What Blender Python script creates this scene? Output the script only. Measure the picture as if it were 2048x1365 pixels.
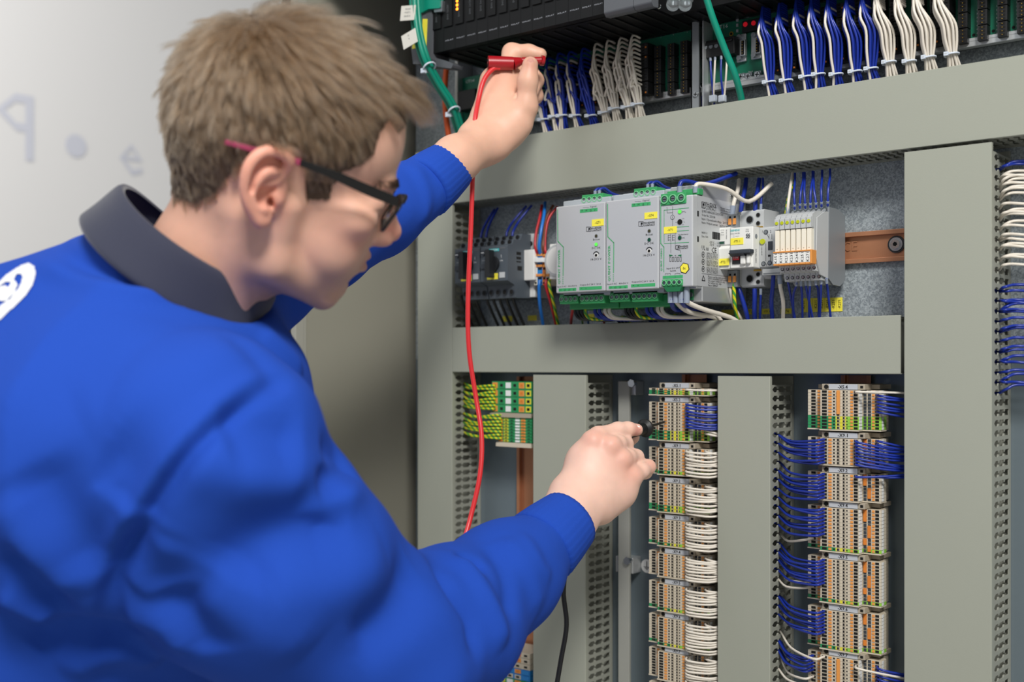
import bpy, bmesh, math, random
import numpy as np
from mathutils import Vector, Matrix
R = math.radians
for o in list(bpy.data.objects): bpy.data.objects.remove(o)
SC = bpy.context.scene
COL = SC.collection
# ---------------------------------------------------------------- camera
F, BETA, D, CZ, HY = 2328.0, R(39.5), 1.25, 1.40, 732.0
SB, CB = math.sin(BETA), math.cos(BETA)
cd = bpy.data.cameras.new('camera'); cam_o = bpy.data.objects.new('camera', cd); COL.objects.link(cam_o)
cd.sensor_width = 36; cd.lens = 36*F/2048; cd.shift_y = (HY-682.5)/2048
cam_o.location = (0, -D, CZ); cam_o.rotation_euler = (R(90), 0, BETA)
cd.clip_start = 0.05; cd.clip_end = 60
cd.dof.use_dof = True; cd.dof.focus_distance = 1.27; cd.dof.aperture_fstop = 4.0
SC.camera = cam_o
# ---------------------------------------------------------------- light
SC.view_settings.view_transform = 'Standard'; SC.view_settings.look = 'None'
SC.view_settings.gamma = 1; SC.view_settings.exposure = 0.0
w = bpy.data.worlds.new('hall'); SC.world = w; w.use_nodes = True
w.node_tree.nodes['Background'].inputs[0].default_value = (0.93, 0.96, 1.0, 1)
w.node_tree.nodes['Background'].inputs[1].default_value = 0.33
def area(name, loc, target, sx, sy, power, col=(1, 1, 1)):
    l = bpy.data.lights.new(name, 'AREA'); l.shape = 'RECTANGLE'; l.size = sx; l.size_y = sy; l.energy = power; l.color = col
    o = bpy.data.objects.new(name, l); COL.objects.link(o); o.location = loc
    o.rotation_euler = (Vector(target)-Vector(loc)).to_track_quat('-Z', 'Y').to_euler()
    return o
area('ceiling_lamp_light', (1.05, -2.0, 3.35), (-0.6, -0.2, 1.35), 0.75, 0.75, 108, (1, 0.975, 0.93))
area('far_lamp_light', (-1.9, -2.3, 3.4), (-0.8, -0.4, 1.3), 0.9, 0.9, 15, (0.96, 0.98, 1.0))
area('back_lamp_light', (-2.8, -0.6, 3.3), (-4.2, 1.5, 1.6), 1.2, 1.2, 44, (1, 0.98, 0.96))

def at(px, py, y):
    "the place on the plane Y=y that is seen in direction (px, py)"
    u = (px-1024)/F; t = (y+D)/(CB+u*SB)
    return Vector((t*(-SB+u*CB), y, CZ-(py-HY)/F*t))
def dp(px, py, d):
    "the place d metres in front of the camera in direction (px, py)"
    u = (px-1024)/F
    return Vector((d*(-SB+u*CB), -D+d*(CB+u*SB), CZ-(py-HY)/F*d))
def atx(px, py, x):
    u = (px-1024)/F; t = x/(-SB+u*CB)
    return Vector((x, -D+t*(CB+u*SB), CZ-(py-HY)/F*t))
def AX(px, y): return at(px, 0, y).x
def AZ(px, py, y): return at(px, py, y).z
# ---------------------------------------------------------------- materials
MT = {}
def lin(c):
    c = c.lstrip('#'); v = [int(c[i:i+2], 16)/255 for i in (0, 2, 4)]
    return tuple(x/12.92 if x <= 0.04045 else ((x+0.055)/1.055)**2.4 for x in v)+(1,)
def mat(name, col, rough=0.5, metal=0.0, noise=0.0, nscale=200, bump=0.0, bscale=600, **kw):
    if name in MT: return MT[name]
    m = bpy.data.materials.new(name); m.use_nodes = True; nt = m.node_tree; b = nt.nodes['Principled BSDF']
    c = lin(col); b.inputs['Base Color'].default_value = c
    b.inputs['Roughness'].default_value = rough; b.inputs['Metallic'].default_value = metal
    for k, v in kw.items():
        b.inputs[k.replace('_', ' ')].default_value = v
    tc = nt.nodes.new('ShaderNodeTexCoord')
    if noise:
        n = nt.nodes.new('ShaderNodeTexNoise'); n.inputs['Scale'].default_value = nscale; n.inputs['Detail'].default_value = 3
        nt.links.new(tc.outputs['Object'], n.inputs['Vector'])
        r = nt.nodes.new('ShaderNodeMapRange'); r.inputs['To Min'].default_value = 1-noise; r.inputs['To Max'].default_value = 1+noise
        nt.links.new(n.outputs['Fac'], r.inputs['Value'])
        h = nt.nodes.new('ShaderNodeVectorMath'); h.operation = 'SCALE'; h.inputs[0].default_value = c[:3]
        nt.links.new(r.outputs[0], h.inputs['Scale']); nt.links.new(h.outputs[0], b.inputs['Base Color'])
    if bump:
        n = nt.nodes.new('ShaderNodeTexNoise'); n.inputs['Scale'].default_value = bscale; n.inputs['Detail'].default_value = 2
        nt.links.new(tc.outputs['Object'], n.inputs['Vector'])
        bp = nt.nodes.new('ShaderNodeBump'); bp.inputs['Strength'].default_value = bump; bp.inputs['Distance'].default_value = 0.0005
        nt.links.new(n.outputs['Fac'], bp.inputs['Height']); nt.links.new(bp.outputs[0], b.inputs['Normal'])
    MT[name] = m; return m
mat('duct', '#9c9f93', 0.42, bump=0.12, bscale=900, noise=0.012, nscale=30)
mat('duct_in', '#93958b', 0.55)
mat('black', '#0c0d0f', 0.5); mat('dark', '#1e2023', 0.5); mat('hole', '#060606', 0.9)
mat('plc', '#0b0c0e', 0.5, Specular_IOR_Level=0.3); mat('plc_text', '#a9adb5', 0.6)
mat('copper', '#bd8462', 0.36, 0.5, noise=0.10, nscale=60)
mat('steel', '#b9bcc0', 0.28, 1.0); mat('zinc', '#9aa0a6', 0.35, 0.9, noise=0.06, nscale=80)
mat('screw', '#cfd2d4', 0.22, 1.0)
mat('alu', '#c6c9ca', 0.38, 0.65, noise=0.02, nscale=40)
mat('psu', '#c3c6c9', 0.42, 0.25, bump=0.05)
mat('psu_side', '#c9cccf', 0.42, 0.35)
mat('psu_rim', '#b4bcc2', 0.45, 0.2)
mat('green_plug', '#379a5c', 0.45); mat('green_print', '#3da566', 0.6); mat('green_dark', '#1c6c42', 0.5); mat('green_light', '#74c08c', 0.45)
mat('ink', '#15171a', 0.7); mat('ink_grey', '#5c6064', 0.7)
mat('white_plastic', '#e4e4e0', 0.4); mat('grey_plastic', '#b9bcbd', 0.42); mat('grey_dark', '#7d8286', 0.45)
mat('cream', '#e9e3d2', 0.4); mat('beige', '#c9bfac', 0.48, noise=0.02, nscale=300); mat('beige_dark', '#a69c8b', 0.5)
mat('orange', '#dd9348', 0.42); mat('orange_deep', '#d07a2c', 0.45)
mat('yellow', '#f2e332', 0.5); mat('label_yellow', '#f5e84a', 0.45)
mat('starter', '#4a525a', 0.45); mat('starter_dark', '#343a42', 0.5); mat('teal_print', '#3fb6b8', 0.5); mat('knob', '#1b1d20', 0.4)
mat('blue_wire', '#152e90', 0.33, noise=0.05, nscale=60); mat('white_wire', '#d9d2c6', 0.36); mat('black_wire', '#131418', 0.35)
mat('red_wire', '#b3222a', 0.35); mat('brown_wire', '#6b3a22', 0.4); mat('lightblue_wire', '#1d6fc4', 0.35); mat('grey_wire', '#8e9296', 0.4)
mat('orange_cable', '#d8571c', 0.42); mat('teal_cable', '#0b8a72', 0.35); mat('ferrule', '#8b95a5', 0.4)
mat('tie', '#c9d2de', 0.35, Alpha=1.0); mat('pcb', '#0c6a50', 0.4, noise=0.08, nscale=50); mat('gold', '#c8a24a', 0.3, 0.8)
mat('label_white', '#e2e4e4', 0.45); mat('label_grey', '#b6bac0', 0.4); mat('tag', '#d9d6cc', 0.6)
mat('cream_earth_green', '#2b8f58', 0.42); mat('earth_yellow', '#d9d23a', 0.42); mat('earth_lime', '#8ec646', 0.45); mat('blue_terminal', '#1f7fc9', 0.42)
mat('probe_red', '#a20d1a', 0.33, Coat_Weight=0.3); mat('probe_lead', '#d42f33', 0.35); mat('side_wall', '#8f8d80', 0.5, bump=0.05, noise=0.03, nscale=8)
mat('frame_grey', '#9b9a90', 0.5); mat('gasket', '#0c0c0d', 0.8); mat('hallwall', '#dcdbda', 0.6); mat('faded_print', '#c6c8d2', 0.6)
mat('lavender_panel', '#6d6f80', 0.5); mat('floor_mat', '#c4c1b8', 0.5); mat('clear', '#cfd6da', 0.12, Transmission_Weight=0.85, IOR=1.45)
mat('grey_block', '#55585d', 0.45, bump=0.08)
def galv(name, c1, c2, rough=0.42, sc=260):
    m = bpy.data.materials.new(name); m.use_nodes = True; nt = m.node_tree; b = nt.nodes['Principled BSDF']
    tc = nt.nodes.new('ShaderNodeTexCoord')
    v = nt.nodes.new('ShaderNodeTexNoise'); v.inputs['Scale'].default_value = sc; v.inputs['Detail'].default_value = 4; v.inputs['Distortion'].default_value = 1.2
    n = nt.nodes.new('ShaderNodeTexVoronoi'); n.inputs['Scale'].default_value = sc*0.9
    mx = nt.nodes.new('ShaderNodeMath'); mx.operation = 'MULTIPLY_ADD'; mx.inputs[1].default_value = 0.45; 
    r = nt.nodes.new('ShaderNodeValToRGB'); r.color_ramp.elements[0].position = 0.55; r.color_ramp.elements[1].position = 0.95
    r.color_ramp.elements[0].color = lin(c1); r.color_ramp.elements[1].color = lin(c2)
    nt.links.new(tc.outputs['Object'], v.inputs['Vector']); nt.links.new(tc.outputs['Object'], n.inputs['Vector'])
    sep = nt.nodes.new('ShaderNodeSeparateColor'); nt.links.new(n.outputs['Color'], sep.inputs[0])
    nt.links.new(sep.outputs[0], mx.inputs[0]); nt.links.new(v.outputs['Fac'], mx.inputs[2])
    nt.links.new(mx.outputs[0], r.inputs[0]); nt.links.new(r.outputs[0], b.inputs['Base Color'])
    b.inputs['Metallic'].default_value = 0.22; b.inputs['Roughness'].default_value = rough
    MT[name] = m
galv('galvanised', '#868f95', '#b4bdc2', 0.42, 560)
def stripes(name, c1, c2, sc, ang=0.8):
    m = bpy.data.materials.new(name); m.use_nodes = True; nt = m.node_tree; b = nt.nodes['Principled BSDF']
    tc = nt.nodes.new('ShaderNodeTexCoord'); wv = nt.nodes.new('ShaderNodeTexWave'); wv.inputs['Scale'].default_value = sc; wv.wave_profile = 'SIN'; wv.bands_direction = 'DIAGONAL'
    r = nt.nodes.new('ShaderNodeValToRGB'); r.color_ramp.interpolation = 'CONSTANT'; r.color_ramp.elements[1].position = 0.5
    r.color_ramp.elements[0].color = lin(c1); r.color_ramp.elements[1].color = lin(c2)
    nt.links.new(tc.outputs['Object'], wv.inputs['Vector']); nt.links.new(wv.outputs['Fac'], r.inputs[0]); nt.links.new(r.outputs[0], b.inputs['Base Color'])
    b.inputs['Roughness'].default_value = 0.38; MT[name] = m
stripes('earth_wire', '#d6cf1e', '#3f9a3c', 75)
def glow(name, col, st):
    m = bpy.data.materials.new(name); m.use_nodes = True; b = m.node_tree.nodes['Principled BSDF']
    b.inputs['Base Color'].default_value = lin(col); b.inputs['Emission Color'].default_value = lin(col); b.inputs['Emission Strength'].default_value = st
    MT[name] = m
glow('led_green', '#46e03a', 1.3); glow('led_orange', '#ff8a1e', 3.0); glow('led_red', '#b0101e', 0.5); mat('led_off', '#3c3a20', 0.3); mat('led_dark', '#0f4a34', 0.3); mat('led_yellow', '#b5bd1c', 0.35)
# ---------------------------------------------------------------- mesh builder
OFF = {}
TXT = {}
def text_data(s):
    if s in TXT: return TXT[s]
    c = bpy.data.curves.new('t', 'FONT'); c.body = s; c.size = 1; c.align_x = 'CENTER'; c.align_y = 'CENTER'; c.resolution_u = 1
    o = bpy.data.objects.new('t', c); COL.objects.link(o)
    bpy.context.view_layer.update()
    me = bpy.data.meshes.new_from_object(o.evaluated_get(bpy.context.evaluated_depsgraph_get()))
    vs = [v.co.copy() for v in me.vertices]; fs = [tuple(p.vertices) for p in me.polygons]
    bpy.data.objects.remove(o); bpy.data.curves.remove(c); bpy.data.meshes.remove(me)
    if vs:
        mnx = min(v.x for v in vs); mxx = max(v.x for v in vs); mny = min(v.y for v in vs); mxy = max(v.y for v in vs)
        cx, cy = (mnx+mxx)/2, (mny+mxy)/2
        vs = [Vector((v.x-cx, v.y-cy, 0)) for v in vs]; w_, h_ = mxx-mnx, mxy-mny
    else: w_, h_ = 1, 1
    TXT[s] = (vs, fs, w_, h_); return TXT[s]
class MB:
    def __init__(s): s.v = []; s.f = []; s.m = []; s.mats = []; s.sm = []
    def mi(s, n):
        if n not in s.mats: s.mats.append(n)
        return s.mats.index(n)
    def add(s, vs, fs, m, smooth=False):
        k = len(s.v); s.v += [tuple(v) for v in vs]; i = s.mi(m)
        for f in fs: s.f.append(tuple(a+k for a in f)); s.m.append(i); s.sm.append(smooth)
        return s
    def box(s, x0, x1, y0, y1, z0, z1, m, M=None):
        vs = [Vector((x, y, z)) for z in (z0, z1) for y in (y0, y1) for x in (x0, x1)]
        if M is not None: vs = [M @ v for v in vs]
        return s.add(vs, [(0, 2, 3, 1), (4, 5, 7, 6), (0, 1, 5, 4), (2, 6, 7, 3), (0, 4, 6, 2), (1, 3, 7, 5)], m)
    def prism(s, poly, a0, a1, axis, m, capm=None):
        "extrude a 2D polygon. axis 'x': poly (y,z); 'y': poly (x,z); 'z': poly (x,y)"
        def P(p, a):
            return {'x': (a, p[0], p[1]), 'y': (p[0], a, p[1]), 'z': (p[0], p[1], a)}[axis]
        n = len(poly); vs = [P(p, a0) for p in poly]+[P(p, a1) for p in poly]
        s.add(vs, [(i, (i+1) % n, n+(i+1) % n, n+i) for i in range(n)], m)
        s.add(vs, [tuple(range(n))[::-1], tuple(range(n, 2*n))], capm or m); return s
    def cyl(s, p0, p1, r, m, n=12, r1=None, cap=True, smooth=True):
        p0, p1 = Vector(p0), Vector(p1); r1 = r if r1 is None else r1
        d = (p1-p0).normalized(); a = d.orthogonal().normalized(); b = d.cross(a)
        vs = []
        for p, q in ((p0, r), (p1, r1)):
            for i in range(n):
                t = 2*math.pi*i/n; vs.append(p+(a*math.cos(t)+b*math.sin(t))*q)
        s.add(vs, [(i, (i+1) % n, n+(i+1) % n, n+i) for i in range(n)], m, smooth)
        if cap: s.add(vs, [tuple(range(n))[::-1], tuple(range(n, 2*n))], m)
        return s
    def tube(s, pts, r, m, n=6, cap=True, k=4, fl=1.0):
        if k: pts = spl(pts, k)
        pts = [Vector(p) for p in pts]; vs = []; up = None
        for i, p in enumerate(pts):
            d = (pts[min(i+1, len(pts)-1)]-pts[max(i-1, 0)]).normalized()
            a = d.orthogonal().normalized() if up is None else (up-d*up.dot(d)).normalized()
            up = a; b = d.cross(a); rr = r[i*len(r)//len(pts)] if isinstance(r, (list, tuple)) else r
            for j in range(n):
                t = 2*math.pi*j/n; vs.append(p+(a*math.cos(t)+b*math.sin(t)*fl)*rr)
        fs = [(i*n+j, i*n+(j+1) % n, (i+1)*n+(j+1) % n, (i+1)*n+j) for i in range(len(pts)-1) for j in range(n)]
        s.add(vs, fs, m, True)
        if cap: s.add(vs, [tuple(range(n))[::-1], tuple(range((len(pts)-1)*n, len(pts)*n))], m)
        return s
    def text(s, t, o, h, m, right=(1, 0, 0), up=(0, 0, 1), align='c', w=None, lift=0.00025, bold=0):
        vs, fs, w_, h_ = text_data(t); R_, U = Vector(right).normalized(), Vector(up).normalized(); N = R_.cross(U)
        sc = h/0.70; sx = (w/w_) if w else sc
        dx = {'c': 0, 'l': w_/2*sx, 'r': -w_/2*sx}[align]
        for k in range(1+bold):
            q = [Vector(o)+R_*(v.x*sx+dx+(k-bold/2)*h*0.09)+U*v.y*sc+N*(lift+k*0.00003) for v in vs]
            s.add(q, fs, m)
        return s
    def obj(s, name, parent=None, smooth=None, bevel=0, solid=0, kind=None, label=None, seg=2):
        me = bpy.data.meshes.new(name); me.from_pydata(s.v, [], s.f)
        for n in s.mats: me.materials.append(MT[n])
        me.polygons.foreach_set('material_index', s.m)
        me.polygons.foreach_set('use_smooth', s.sm if smooth is None else [smooth]*len(s.f)); me.update()
        o = bpy.data.objects.new(name, me); COL.objects.link(o)
        if parent is not None: attach(o, parent)
        if solid:
            md = o.modifiers.new('solid', 'SOLIDIFY'); md.thickness = solid; md.offset = 0
        if bevel:
            md = o.modifiers.new('bevel', 'BEVEL'); md.width = bevel; md.segments = seg; md.limit_method = 'ANGLE'; md.angle_limit = R(40)
        if kind: o['kind'] = kind
        if label: o['label'] = label
        return o
def attach(o, parent):
    o.parent = parent
    if parent.name in OFF: o.location = -OFF[parent.name]
def spl(pts, k):
    P = [Vector(p) for p in pts]
    if len(P) < 3: return P
    out = []
    for i in range(len(P)-1):
        a = P[max(i-1, 0)]; b = P[i]; c = P[i+1]; d = P[min(i+2, len(P)-1)]
        for j in range(k):
            t = j/k
            out.append(0.5*((2*b)+(c-a)*t+(2*a-5*b+4*c-d)*t*t+(3*b-a-3*c+d)*t**3))
    out.append(P[-1]); return out
def thing(name, label, cat, loc=(0, 0, 0), group=None, kind=None):
    o = bpy.data.objects.new(name, None); COL.objects.link(o); o.location = loc; o.empty_display_size = 0.02
    OFF[o.name] = Vector(loc); o['label'] = label; o['category'] = cat
    if group: o['group'] = group
    if kind: o['kind'] = kind
    return o
def tag(o, label, cat, group=None, kind=None):
    o['label'] = label; o['category'] = cat
    if group: o['group'] = group
    if kind: o['kind'] = kind
    return o
def struct(o, label=None):
    o['kind'] = 'structure'
    if label: o['label'] = label
    return o
rnd = random.Random(7)
NTH = ['first', 'second', 'third', 'fourth', 'fifth', 'sixth', 'seventh', 'eighth', 'ninth', 'tenth']
WIRE_N = 0
def wire(pts, r, m, label, group, name='wire', n=6, k=5, ferrule=None, cat='wire'):
    b = MB().tube(pts, r, m, n=n, k=k)
    if ferrule:  # (end index, length, material)
        e, L, fm = ferrule; P = [Vector(p) for p in pts]
        a = P[0] if e == 0 else P[-1]; c = P[1] if e == 0 else P[-2]
        b.cyl(a, a+(c-a).normalized()*L, r*1.25, fm, 8)
    return tag(b.obj(name), label, cat, group)
def screw(b, p, r, m='screw', nrm=(0, -1, 0), h=0.0015, slot=True):
    p = Vector(p); n = Vector(nrm); b.cyl(p, p+n*h, r, m, 14, r*0.85)
    if slot:
        a = n.orthogonal().normalized(); a = (a+n.cross(a)*0.7).normalized(); c = n.cross(a)
        q = p+n*(h+0.0001)
        for d, e in ((a, c), (c, a)):
            b.add([q+d*r*.65+e*r*.13, q+d*r*.65-e*r*.13, q-d*r*.65-e*r*.13, q-d*r*.65+e*r*.13], [(0, 1, 2, 3)], 'hole')
# ================================================================ the setting
DF = -0.062
XL, XR, ZB, ZT = AX(832, 0), 0.55, 0.0, 2.15
zSp = AZ(1400, 715, DF)
b = MB().box(XL, XR, 0.0, 0.003, zSp, ZT, 'galvanised')
plate = tag(b.obj('mounting_plate'), 'upper spangled galvanised steel plate behind the power supplies', 'plate', kind='structure')
mat('plate_shaded', '#75828a', 0.34, 0.35, noise=0.05, nscale=25)  # lower part of the plate: weaker light there is put into its colour
b = MB().box(XL, XR, 0.0, 0.003, 0.35, zSp-0.0005, 'plate_shaded')
tag(b.obj('mounting_plate'), 'lower sheet of the steel plate behind the terminal columns, shade in its colour', 'plate', kind='structure')
XW = XL-0.012   # inner face of the left side panel
sy = atx(612, 900, XW).y
b = MB().box(XW-0.002, XW, sy, 0.06, 0.05, ZT, 'side_wall')
b.box(XW, XL+0.0, 0.03, 0.05, 0.05, ZT, 'dark')
struct(b.obj('wall_left'), 'warm grey inner side panel of the switch cabinet')
# front lip of the cabinet and its rubber seal
b = MB().box(XW-0.030, XW+0.002, sy-0.006, sy, 0.05, ZT, 'frame_grey').box(XW-0.006, XW+0.004, sy-0.022, sy-0.006, 0.05, ZT, 'frame_grey')
struct(b.obj('trim_1', bevel=0.0015), 'folded front lip of the cabinet side panel')
b = MB().box(XW-0.028, XW-0.007, sy-0.020, sy-0.006, 0.05, ZT, 'gasket')
struct(b.obj('trim_2', bevel=0.002), 'black rubber seal along the cabinet edge')
b = MB().box(XW-0.40, XW-0.028, sy-0.004, sy+0.0, 0.0, 1.62, 'lavender_panel')
screw(b, (XW-0.062, sy-0.004, AZ(565, 718, sy-0.004)), 0.005)
struct(b.obj('wall_neighbour', bevel=0.001), 'dark grey panel of the neighbouring cabinet')
b = MB().box(XW-0.03, 0.6, 0.06, 0.09, 0.0, ZT, 'dark'); struct(b.obj('wall_back'))
b = MB().box(XW-0.03, 0.6, -0.02, 0.09, ZT, ZT+0.02, 'dark').box(XW-0.03, 0.6, -0.235, -0.02, ZT, ZT+0.02, 'frame_grey'); struct(b.obj('ceiling'))
b = MB().box(XW, XW+0.36, -0.225, -0.002, 1.955, ZT, 'frame_grey'); struct(b.obj('shade_box', bevel=0.002), 'added grey box out of view that shades the upper side panel')  # added box, out of view, keeps the top of the side panel dark
b = MB().box(-7, 5, -5, 6, -0.02, 0.0, 'floor_mat'); struct(b.obj('floor'))
# light hall wall far behind on the left, with faded print
HX = -4.2
b = MB().box(HX-0.05, HX, -3.5, 6, 0, 3.6, 'hallwall'); struct(b.obj('wall_hall'), 'pale grey wall far behind the technician')
b = MB()
def hall_text(s, px, py, hpx, mirror=False, wpx=None):
    p = atx(px, py, HX+0.002); p2 = atx(px, py+hpx, HX+0.002); h = p.z-p2.z
    r = (0, -1, 0) if mirror else (0, 1, 0)
    vs, fs, w_, h_ = text_data(s)
    sx = h/0.70*0.95
    q = [Vector((HX+0.003, p.y+v.x*sx*(-1 if mirror else 1), p.z-h/2+v.y*h/0.70)) for v in vs]
    b.add(q, fs, 'faded_print')
hall_text('P', 30, 185, 135, True)
tag(b.obj('wall_lettering'), 'large faded mirrored letter on the hall wall at the left edge', 'lettering')
b = MB(); hall_text('e', 262, 272, 95)
tag(b.obj('wall_lettering'), 'smaller faded letter on the hall wall just left of the hair', 'lettering')
b = MB(); p = atx(152, 292, HX+0.003); b.cyl(p, p+Vector((0.001, 0, 0)), 0.045, 'faded_print', 24)
tag(b.obj('wall_dot'), 'faded pale blue dot between the letters on the hall wall', 'lettering')
# ================================================================ slotted wiring ducts
PT = 0.0102
def slot_profile():
    # (s, half height) along the depth of the wall, s = distance from the plate
    a = 0.0032; n = 0.0009; k = 0.0014
    pts = [(0.006, 0.0), (0.006, a)]
    pts += [(0.019, a), (0.0205, n), (0.0225, n), (0.024, a), (0.0365, a), (0.038, n), (0.040, n), (0.0415, a), (0.0490, a), (0.0535, k*0.2)]
    return pts
def slotted(b, p0, along, length, m='duct_in', miss=()):
    "slotted side wall: starts at p0 (on the plate), runs along a unit vector; front is -Y"
    A = Vector(along); n = int(length/PT); pr = slot_profile(); Y = Vector((0, -1, 0))
    dep = -DF-0.0015
    for i in range(n+1):
        c = p0+A*(i*PT); h = min(PT/2, 10)
        def q(s, a): return c+Y*s+A*a
        b.add([q(0, -h), q(0, h), q(pr[0][0], h), q(pr[0][0], -h)], [(0, 1, 2, 3)], m)
        for (s0, a0), (s1, a1) in zip(pr[1:], pr[2:]):
            b.add([q(s0, a0), q(s0, h), q(s1, h), q(s1, a1)], [(0, 1, 2, 3)], m)
            b.add([q(s0, -a0), q(s0, -h), q(s1, -h), q(s1, -a1)], [(3, 2, 1, 0)], m)
        s1, a1 = pr[-1]
        b.add([q(s1, -h), q(s1, -a1), q(s1, a1), q(s1, h), q(dep, h), q(dep, -h)], [(0, 1, 4, 5)] if False else [(0, 1, 2, 3, 4, 5)], m)
def duct(label, x0, x1, z0, z1, vert, lid=0.0, group='slotted grey wiring ducts', endx=None):
    t = thing('wiring_duct', label, 'cable duct', ((x0+x1)/2, 0, z0), group)
    b = MB().box(x0+0.001, x1-0.001, -0.0035, -0.0005, z0, z1, 'duct_in'); b.obj('base', t)
    th = 0.0014
    if vert:
        for x in (x0+0.0015, x1-0.0015):
            b = MB(); slotted(b, Vector((x, -0.001, z0+PT/2)), (0, 0, 1), z1-z0-PT*1.5); b.obj('side_wall', t, solid=th)
    else:
        for z in (z0+0.0015, z1-0.0015):
            b = MB(); slotted(b, Vector((x0+PT/2, -0.001, z)), (1, 0, 0), x1-x0-PT*1.5); b.obj('side_wall', t, solid=th)
    f = DF-lid
    b = MB()
    if vert:
        b.prism([(x0, f+0.005), (x0, f+0.0006), (x0+0.0006, f), (x1-0.0006, f), (x1, f+0.0006), (x1, f+0.005), (x1-0.001, f+0.005), (x1-0.001, f+0.0016), (x0+0.001, f+0.0016), (x0+0.001, f+0.005)], z0, z1, 'z', 'duct')
    else:
        b.prism([(f+0.005, z0), (f+0.0006, z0), (f, z0+0.0006), (f, z1-0.0006), (f+0.0006, z1), (f+0.005, z1), (f+0.005, z1-0.001), (f+0.0016, z1-0.001), (f+0.0016, z0+0.001), (f+0.005, z0+0.001)], x0, x1, 'x', 'duct')
    b.obj('cover', t)
    return t
zTT0, zTT1 = AZ(1355, 353, DF), AZ(1380, 217, DF)
zM0, zM1 = AZ(1400, 747, DF), AZ(1400, 642, DF)
xA0, xA1 = AX(835, DF), AX(904, DF)
duct('long upper horizontal grey duct above the power supplies', xA0-0.004, 0.30, zTT0, zTT1, False)
duct('leftmost vertical grey duct beside the cabinet side panel', xA0, xA1, 0.45, zTT0-0.002, True)
xD0, xD1 = AX(1808, DF-0.004), AX(1983, DF-0.004)
duct('middle horizontal grey duct under the power supplies', xA1+0.001, AX(1801, DF), zM0, zM1, False)
duct('vertical grey duct left of the pointing hand', AX(1066, DF), AX(1171, DF), 0.45, zM0-0.003, True)
duct('vertical grey duct between the two tall terminal columns', AX(1435, DF), AX(1540, DF), 0.45, zM0-0.003, True)
duct('widest vertical grey duct on the right', xD0, xD1, 0.45, zTT0-0.004, True, lid=0.004)
# ================================================================ rails
def rail_v(label, xc, z0, z1, m='copper'):
    b = MB(); w = 0.0175
    prof = [(-w, -0.0075), (-w+0.005, -0.0075), (-w+0.005, -0.0015), (w-0.005, -0.0015), (w-0.005, -0.0075), (w, -0.0075), (w, -0.0062), (w-0.0036, -0.0062), (w-0.0036, -0.0002), (-w+0.0036, -0.0002), (-w+0.0036, -0.0062), (-w, -0.0062)]
    b.prism([(xc+x, y) for x, y in prof], z0, z1, 'z', m)
    return tag(b.obj('mounting_rail', bevel=0.0004), label, 'rail', 'copper coloured mounting rails')
RX1, RX2, RX3 = AX(1046, -0.0075), AX(1388, -0.0075), AX(1711, -0.0075)
rail_v('vertical copper coloured rail at the left beside the red lead', RX1+0.006, 0.5, zM0-0.006)
rail_v('vertical copper coloured rail behind the terminal column with white wires', RX2, 0.5, zM0-0.002)
rail_v('vertical copper coloured rail behind the right terminal column', RX3, 0.5, zM0-0.002)
zr1 = AZ(1805, 457, -0.0075); zr0 = AZ(1805, 522, -0.0075); zc = (zr0+zr1)/2; w = 0.0175
t = thing('mounting_rail', 'horizontal copper coloured rail carrying the power supplies and relays', 'rail', (AX(1740, 0), 0, zc), 'copper coloured mounting rails')
prof = [(-0.0075, -w), (-0.0075, -w+0.005), (-0.0015, -w+0.005), (-0.0015, w-0.005), (-0.0075, w-0.005), (-0.0075, w), (-0.0062, w), (-0.0062, w-0.0036), (-0.0002, w-0.0036), (-0.0002, -w+0.0036), (-0.0062, -w+0.0036), (-0.0062, -w)]
b = MB().prism([(y, zc+z) for y, z in prof], xA1+0.02, xD0-0.004, 'x', 'copper'); b.obj('profile', t, bevel=0.0004)
b = MB(); p = at(1793, 489, -0.002); b.cyl(p, p+Vector((0, -0.0012, 0)), 0.0095, 'dark', 20).cyl(p, p+Vector((0, -0.0022, 0)), 0.0075, 'steel', 20)
b.cyl(p, p+Vector((0, -0.0045, 0)), 0.0052, 'screw', 16).cyl(p+Vector((0, -0.0046, 0)), p+Vector((0, -0.0047, 0)), 0.0025, 'hole', 6); b.obj('screw', t)
b = MB(); p = at(1700, 493, -0.0018)
b.text('CE', p, 0.011, 'copper', lift=0.0006); b.obj('stamp', t)
# ================================================================ helpers for devices (all sizes come out in metres on a real plane)
def Z(ox, oy, k): return lambda x, y: (ox+x/k, oy+y/k)
Z1 = Z(780, 0, 3.2); Z2 = Z(1380, 0, 3.066); Z3 = Z(880, 340, 3.531); Z4 = Z(1400, 320, 3.1605); Z7 = Z(1420, 720, 3.261); Z8 = Z(1420, 1040, 3.261); Z5 = Z(860, 720, 3.413); Z6 = Z(860, 1050, 3.413)
def pb(b, zf, x0, x1, y0, y1, Y0, Y1, m):
    "box whose front face on plane Y0 covers the rectangle x0..x1, y0..y1"
    a = zf(x0, y0); c = zf(x1, y1); mx = (a[0]+c[0])/2
    return b.box(AX(a[0], Y0), AX(c[0], Y0), Y0, Y1, AZ(mx, c[1], Y0), AZ(mx, a[1], Y0), m)
def pt(b, zf, s, x, y, h, Y, m, rot=False, w=None, align='c', lift=0.00025, bold=0):
    p = zf(x, y); q = at(p[0], p[1], Y); q2 = at(p[0], p[1]-1, Y); k = (zf(0, 1)[1]-zf(0, 0)[1])
    hh = h*k*(q2.z-q.z)
    ww = None
    if w:
        ww = (w*k*(q2.z-q.z)) if rot else (AX(zf(x+w/2, y)[0], Y)-AX(zf(x-w/2, y)[0], Y))
    b.text(s, q, hh, m, right=(0, 0, 1) if rot else (1, 0, 0), up=(-1, 0, 0) if rot else (0, 0, 1), w=ww, align=align, lift=lift, bold=bold)
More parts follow.
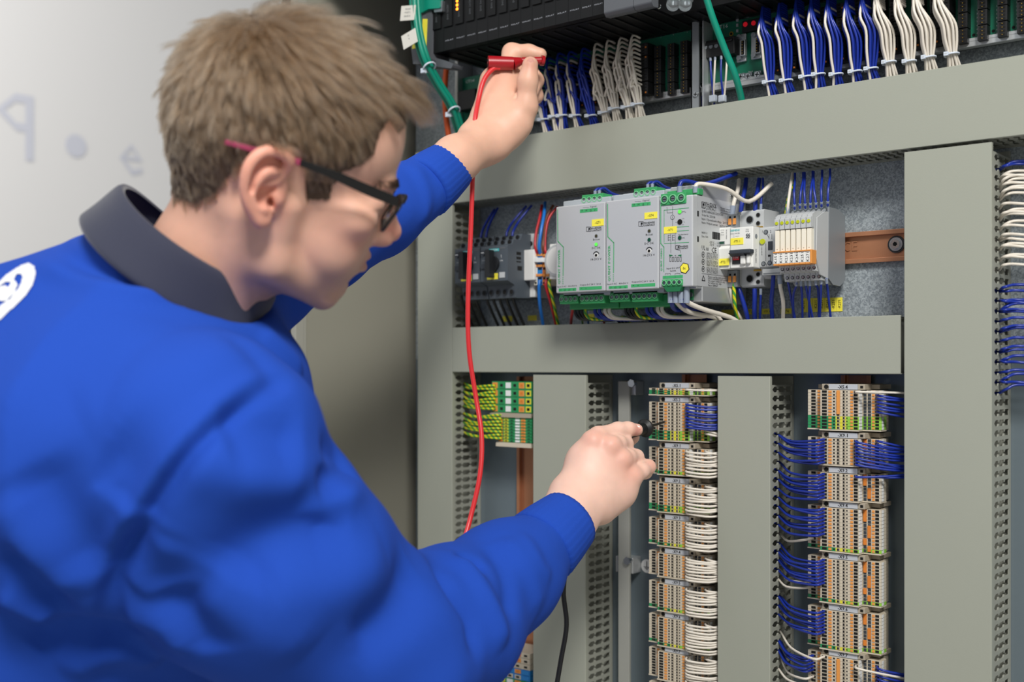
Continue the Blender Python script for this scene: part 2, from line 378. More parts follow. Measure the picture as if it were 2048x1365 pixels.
def ln(b, zf, pts, wd, Y, m, lift=0.0003):
    W_ = [at(*zf(*p), Y)+Vector((0, -lift, 0)) for p in pts]
    for a, c in zip(W_, W_[1:]):
        d = (c-a).normalized(); n = Vector((d.z, 0, -d.x))*wd/2; e = d*wd*0.3
        b.add([a-e+n, c+e+n, c+e-n, a-e-n], [(0, 1, 2, 3)], m)
def pc(b, zf, x, y, r, Y, h, m, n=14):
    p = at(*zf(x, y), Y); b.cyl(p+Vector((0, 0.0004, 0)), p+Vector((0, -h, 0)), r, m, n)
def ring(b, c, r0, r1, m, a0=0, a1=360, n=16, nrm='y'):
    vs = []
    for i in range(n+1):
        t = R(a0+(a1-a0)*i/n)
        for r in (r0, r1): vs.append(Vector(c)+Vector((math.cos(t)*r, 0, math.sin(t)*r)))
    b.add(vs, [(2*i, 2*i+1, 2*i+3, 2*i+2) for i in range(n)], m)
def logo(b, zf, x, y, w, h, Y, m):
    # outlined square with a bar beside two lines of lettering
    s = h; px = x-w/2+s/2
    for q in [((px-s/2, y-h/2), (px+s/2, y-h/2)), ((px-s/2, y+h/2), (px+s/2, y+h/2)), ((px-s/2, y-h/2), (px-s/2, y+h/2)), ((px+s/2, y-h/2), (px+s/2, y+h/2))]:
        ln(b, zf, q, 0.0005, Y, m)
    pb(b, zf, px-s*0.05, px+s*0.3, y-h*0.3, y+h*0.1, Y-0.0003, Y, m); pb(b, zf, px-s*0.05, px+s*0.10, y-h*0.3, y+h*0.35, Y-0.0003, Y, m)
    tx = px+s/2+(w-s)/2+2
    pt(b, zf, 'PHŒNIX', tx, y-h*0.27, h*0.42, Y, m, w=w-s-4, bold=1); pt(b, zf, 'CONTACT', tx, y+h*0.27, h*0.42, Y, m, w=w-s-4, bold=1)
def yellow_tag(zf, x0, x1, y0, y1, Y, s, parent, name='label_sticker', rot=False, fs=None):
    b = MB(); pb(b, zf, x0, x1, y0, y1, Y-0.0005, Y, 'label_yellow')
    if s: pt(b, zf, s, (x0+x1)/2, (y0+y1)/2, fs or (y1-y0)*0.36, Y-0.0005, 'ink', rot=rot)
    return b.obj(name, parent)
# ================================================================ power supplies
YF = -0.1325; YB = YF+0.013
def psu(label, zx0, zx1, ztl, zbl, kind):
    x0, x1 = AX(Z3(zx0, 0)[0], YF)+0.0003, AX(Z3(zx1, 0)[0], YF)-0.0003
    z1 = AZ(*Z3(zx0, ztl), YF); z0 = AZ(*Z3(zx0, zbl), YF)
    t = thing('power_supply', label, 'power supply', ((x0+x1)/2, -0.008, z0-0.013), 'power supplies with green plugs')
    b = MB().box(x0+0.001, x1-0.001, YB+0.02, -0.0085, z0-0.013, z1+0.012, 'psu_rim').box(x0+0.001, x1-0.001, YB, YB+0.02, z0-0.004, z1+0.008, 'psu_rim'); b.obj('body', t, bevel=0.001)
    b = MB().box(x0, x1, YF, YB, z0, z1, 'psu'); b.obj('front_cover', t, bevel=0.0012)
    return t, x0, x1, z0, z1
def plug(t, x0, x1, z0, z1, n, Yf, up, m='green_plug', hole=True, dep=0.012):
    b = MB(); b.box(x0, x1, Yf, Yf+dep, z0, z1, m)
    o = b.obj('green_plug', t, bevel=0.0006)
    w = (x1-x0)/n
    b = MB()
    for i in range(n):
        c = Vector((x0+w*(i+.5), Yf-0.0002, (z0+z1)/2)); r = min(w*0.46, (z1-z0)*0.42)
        b.cyl(c, c+Vector((0, -0.0012, 0)), r, 'green_light', 14, cap=False); ring(b, c+Vector((0, -0.0012, 0)), r*0.74, r, 'green_light')
        b.cyl(c+Vector((0, -0.0003, 0)), c+Vector((0, -0.0004, 0)), r*0.74, 'green_dark', 14)
        b.cyl(c, c+Vector((0, -0.0007, 0)), r*0.5, 'zinc', 10)
        b.box(c.x-r*.4, c.x+r*.4, c.y-0.0009, c.y-0.0007, c.z-r*.1, c.z+r*.1, 'hole')
    b.obj('clamp_screws', o)
    return o
def lead_set(px, py, Y, ms): pass
for k, (zx0, zx1, ztl, zbl, tg, ledc, lab) in enumerate([(818, 1166, 262, 872, '-G71', 'led_green', 'left power supply with grey front, tagged -G71'), (1170, 1545, 221, 856, '-G74', 'led_dark', 'right wide power supply with grey front, tagged -G74')]):
    t, x0, x1, z0, z1 = psu(lab, zx0, zx1, ztl, zbl, k)
    ox, oy = (0, 0) if k == 0 else (371, -35)
    def S(x, y): # positions on the left unit, mapped to this one
        return Z3(x, y) if k == 0 else Z3(1170+(x-818)*(375/348), 221+(y-262)*(635/610)-(x-818)*0.01)
    b = MB()
    ln(b, S, [(831, 282), (833, 505), (872, 545), (870, 748)], 0.0010, YF, 'green_print')
    for i in range(4): ln(b, S, [(869, 760+i*14), (869, 764+i*14)], 0.0010, YF, 'green_print')
    pt(b, S, 'QUINT POWER', 843, 685, 19, YF, 'green_print', rot=True, w=245, bold=1)
    for q in ([(1010, 267), (1052, 267)],): ln(b, S, q, 0.0003, YF, 'ink_grey')
    pt(b, S, 'Signal', 1082, 260, 12, YF, 'ink_grey', w=44)
    pb(b, S, 988, 1112, 274, 298, YF-0.0002, YF, 'green_print')
    for i, s in enumerate(('13', '14', 'Ω', 'Γ')): pt(b, S, s, 1003+i*31, 286, 13, YF-0.0002, 'ink')
    logo(b, S, 1088, 419, 106, 30, YF, 'ink')
    pt(b, S, 'Boost', 1105, 491, 13, YF, 'ink', w=46); pt(b, S, 'DC OK', 1104, 551, 14, YF, 'ink', w=60); pt(b, S, '18-29.5 V', 1103, 631, 14, YF, 'ink', w=76)
    ring(b, at(*S(1104, 603), YF)+Vector((0, -0.0004, 0)), 0.0036, 0.0046, 'ink', 20, 160)
    pt(b, S, 'Input 3 AC   400-500 V', 897, 824, 11, YF, 'ink', w=138); pt(b, S, 'Output DC 24 V  20 A', 1062, 811, 11, YF, 'ink', w=148)
    pb(b, S, 838, 962, 836, 857, YF-0.0002, YF, 'green_print')
    for i, s in enumerate(('L1', 'L2', 'L3', '⊕')): pt(b, S, s if i < 3 else 'G', 852+i*31, 847, 12, YF-0.0002, 'ink')
    pb(b, S, 984, 1142, 824, 847, YF-0.0002, YF, 'green_print')
    for i, s in enumerate('++---'): pt(b, S, s, 1000+i*31, 836, 9 if s == '+' else 2, YF-0.0002, 'ink', w=10)
    b.obj('front_print', t)
    b = MB(); pc(b, S, 1105, 467, 0.0022, YF, 0.0006, 'grey_dark', 14); pc(b, S, 1105, 467, 0.0016, YF, 0.001, 'led_off', 12); b.obj('boost_lamp', t)
    b = MB(); pc(b, S, 1105, 527, 0.0024, YF, 0.0006, 'grey_dark', 14); pc(b, S, 1105, 527, 0.0020, YF, 0.001, ledc, 12); b.obj('status_lamp', t)
    b = MB(); pc(b, S, 1104, 603, 0.0028, YF, 0.0005, 'white_plastic', 16); pc(b, S, 1104, 603, 0.0017, YF, 0.0009, 'hole', 12); b.obj('trim_knob', t)
    yellow_tag(S, 1072, 1155, 348 if k == 0 else 339, 396 if k == 0 else 384, YF, tg, t)
    # top signal plug and lower plugs
    YT = YB+0.004
    zt0 = z1+0.0005
    xa, xb = AX(S(1012, 0)[0], YT), AX(S(1160, 0)[0], YT)
    plug(t, xa, xb, zt0, z1+0.013, 4, YT-0.003, True, dep=0.02)
    YL = YB
    xa, xb = AX(S(845, 0)[0], YL), AX(S(975, 0)[0], YL); plug(t, xa, xb, z0-0.0125, z0-0.001, 4, YL, False)
    xc, xd = AX(S(990, 0)[0], YL), AX(S(1160, 0)[0], YL); plug(t, xc, xd, z0-0.0135, z0-0.001, 5, YL, False)
    b = MB().box(xa+0.006, x1+0.002, YL+0.012, YL+0.05, z0-0.019, z0-0.005, 'green_plug'); b.obj('green_socket', t, bevel=0.001)
    # wires: two blue loops above, a row of leads below
    lb = 'left' if k == 0 else 'right'
    for i in (0, 1):
        p = Vector((xa+0.045-0.018+i*0.006, YT+0.006, z1+0.013)); p = Vector((AX(S(1075+i*30, 0)[0], YT), YT+0.006, z1+0.012))
        wire([p, p+Vector((0, 0, 0.006)), p+Vector((0.003, 0.006, 0.009)), p+Vector((0.007, 0.018, 0.0035)), p+Vector((0.008, 0.050, 0.0025)), p+Vector((0.008, 0.085, 0.010))], 0.0017, 'blue_wire', 'blue wire looping over the %s power supply' % lb, 'blue signal wires on the power supplies', ferrule=(0, 0.006, 'ferrule'))
    ms = ['black_wire', 'black_wire', 'black_wire', 'earth_wire', 'blue_wire', 'blue_wire', 'white_wire', 'white_wire']
    xs = [xa+0.008, xa+0.013, xa+0.018, xa+0.023, xc+0.007, xc+0.0135, xc+0.022, xc+0.028]
    for i, (mm, xx) in enumerate(zip(ms, xs)):
        cn = {'black_wire': 'black', 'earth_wire': 'yellow-green', 'blue_wire': 'dark blue', 'white_wire': 'cream'}[mm]
        p = Vector((xx, YL+0.022, z0-0.019)); dx = 0.012 if i < 4 else 0.018
        z_end = zM1-0.01
        wire([p+Vector((0, 0, 0.004)), p+Vector((0, 0, -0.005)), p+Vector((dx*.5, 0.006, -0.0115)), p+Vector((dx*1.8, 0.030, -0.0105-0.001*(i % 3))), Vector((p.x+dx*2.6, -0.055, z_end+0.016)), Vector((p.x+dx*2.9, -0.040, z_end-0.004))],
             0.0019 if i < 4 else 0.0023, mm, '%s wire under the %s power supply' % (cn, lb), 'leads under the %s grey power supply' % lb)
# ---- the narrow redundancy module with the bare metal side
zx0, zx1 = 1548, 1785
x0, x1 = AX(Z3(zx0, 0)[0], YF), AX(Z3(zx1, 0)[0], YF)
z1 = AZ(*Z3(1770, 172), YF); z0 = AZ(*Z3(1770, 822), YF)
t = thing('redundancy_module', 'narrow redundancy module with printed silver side, tagged -V71', 'module', ((x0+x1)/2, -0.008, z0-0.016))
b = MB().box(x0+0.001, x1-0.0006, YF+0.022, -0.0085, z0-0.016, z1+0.014, 'alu'); b.box(x0+0.001, x1-0.0012, YF+0.010, YF+0.022, z0-0.002, z1+0.001, 'alu')
b.obj('housing', t, bevel=0.001)
b = MB().box(x0, x1, YF, YF+0.0105, z0, z1-0.0005, 'psu'); b.obj('front_cover', t, bevel=0.0012)
XS = x1-0.0005
b = MB().box(XS-0.001, XS, YF+0.010, -0.012, z0+0.001, z1, 'psu_side'); b.obj('side_label', t, bevel=0.0003)
b = MB()
for y_ in (-0.045,):
    for zz in (z1+0.0075, z0-0.0085):
        screw(b, (XS-0.0004, y_, zz), 0.0028, 'screw', (1, 0, 0), 0.001)
b.obj('side_screw', t)
# side print: lines of small type running from front to back
b = MB()
def side_text(s, yy, zz, h, w=None, m='ink'):
    b.text(s, (XS, yy, zz), h, m, right=(0, 1, 0), up=(0, 0, 1), align='l', w=w, lift=0.0003)
y0_ = YF+0.020; H = z1-z0
def zf_(k): return z1-H*k
# logo
for (ya, yb2, ka, kb) in ((y0_, y0_+0.0006, .06, .13), (y0_+0.0068, y0_+0.0074, .06, .13), (y0_, y0_+0.0074, .06, .066), (y0_, y0_+0.0074, .124, .13), (y0_+0.0022, y0_+0.0035, .075, .118), (y0_+0.0022, y0_+0.0055, .075, .10)):
    b.box(XS, XS+0.0003, ya, yb2, zf_(kb), zf_(ka), 'ink')
side_text('PHŒNIX', y0_+0.0085, zf_(.078), 0.0048, 0.024); side_text('CONTACT', y0_+0.0085, zf_(.116), 0.0048, 0.024)
side_text('Phoenix Contact GmbH', y0_+0.042, zf_(.085), 0.0022, 0.03); side_text('32825 Blomberg Germany', y0_+0.042, zf_(.115), 0.0022, 0.03); side_text('www.phoenixcontact', y0_+0.042, zf_(.14), 0.0022, 0.025)
side_text('QUINT-ORING/24DC/2X20/1X40', y0_, zf_(.165), 0.0026, 0.048); side_text('Order No. 2320186', y0_, zf_(.205), 0.0026, 0.030)
side_text('Input / Operational voltage   24 V DC', y0_, zf_(.25), 0.0026, 0.062); side_text('Input / Output current    2x20 A / 40 A', y0_, zf_(.29), 0.0026, 0.062)
side_text('HW/FW: 03', y0_, zf_(.40), 0.0024, 0.012); side_text('Date: 15/40', y0_, zf_(.44), 0.0024, 0.014)
yb = y0_+0.024
r2 = random.Random(3)
while yb < y0_+0.062:
    w_ = r2.choice((0.0005, 0.0009, 0.0013)); b.box(XS, XS+0.0003, yb, yb+w_, zf_(.45), zf_(.37), 'ink'); yb += w_+r2.choice((0.0005, 0.0008))
side_text('-25°C ...  +70°C', y0_+0.017, zf_(.49), 0.0024, 0.030); side_text('-13°F ... +158°F', y0_+0.017, zf_(.52), 0.0024, 0.030)
side_text('UL us', y0_, zf_(.565), 0.0050, 0.015, 'ink'); side_text('CE', y0_+0.022, zf_(.575), 0.0062, 0.011, 'ink')
for i, k_ in enumerate((.64, .72, .80)):
    c = Vector((XS+0.0004, y0_+0.003, zf_(k_)))
    vs = []
    for j in range(13):
        a_ = 2*math.pi*j/12
        for rr in (0.0028, 0.0034): vs.append(c+Vector((0, math.cos(a_)*rr, math.sin(a_)*rr)))
    b.add(vs, [(2*j, 2*j+1, 2*j+3, 2*j+2) for j in range(12)], 'ink')
    b.box(XS, XS+0.0003, c.y-0.0012, c.y+0.0012, c.z-0.0010, c.z+0.0010, 'ink')
    for j in range(4): side_text(('DEMKO 09 ATEX 0905', 'UL 1310 CLASS 2', 'IECEx ULD 09.0001X', 'Ex nA nC IIC T4 Gc')[(i+j) % 4], y0_+0.011, zf_(k_-.022+j*.018), 0.0018, 0.025)
side_text('△', y0_, zf_(.90), 0.006); c = zf_(.90)
ln_y = [(y0_, zf_(.925)), (y0_+0.0035, zf_(.87)), (y0_+0.007, zf_(.925)), (y0_, zf_(.925))]
for (ya, za), (yb_, zb_) in zip(ln_y, ln_y[1:]):
    d_ = Vector((0, yb_-ya, zb_-za)); n_ = Vector((0, -d_.z, d_.y)).normalized()*0.00028
    A_, B_ = Vector((XS+0.0004, ya, za)), Vector((XS+0.0004, yb_, zb_)); b.add([A_+n_, B_+n_, B_-n_, A_-n_], [(0, 1, 2, 3)], 'ink')
b.box(XS, XS+0.0003, y0_, y0_+0.07, zf_(.852), zf_(.850), 'ink')
for j, s in enumerate(('Please read the instructions', 'before installation and operation', 'Use copper conductors only', 'For indoor use only', 'Made in GERMANY')): side_text(s, y0_+0.014, zf_(.875+j*.024), 0.0022, (0.04, 0.048, 0.038, 0.030, 0.022)[j])
for k_ in (.17, .45): b.box(XS, XS+0.0003, YF+0.0105, YF+0.0135, zf_(k_+.06), zf_(k_), 'ink')
b.obj('side_print', t)
b = MB(); S = Z3
ln(b, S, [(1560, 235), (1560, 520), (1582, 545), (1581, 690)], 0.0009, YF, 'green_print')
for i in range(3): ln(b, S, [(1581, 698+i*9), (1581, 701+i*9)], 0.0009, YF, 'green_print')
pt(b, S, 'QUINT ORING', 1565, 635, 14, YF, 'green_print', rot=True, w=160, bold=1)
pb(b, S, 1570, 1737, 212, 232, YF-0.0003, YF, 'green_print')
for i, s in enumerate('++-'): pt(b, S, s, 1594+i*58, 222, 8 if s == '+' else 2, YF-0.0003, 'ink', w=8)
pt(b, S, 'Output DC 40A', 1657, 243, 12, YF, 'ink', w=104)
ln(b, S, [(1583, 512), (1583, 285), (1758, 268)], 0.0005, YF, 'green_print'); ln(b, S, [(1583, 520), (1758, 512)], 0.0005, YF, 'green_print')
ln(b, S, [(1668, 405), (1758, 398)], 0.0005, YF, 'green_print'); ln(b, S, [(1668, 433), (1758, 427)], 0.0005, YF, 'green_print')
ln(b, S, [(1604, 262), (1605, 304), (1644, 302)], 0.0003, YF, 'ink'); ln(b, S, [(1643, 258), (1643, 396)], 0.0003, YF, 'ink')
ln(b, S, [(1630, 445), (1631, 588)], 0.0003, YF, 'ink'); ln(b, S, [(1662, 445), (1662, 560), (1698, 570), (1698, 588)], 0.0003, YF, 'ink')
for xx in (1620, 1650):
    ln(b, S, [(xx-8, 460), (xx-8, 500)], 0.0004, YF, 'ink')
    for yy in (462, 478, 496): ln(b, S, [(xx-8, yy), (xx+8, yy-1)], 0.0003, YF, 'ink')
c = at(*S(1643, 335), YF); ring(b, c+Vector((0, -0.0005, 0)), 0.0022, 0.0026, 'ink'); b.cyl(c, c+Vector((0, -0.0004, 0)), 0.0022, 'psu', 14); ln(b, S, [(1643, 328), (1643, 342)], 0.0004, YF, 'ink', 0.0006)
pt(b, S, 'I>Iₙ', 1724, 296, 11, YF, 'ink', w=26); pt(b, S, '100%', 1718, 345, 7, YF, 'ink'); pt(b, S, '50%', 1716, 388, 7, YF, 'ink'); pt(b, S, 'Iₙ', 1726, 366, 9, YF, 'ink'); pt(b, S, 'ON', 1668, 370, 6, YF, 'ink')
pt(b, S, 'Redundancy', 1720, 457, 9, YF, 'ink', w=68); pt(b, S, 'OK', 1720, 480, 10, YF, 'ink')
logo(b, S, 1710, 547, 86, 26, YF, 'ink')
for xx, dd in ((1632, 1), (1694, -1)):
    p = [at(*S(xx-12*dd, 598), YF), at(*S(xx+16*dd, 604), YF), at(*S(xx-12*dd, 612), YF)]; b.add([q+Vector((0, -0.0004, 0)) for q in p], [(0, 1, 2)], 'green_dark')
pt(b, S, 'OK', 1663, 605, 8, YF, 'ink')
for i in range(5):
    xx = 1628+i*18
    for q in ([(xx-5, 617), (xx-5, 647)], [(xx+5, 617), (xx+5, 647)], [(xx-5, 617), (xx+5, 616)], [(xx-5, 647), (xx+5, 646)]): ln(b, S, q, 0.0004, YF, 'ink')
pt(b, S, 'Input DC 24V', 1646, 696, 11, YF, 'ink', w=90); pt(b, S, '2x20A', 1646, 713, 11, YF, 'ink', w=42)
pt(b, S, 'IN1', 1609, 734, 8, YF, 'ink'); pt(b, S, 'IN2', 1679, 731, 8, YF, 'ink')
for xx in (1593, 1662): ln(b, S, [(xx-2, 744), (xx-2, 734), (xx+8, 733)], 0.0003, YF, 'ink'); ln(b, S, [(xx+24, 732), (xx+34, 731), (xx+34, 742)], 0.0003, YF, 'ink')
pb(b, S, 1573, 1714, 746, 766, YF-0.0003, YF, 'green_print')
for i, s in enumerate('+-+-'): pt(b, S, s, 1590+i*36, 756, 8 if s == '+' else 2, YF-0.0003, 'ink', w=8)
b.obj('front_print', t)
b = MB(); c = at(*S(1728, 695), YF); b.cyl(c, c+Vector((0, -0.0004, 0)), 0.0064, 'ink', 6); b.cyl(c, c+Vector((0, -0.0006, 0)), 0.0055, 'label_yellow', 6); pt(b, S, 'Ex', 1728, 695, 16, YF, 'ink', lift=0.0008); b.obj('hazard_badge', t)
b = MB(); pc(b, S, 1695, 296, 0.0026, YF, 0.0005, 'grey_dark'); pc(b, S, 1695, 296, 0.0021, YF, 0.001, 'led_green'); b.obj('status_lamp', t)
b = MB(); pc(b, S, 1695, 480, 0.0026, YF, 0.0005, 'grey_dark'); pc(b, S, 1695, 480, 0.0021, YF, 0.001, 'led_dark'); b.obj('status_lamp', t)
b = MB(); pc(b, S, 1695, 368, 0.0030, YF, 0.0008, 'hole'); b.obj('trim_knob', t)
yellow_tag(S, 1581, 1671, 401, 448, YF, '-V71', t)
xa, xb = AX(S(1563, 0)[0], YF), AX(S(1740, 0)[0], YF)
plug(t, xa, xb, z1-0.0095, z1+0.0035, 3, YF-0.0012, True, dep=0.018)
b = MB().box(xa, x1+0.0005, YF+0.012, YF+0.022, z1+0.001, z1+0.008, 'green_plug'); b.obj('green_socket', t, bevel=0.0008)
xa4, xb4 = AX(S(1573, 0)[0], YF), AX(S(1716, 0)[0], YF); zq1, zq0 = AZ(*S(1645, 772), YF), AZ(*S(1645, 822), YF)
plug(t, xa4, xb4, zq0, zq1, 4, YF-0.0015, False, dep=0.014)
b = MB().prism([(xa4, zq0+0.001), (xa4+0.006, zq0-0.006), (xb4-0.004, zq0-0.006), (xb4, zq0+0.001)], YF-0.001, YF+0.014, 'y', 'green_dark'); b.obj('green_socket', t, bevel=0.0005)
b = MB().box(AX(S(1758, 0)[0], YF+0.02), AX(S(1786, 0)[0], YF+0.02), YF+0.0195, YF+0.022, z0-0.014, z0-0.002, 'green_dark'); c = Vector((AX(S(1774, 0)[0], YF+0.02), YF+0.0192, z0-0.008)); b.cyl(c, c+Vector((0, -0.001, 0)), 0.0028, 'zinc', 12); b.obj('signal_clamp', t)
# heavy leads: two up, four down
p = Vector((AX(S(1657, 0)[0], YF), YF+0.011, z1+0.003))
wire([p, p+Vector((0, 0, 0.010)), p+Vector((0.003, 0.006, 0.0155)), p+Vector((0.016, 0.030, 0.014)), p+Vector((0.03, 0.075, 0.03))], 0.0026, 'blue_wire', 'thick dark blue wire arching over the silver sided module', 'heavy wires over the silver sided module', ferrule=(0, 0.009, 'ferrule'))
p = Vector((AX(S(1762, 0)[0], YF), YF+0.013, z1+0.003))
wire([p, p+Vector((0, 0, 0.007)), p+Vector((0.004, 0.006, 0.0105)), p+Vector((0.022, 0.03, 0.006)), p+Vector((0.034, 0.060, -0.006)), p+Vector((0.050, 0.085, 0.016))], 0.0026, 'white_wire', 'thick cream wire arching over the silver sided module', 'heavy wires over the silver sided module', ferrule=(0, 0.007, 'ferrule'))
for i, (mm, cn) in enumerate((('blue_wire', 'dark blue'), ('white_wire', 'cream'), ('blue_wire', 'dark blue'), ('white_wire', 'cream'))):
    p = Vector((AX(S(1590+i*37, 0)[0], YF)+0.004, YF+0.007, zq0-0.005))
    L = 0.040+i*0.012
    a_ = [(1630, 890), (1667, 890), (1704, 890), (1742, 890)][i]
    e_ = [(1760, 1010), (1935, 1050), (1850, 1000), (2045, 1050)][i]
    m_ = [(1660, 985), (1760, 1005), (1745, 975), (1860, 985)][i]
    p1 = at(*Z3(*a_), YF+0.008); p2 = at(*Z3(a_[0]+8, a_[1]+45), YF+0.010); p3 = at(*Z3(*m_), -0.100); p4 = at(*Z3(e_[0], e_[1]-8), -0.055)
    wire([p1+Vector((0, 0, 0.010)), p1, p2, p3, p4, Vector((p4.x+0.008, -0.040, zM1-0.006))], 0.0029, mm, '%s thick %s wire under the silver sided module' % (('leftmost', 'second', 'third', 'rightmost')[i], cn), 'heavy wires under the silver sided module', ferrule=(0, 0.018, 'ferrule'))
# ================================================================ small devices right of the power supplies
S = Z4
def ZZ(x, y, Y): return AZ(*S(x, y), Y)
def XX(x, Y): return AX(S(x, 0)[0], Y)
YM, YSH = -0.072, -0.046
# --- narrow device with orange levers
x0, x1 = XX(95, YM), XX(189, YM)
zt, zb = ZZ(142, 428, YM), ZZ(142, 690, YM)
t = thing('surge_module', 'narrow white module with small green window, tagged -FT2', 'module', ((x0+x1)/2, -0.008, zc))
b = MB(); zm = zt-(zt-zb)*0.43
b.prism([(-0.0085, zb-0.018), (YSH, zb-0.018), (YSH, zb), (YM+0.001, zb), (YM+0.001, zb+0.003), (YM-0.0015, zm-0.004), (YM+0.002, zm), (YM, zm+0.0005), (YM, zt-0.001), (YM+0.001, zt), (YSH, zt), (YSH, zt+0.016), (-0.0085, zt+0.016)], x0, x1, 'x', 'white_plastic'); b.obj('body', t, bevel=0.0006)
b = MB(); pb(b, S, 120, 155, 515, 535, YM-0.0004, YM, 'grey_dark'); pb(b, S, 124, 151, 519, 531, YM-0.0006, YM, 'led_dark'); b.obj('status_window', t)
b = MB(); pt(b, S, '▯|▯', 142, 460, 16, YM, 'ink_grey', rot=True); pt(b, S, 'MINI MCR', 168, 470, 7, YM, 'ink_grey', rot=True, w=60); pt(b, S, 'N 230 V', 118, 470, 7, YM, 'ink_grey', rot=True, w=50); b.obj('front_print', t)
yellow_tag(S, 103, 184, 625, 668, YM-0.0012, '-FT2', t, fs=15)
for k_, (ya, yb2) in enumerate(((372, 424), (697, 770))):
    b = MB(); xq0, xq1 = x0+0.0005, x1-0.0005; za, zb2 = (zt+0.017, zt+0.0005) if k_ == 0 else (zb-0.0005, zb-0.020)
    b.box(xq0, xq1, YSH-0.008, YSH, zb2, za, 'grey_dark'); o = b.obj('terminal_block', t, bevel=0.0006)
    for i in range(3):
        b = MB(); xc = xq0+(xq1-xq0)*(i+.5)/3; zz = (za+zb2)/2
        b.box(xc-0.0018, xc+0.0018, YSH-0.0098, YSH-0.008, zz-0.004, zz+0.003, 'orange'); b.box(xc-0.0012, xc+0.0012, YSH-0.0084, YSH-0.008, zz+0.0035, zz+0.0058, 'hole'); b.obj('orange_lever', o, bevel=0.0003)
# --- circuit breaker
x0, x1 = XX(190, YM)+0.0002, XX(335, YM)
zt, zb = ZZ(262, 424, YM), ZZ(262, 684, YM)
t = thing('circuit_breaker', 'white circuit breaker with black toggle and red window, tagged -F71.1', 'circuit breaker', ((x0+x1)/2, -0.008, zc))
b = MB(); b.prism([(-0.0085, zb-0.020), (YSH+0.002, zb-0.020), (YSH, zb-0.018), (YSH, zb), (YM+0.001, zb), (YM, zb+0.001), (YM, zt-0.001), (YM+0.001, zt), (YSH, zt), (YSH, zt+0.020), (YSH+0.002, zt+0.022), (-0.0085, zt+0.022)], x0, x1, 'x', 'grey_plastic'); b.obj('body', t, bevel=0.0005)
b = MB().box(x0+0.0005, x1+0.0004, YM-0.0006, YM+0.014, zb+0.0003, zt-0.0003, 'white_plastic'); b.obj('front_cover', t, bevel=0.0008)
YC = YM-0.0006
b = MB()
for (cx, czz, r) in ((x0+0.011, zt+0.011, 0.0038), (x1-0.007, zt+0.0155, 0.0022), (x1-0.007, zt+0.006, 0.0022), (x0+0.011, zb-0.0105, 0.0038), (x1-0.007, zb-0.006, 0.0022), (x1-0.007, zb-0.0145, 0.0022)):
    c = Vector((cx, YSH, czz)); b.cyl(c, c+Vector((0, -0.0006, 0)), r*1.25, 'grey_dark', 16).cyl(c, c+Vector((0, -0.0009, 0)), r, 'hole', 16)
b.obj('terminal_openings', t, kind='stuff')
b = MB()
for zz in (zt+0.0005, zb-0.0022): b.box(x1-0.012, x1-0.001, YSH-0.002, YSH, zz, zz+0.0018, 'gold')
b.obj('contact_strips', t)
b = MB(); pt(b, S, 'SIEMENS', 222, 446, 12, YC, 'teal_print', w=58, bold=1); pt(b, S, '5SL6 MCB', 222, 466, 9, YC, 'ink_grey', w=58)
for i in range(5): pt(b, S, ('C 6', '230/400V', '6000', '3', '50/60Hz')[i], 213+(i % 2)*24, 478+i*5, 5, YC, 'ink_grey')
pt(b, S, '5SL6', 300, 440, 8, YC, 'ink_grey'); pt(b, S, 'MCB', 300, 452, 8, YC, 'ink_grey')
for i in range(6):
    for j in range(6):
        if (i*7+j*5+i*j) % 3: pb(b, S, 290+i*4.4, 294+i*4.4, 466+j*5, 471+j*5, YC-0.0002, YC, 'ink_grey')
b.text('SIEMENS', (x1+0.0004, YM+0.006, (zt+zb)/2-0.010), 0.0026, 'ink', right=(0, 0, 1), up=(0, -1, 0), w=0.016)
b.cyl((x1, YM+0.0065, zt-0.011), (x1+0.0008, YM+0.0065, zt-0.011), 0.0026, 'grey_dark', 12)
b.obj('front_print', t)
yellow_tag(S, 193, 273, 494, 536, YC, '-F71.1', t, fs=14)
b = MB(); pb(b, S, 183, 316, 566, 592, YC-0.010, YC, 'starter_dark'); b.prism([(YC-0.010, ZZ(250, 590, YC)), (YC-0.003, ZZ(250, 612, YC)), (YC, ZZ(250, 612, YC)), (YC, ZZ(250, 588, YC))], XX(205, YC), XX(295, YC), 'x', 'starter_dark')
b.obj('toggle', t, bevel=0.0010)
b = MB(); pb(b, S, 203, 250, 600, 658, YC-0.0016, YC, 'ink'); pb(b, S, 206, 247, 604, 634, YC-0.0024, YC, 'red_wire'); pt(b, S, 'I·ON', 226, 619, 11, YC-0.0024, 'label_white', w=30); b.obj('switch_window', t, bevel=0.0003)
b = MB()
pb(b, S, 252, 284, 600, 660, YC-0.004, YC, 'white_plastic'); pb(b, S, 290, 312, 598, 656, YC-0.005, YC, 'white_plastic'); b.obj('toggle_guard', t, bevel=0.0015)
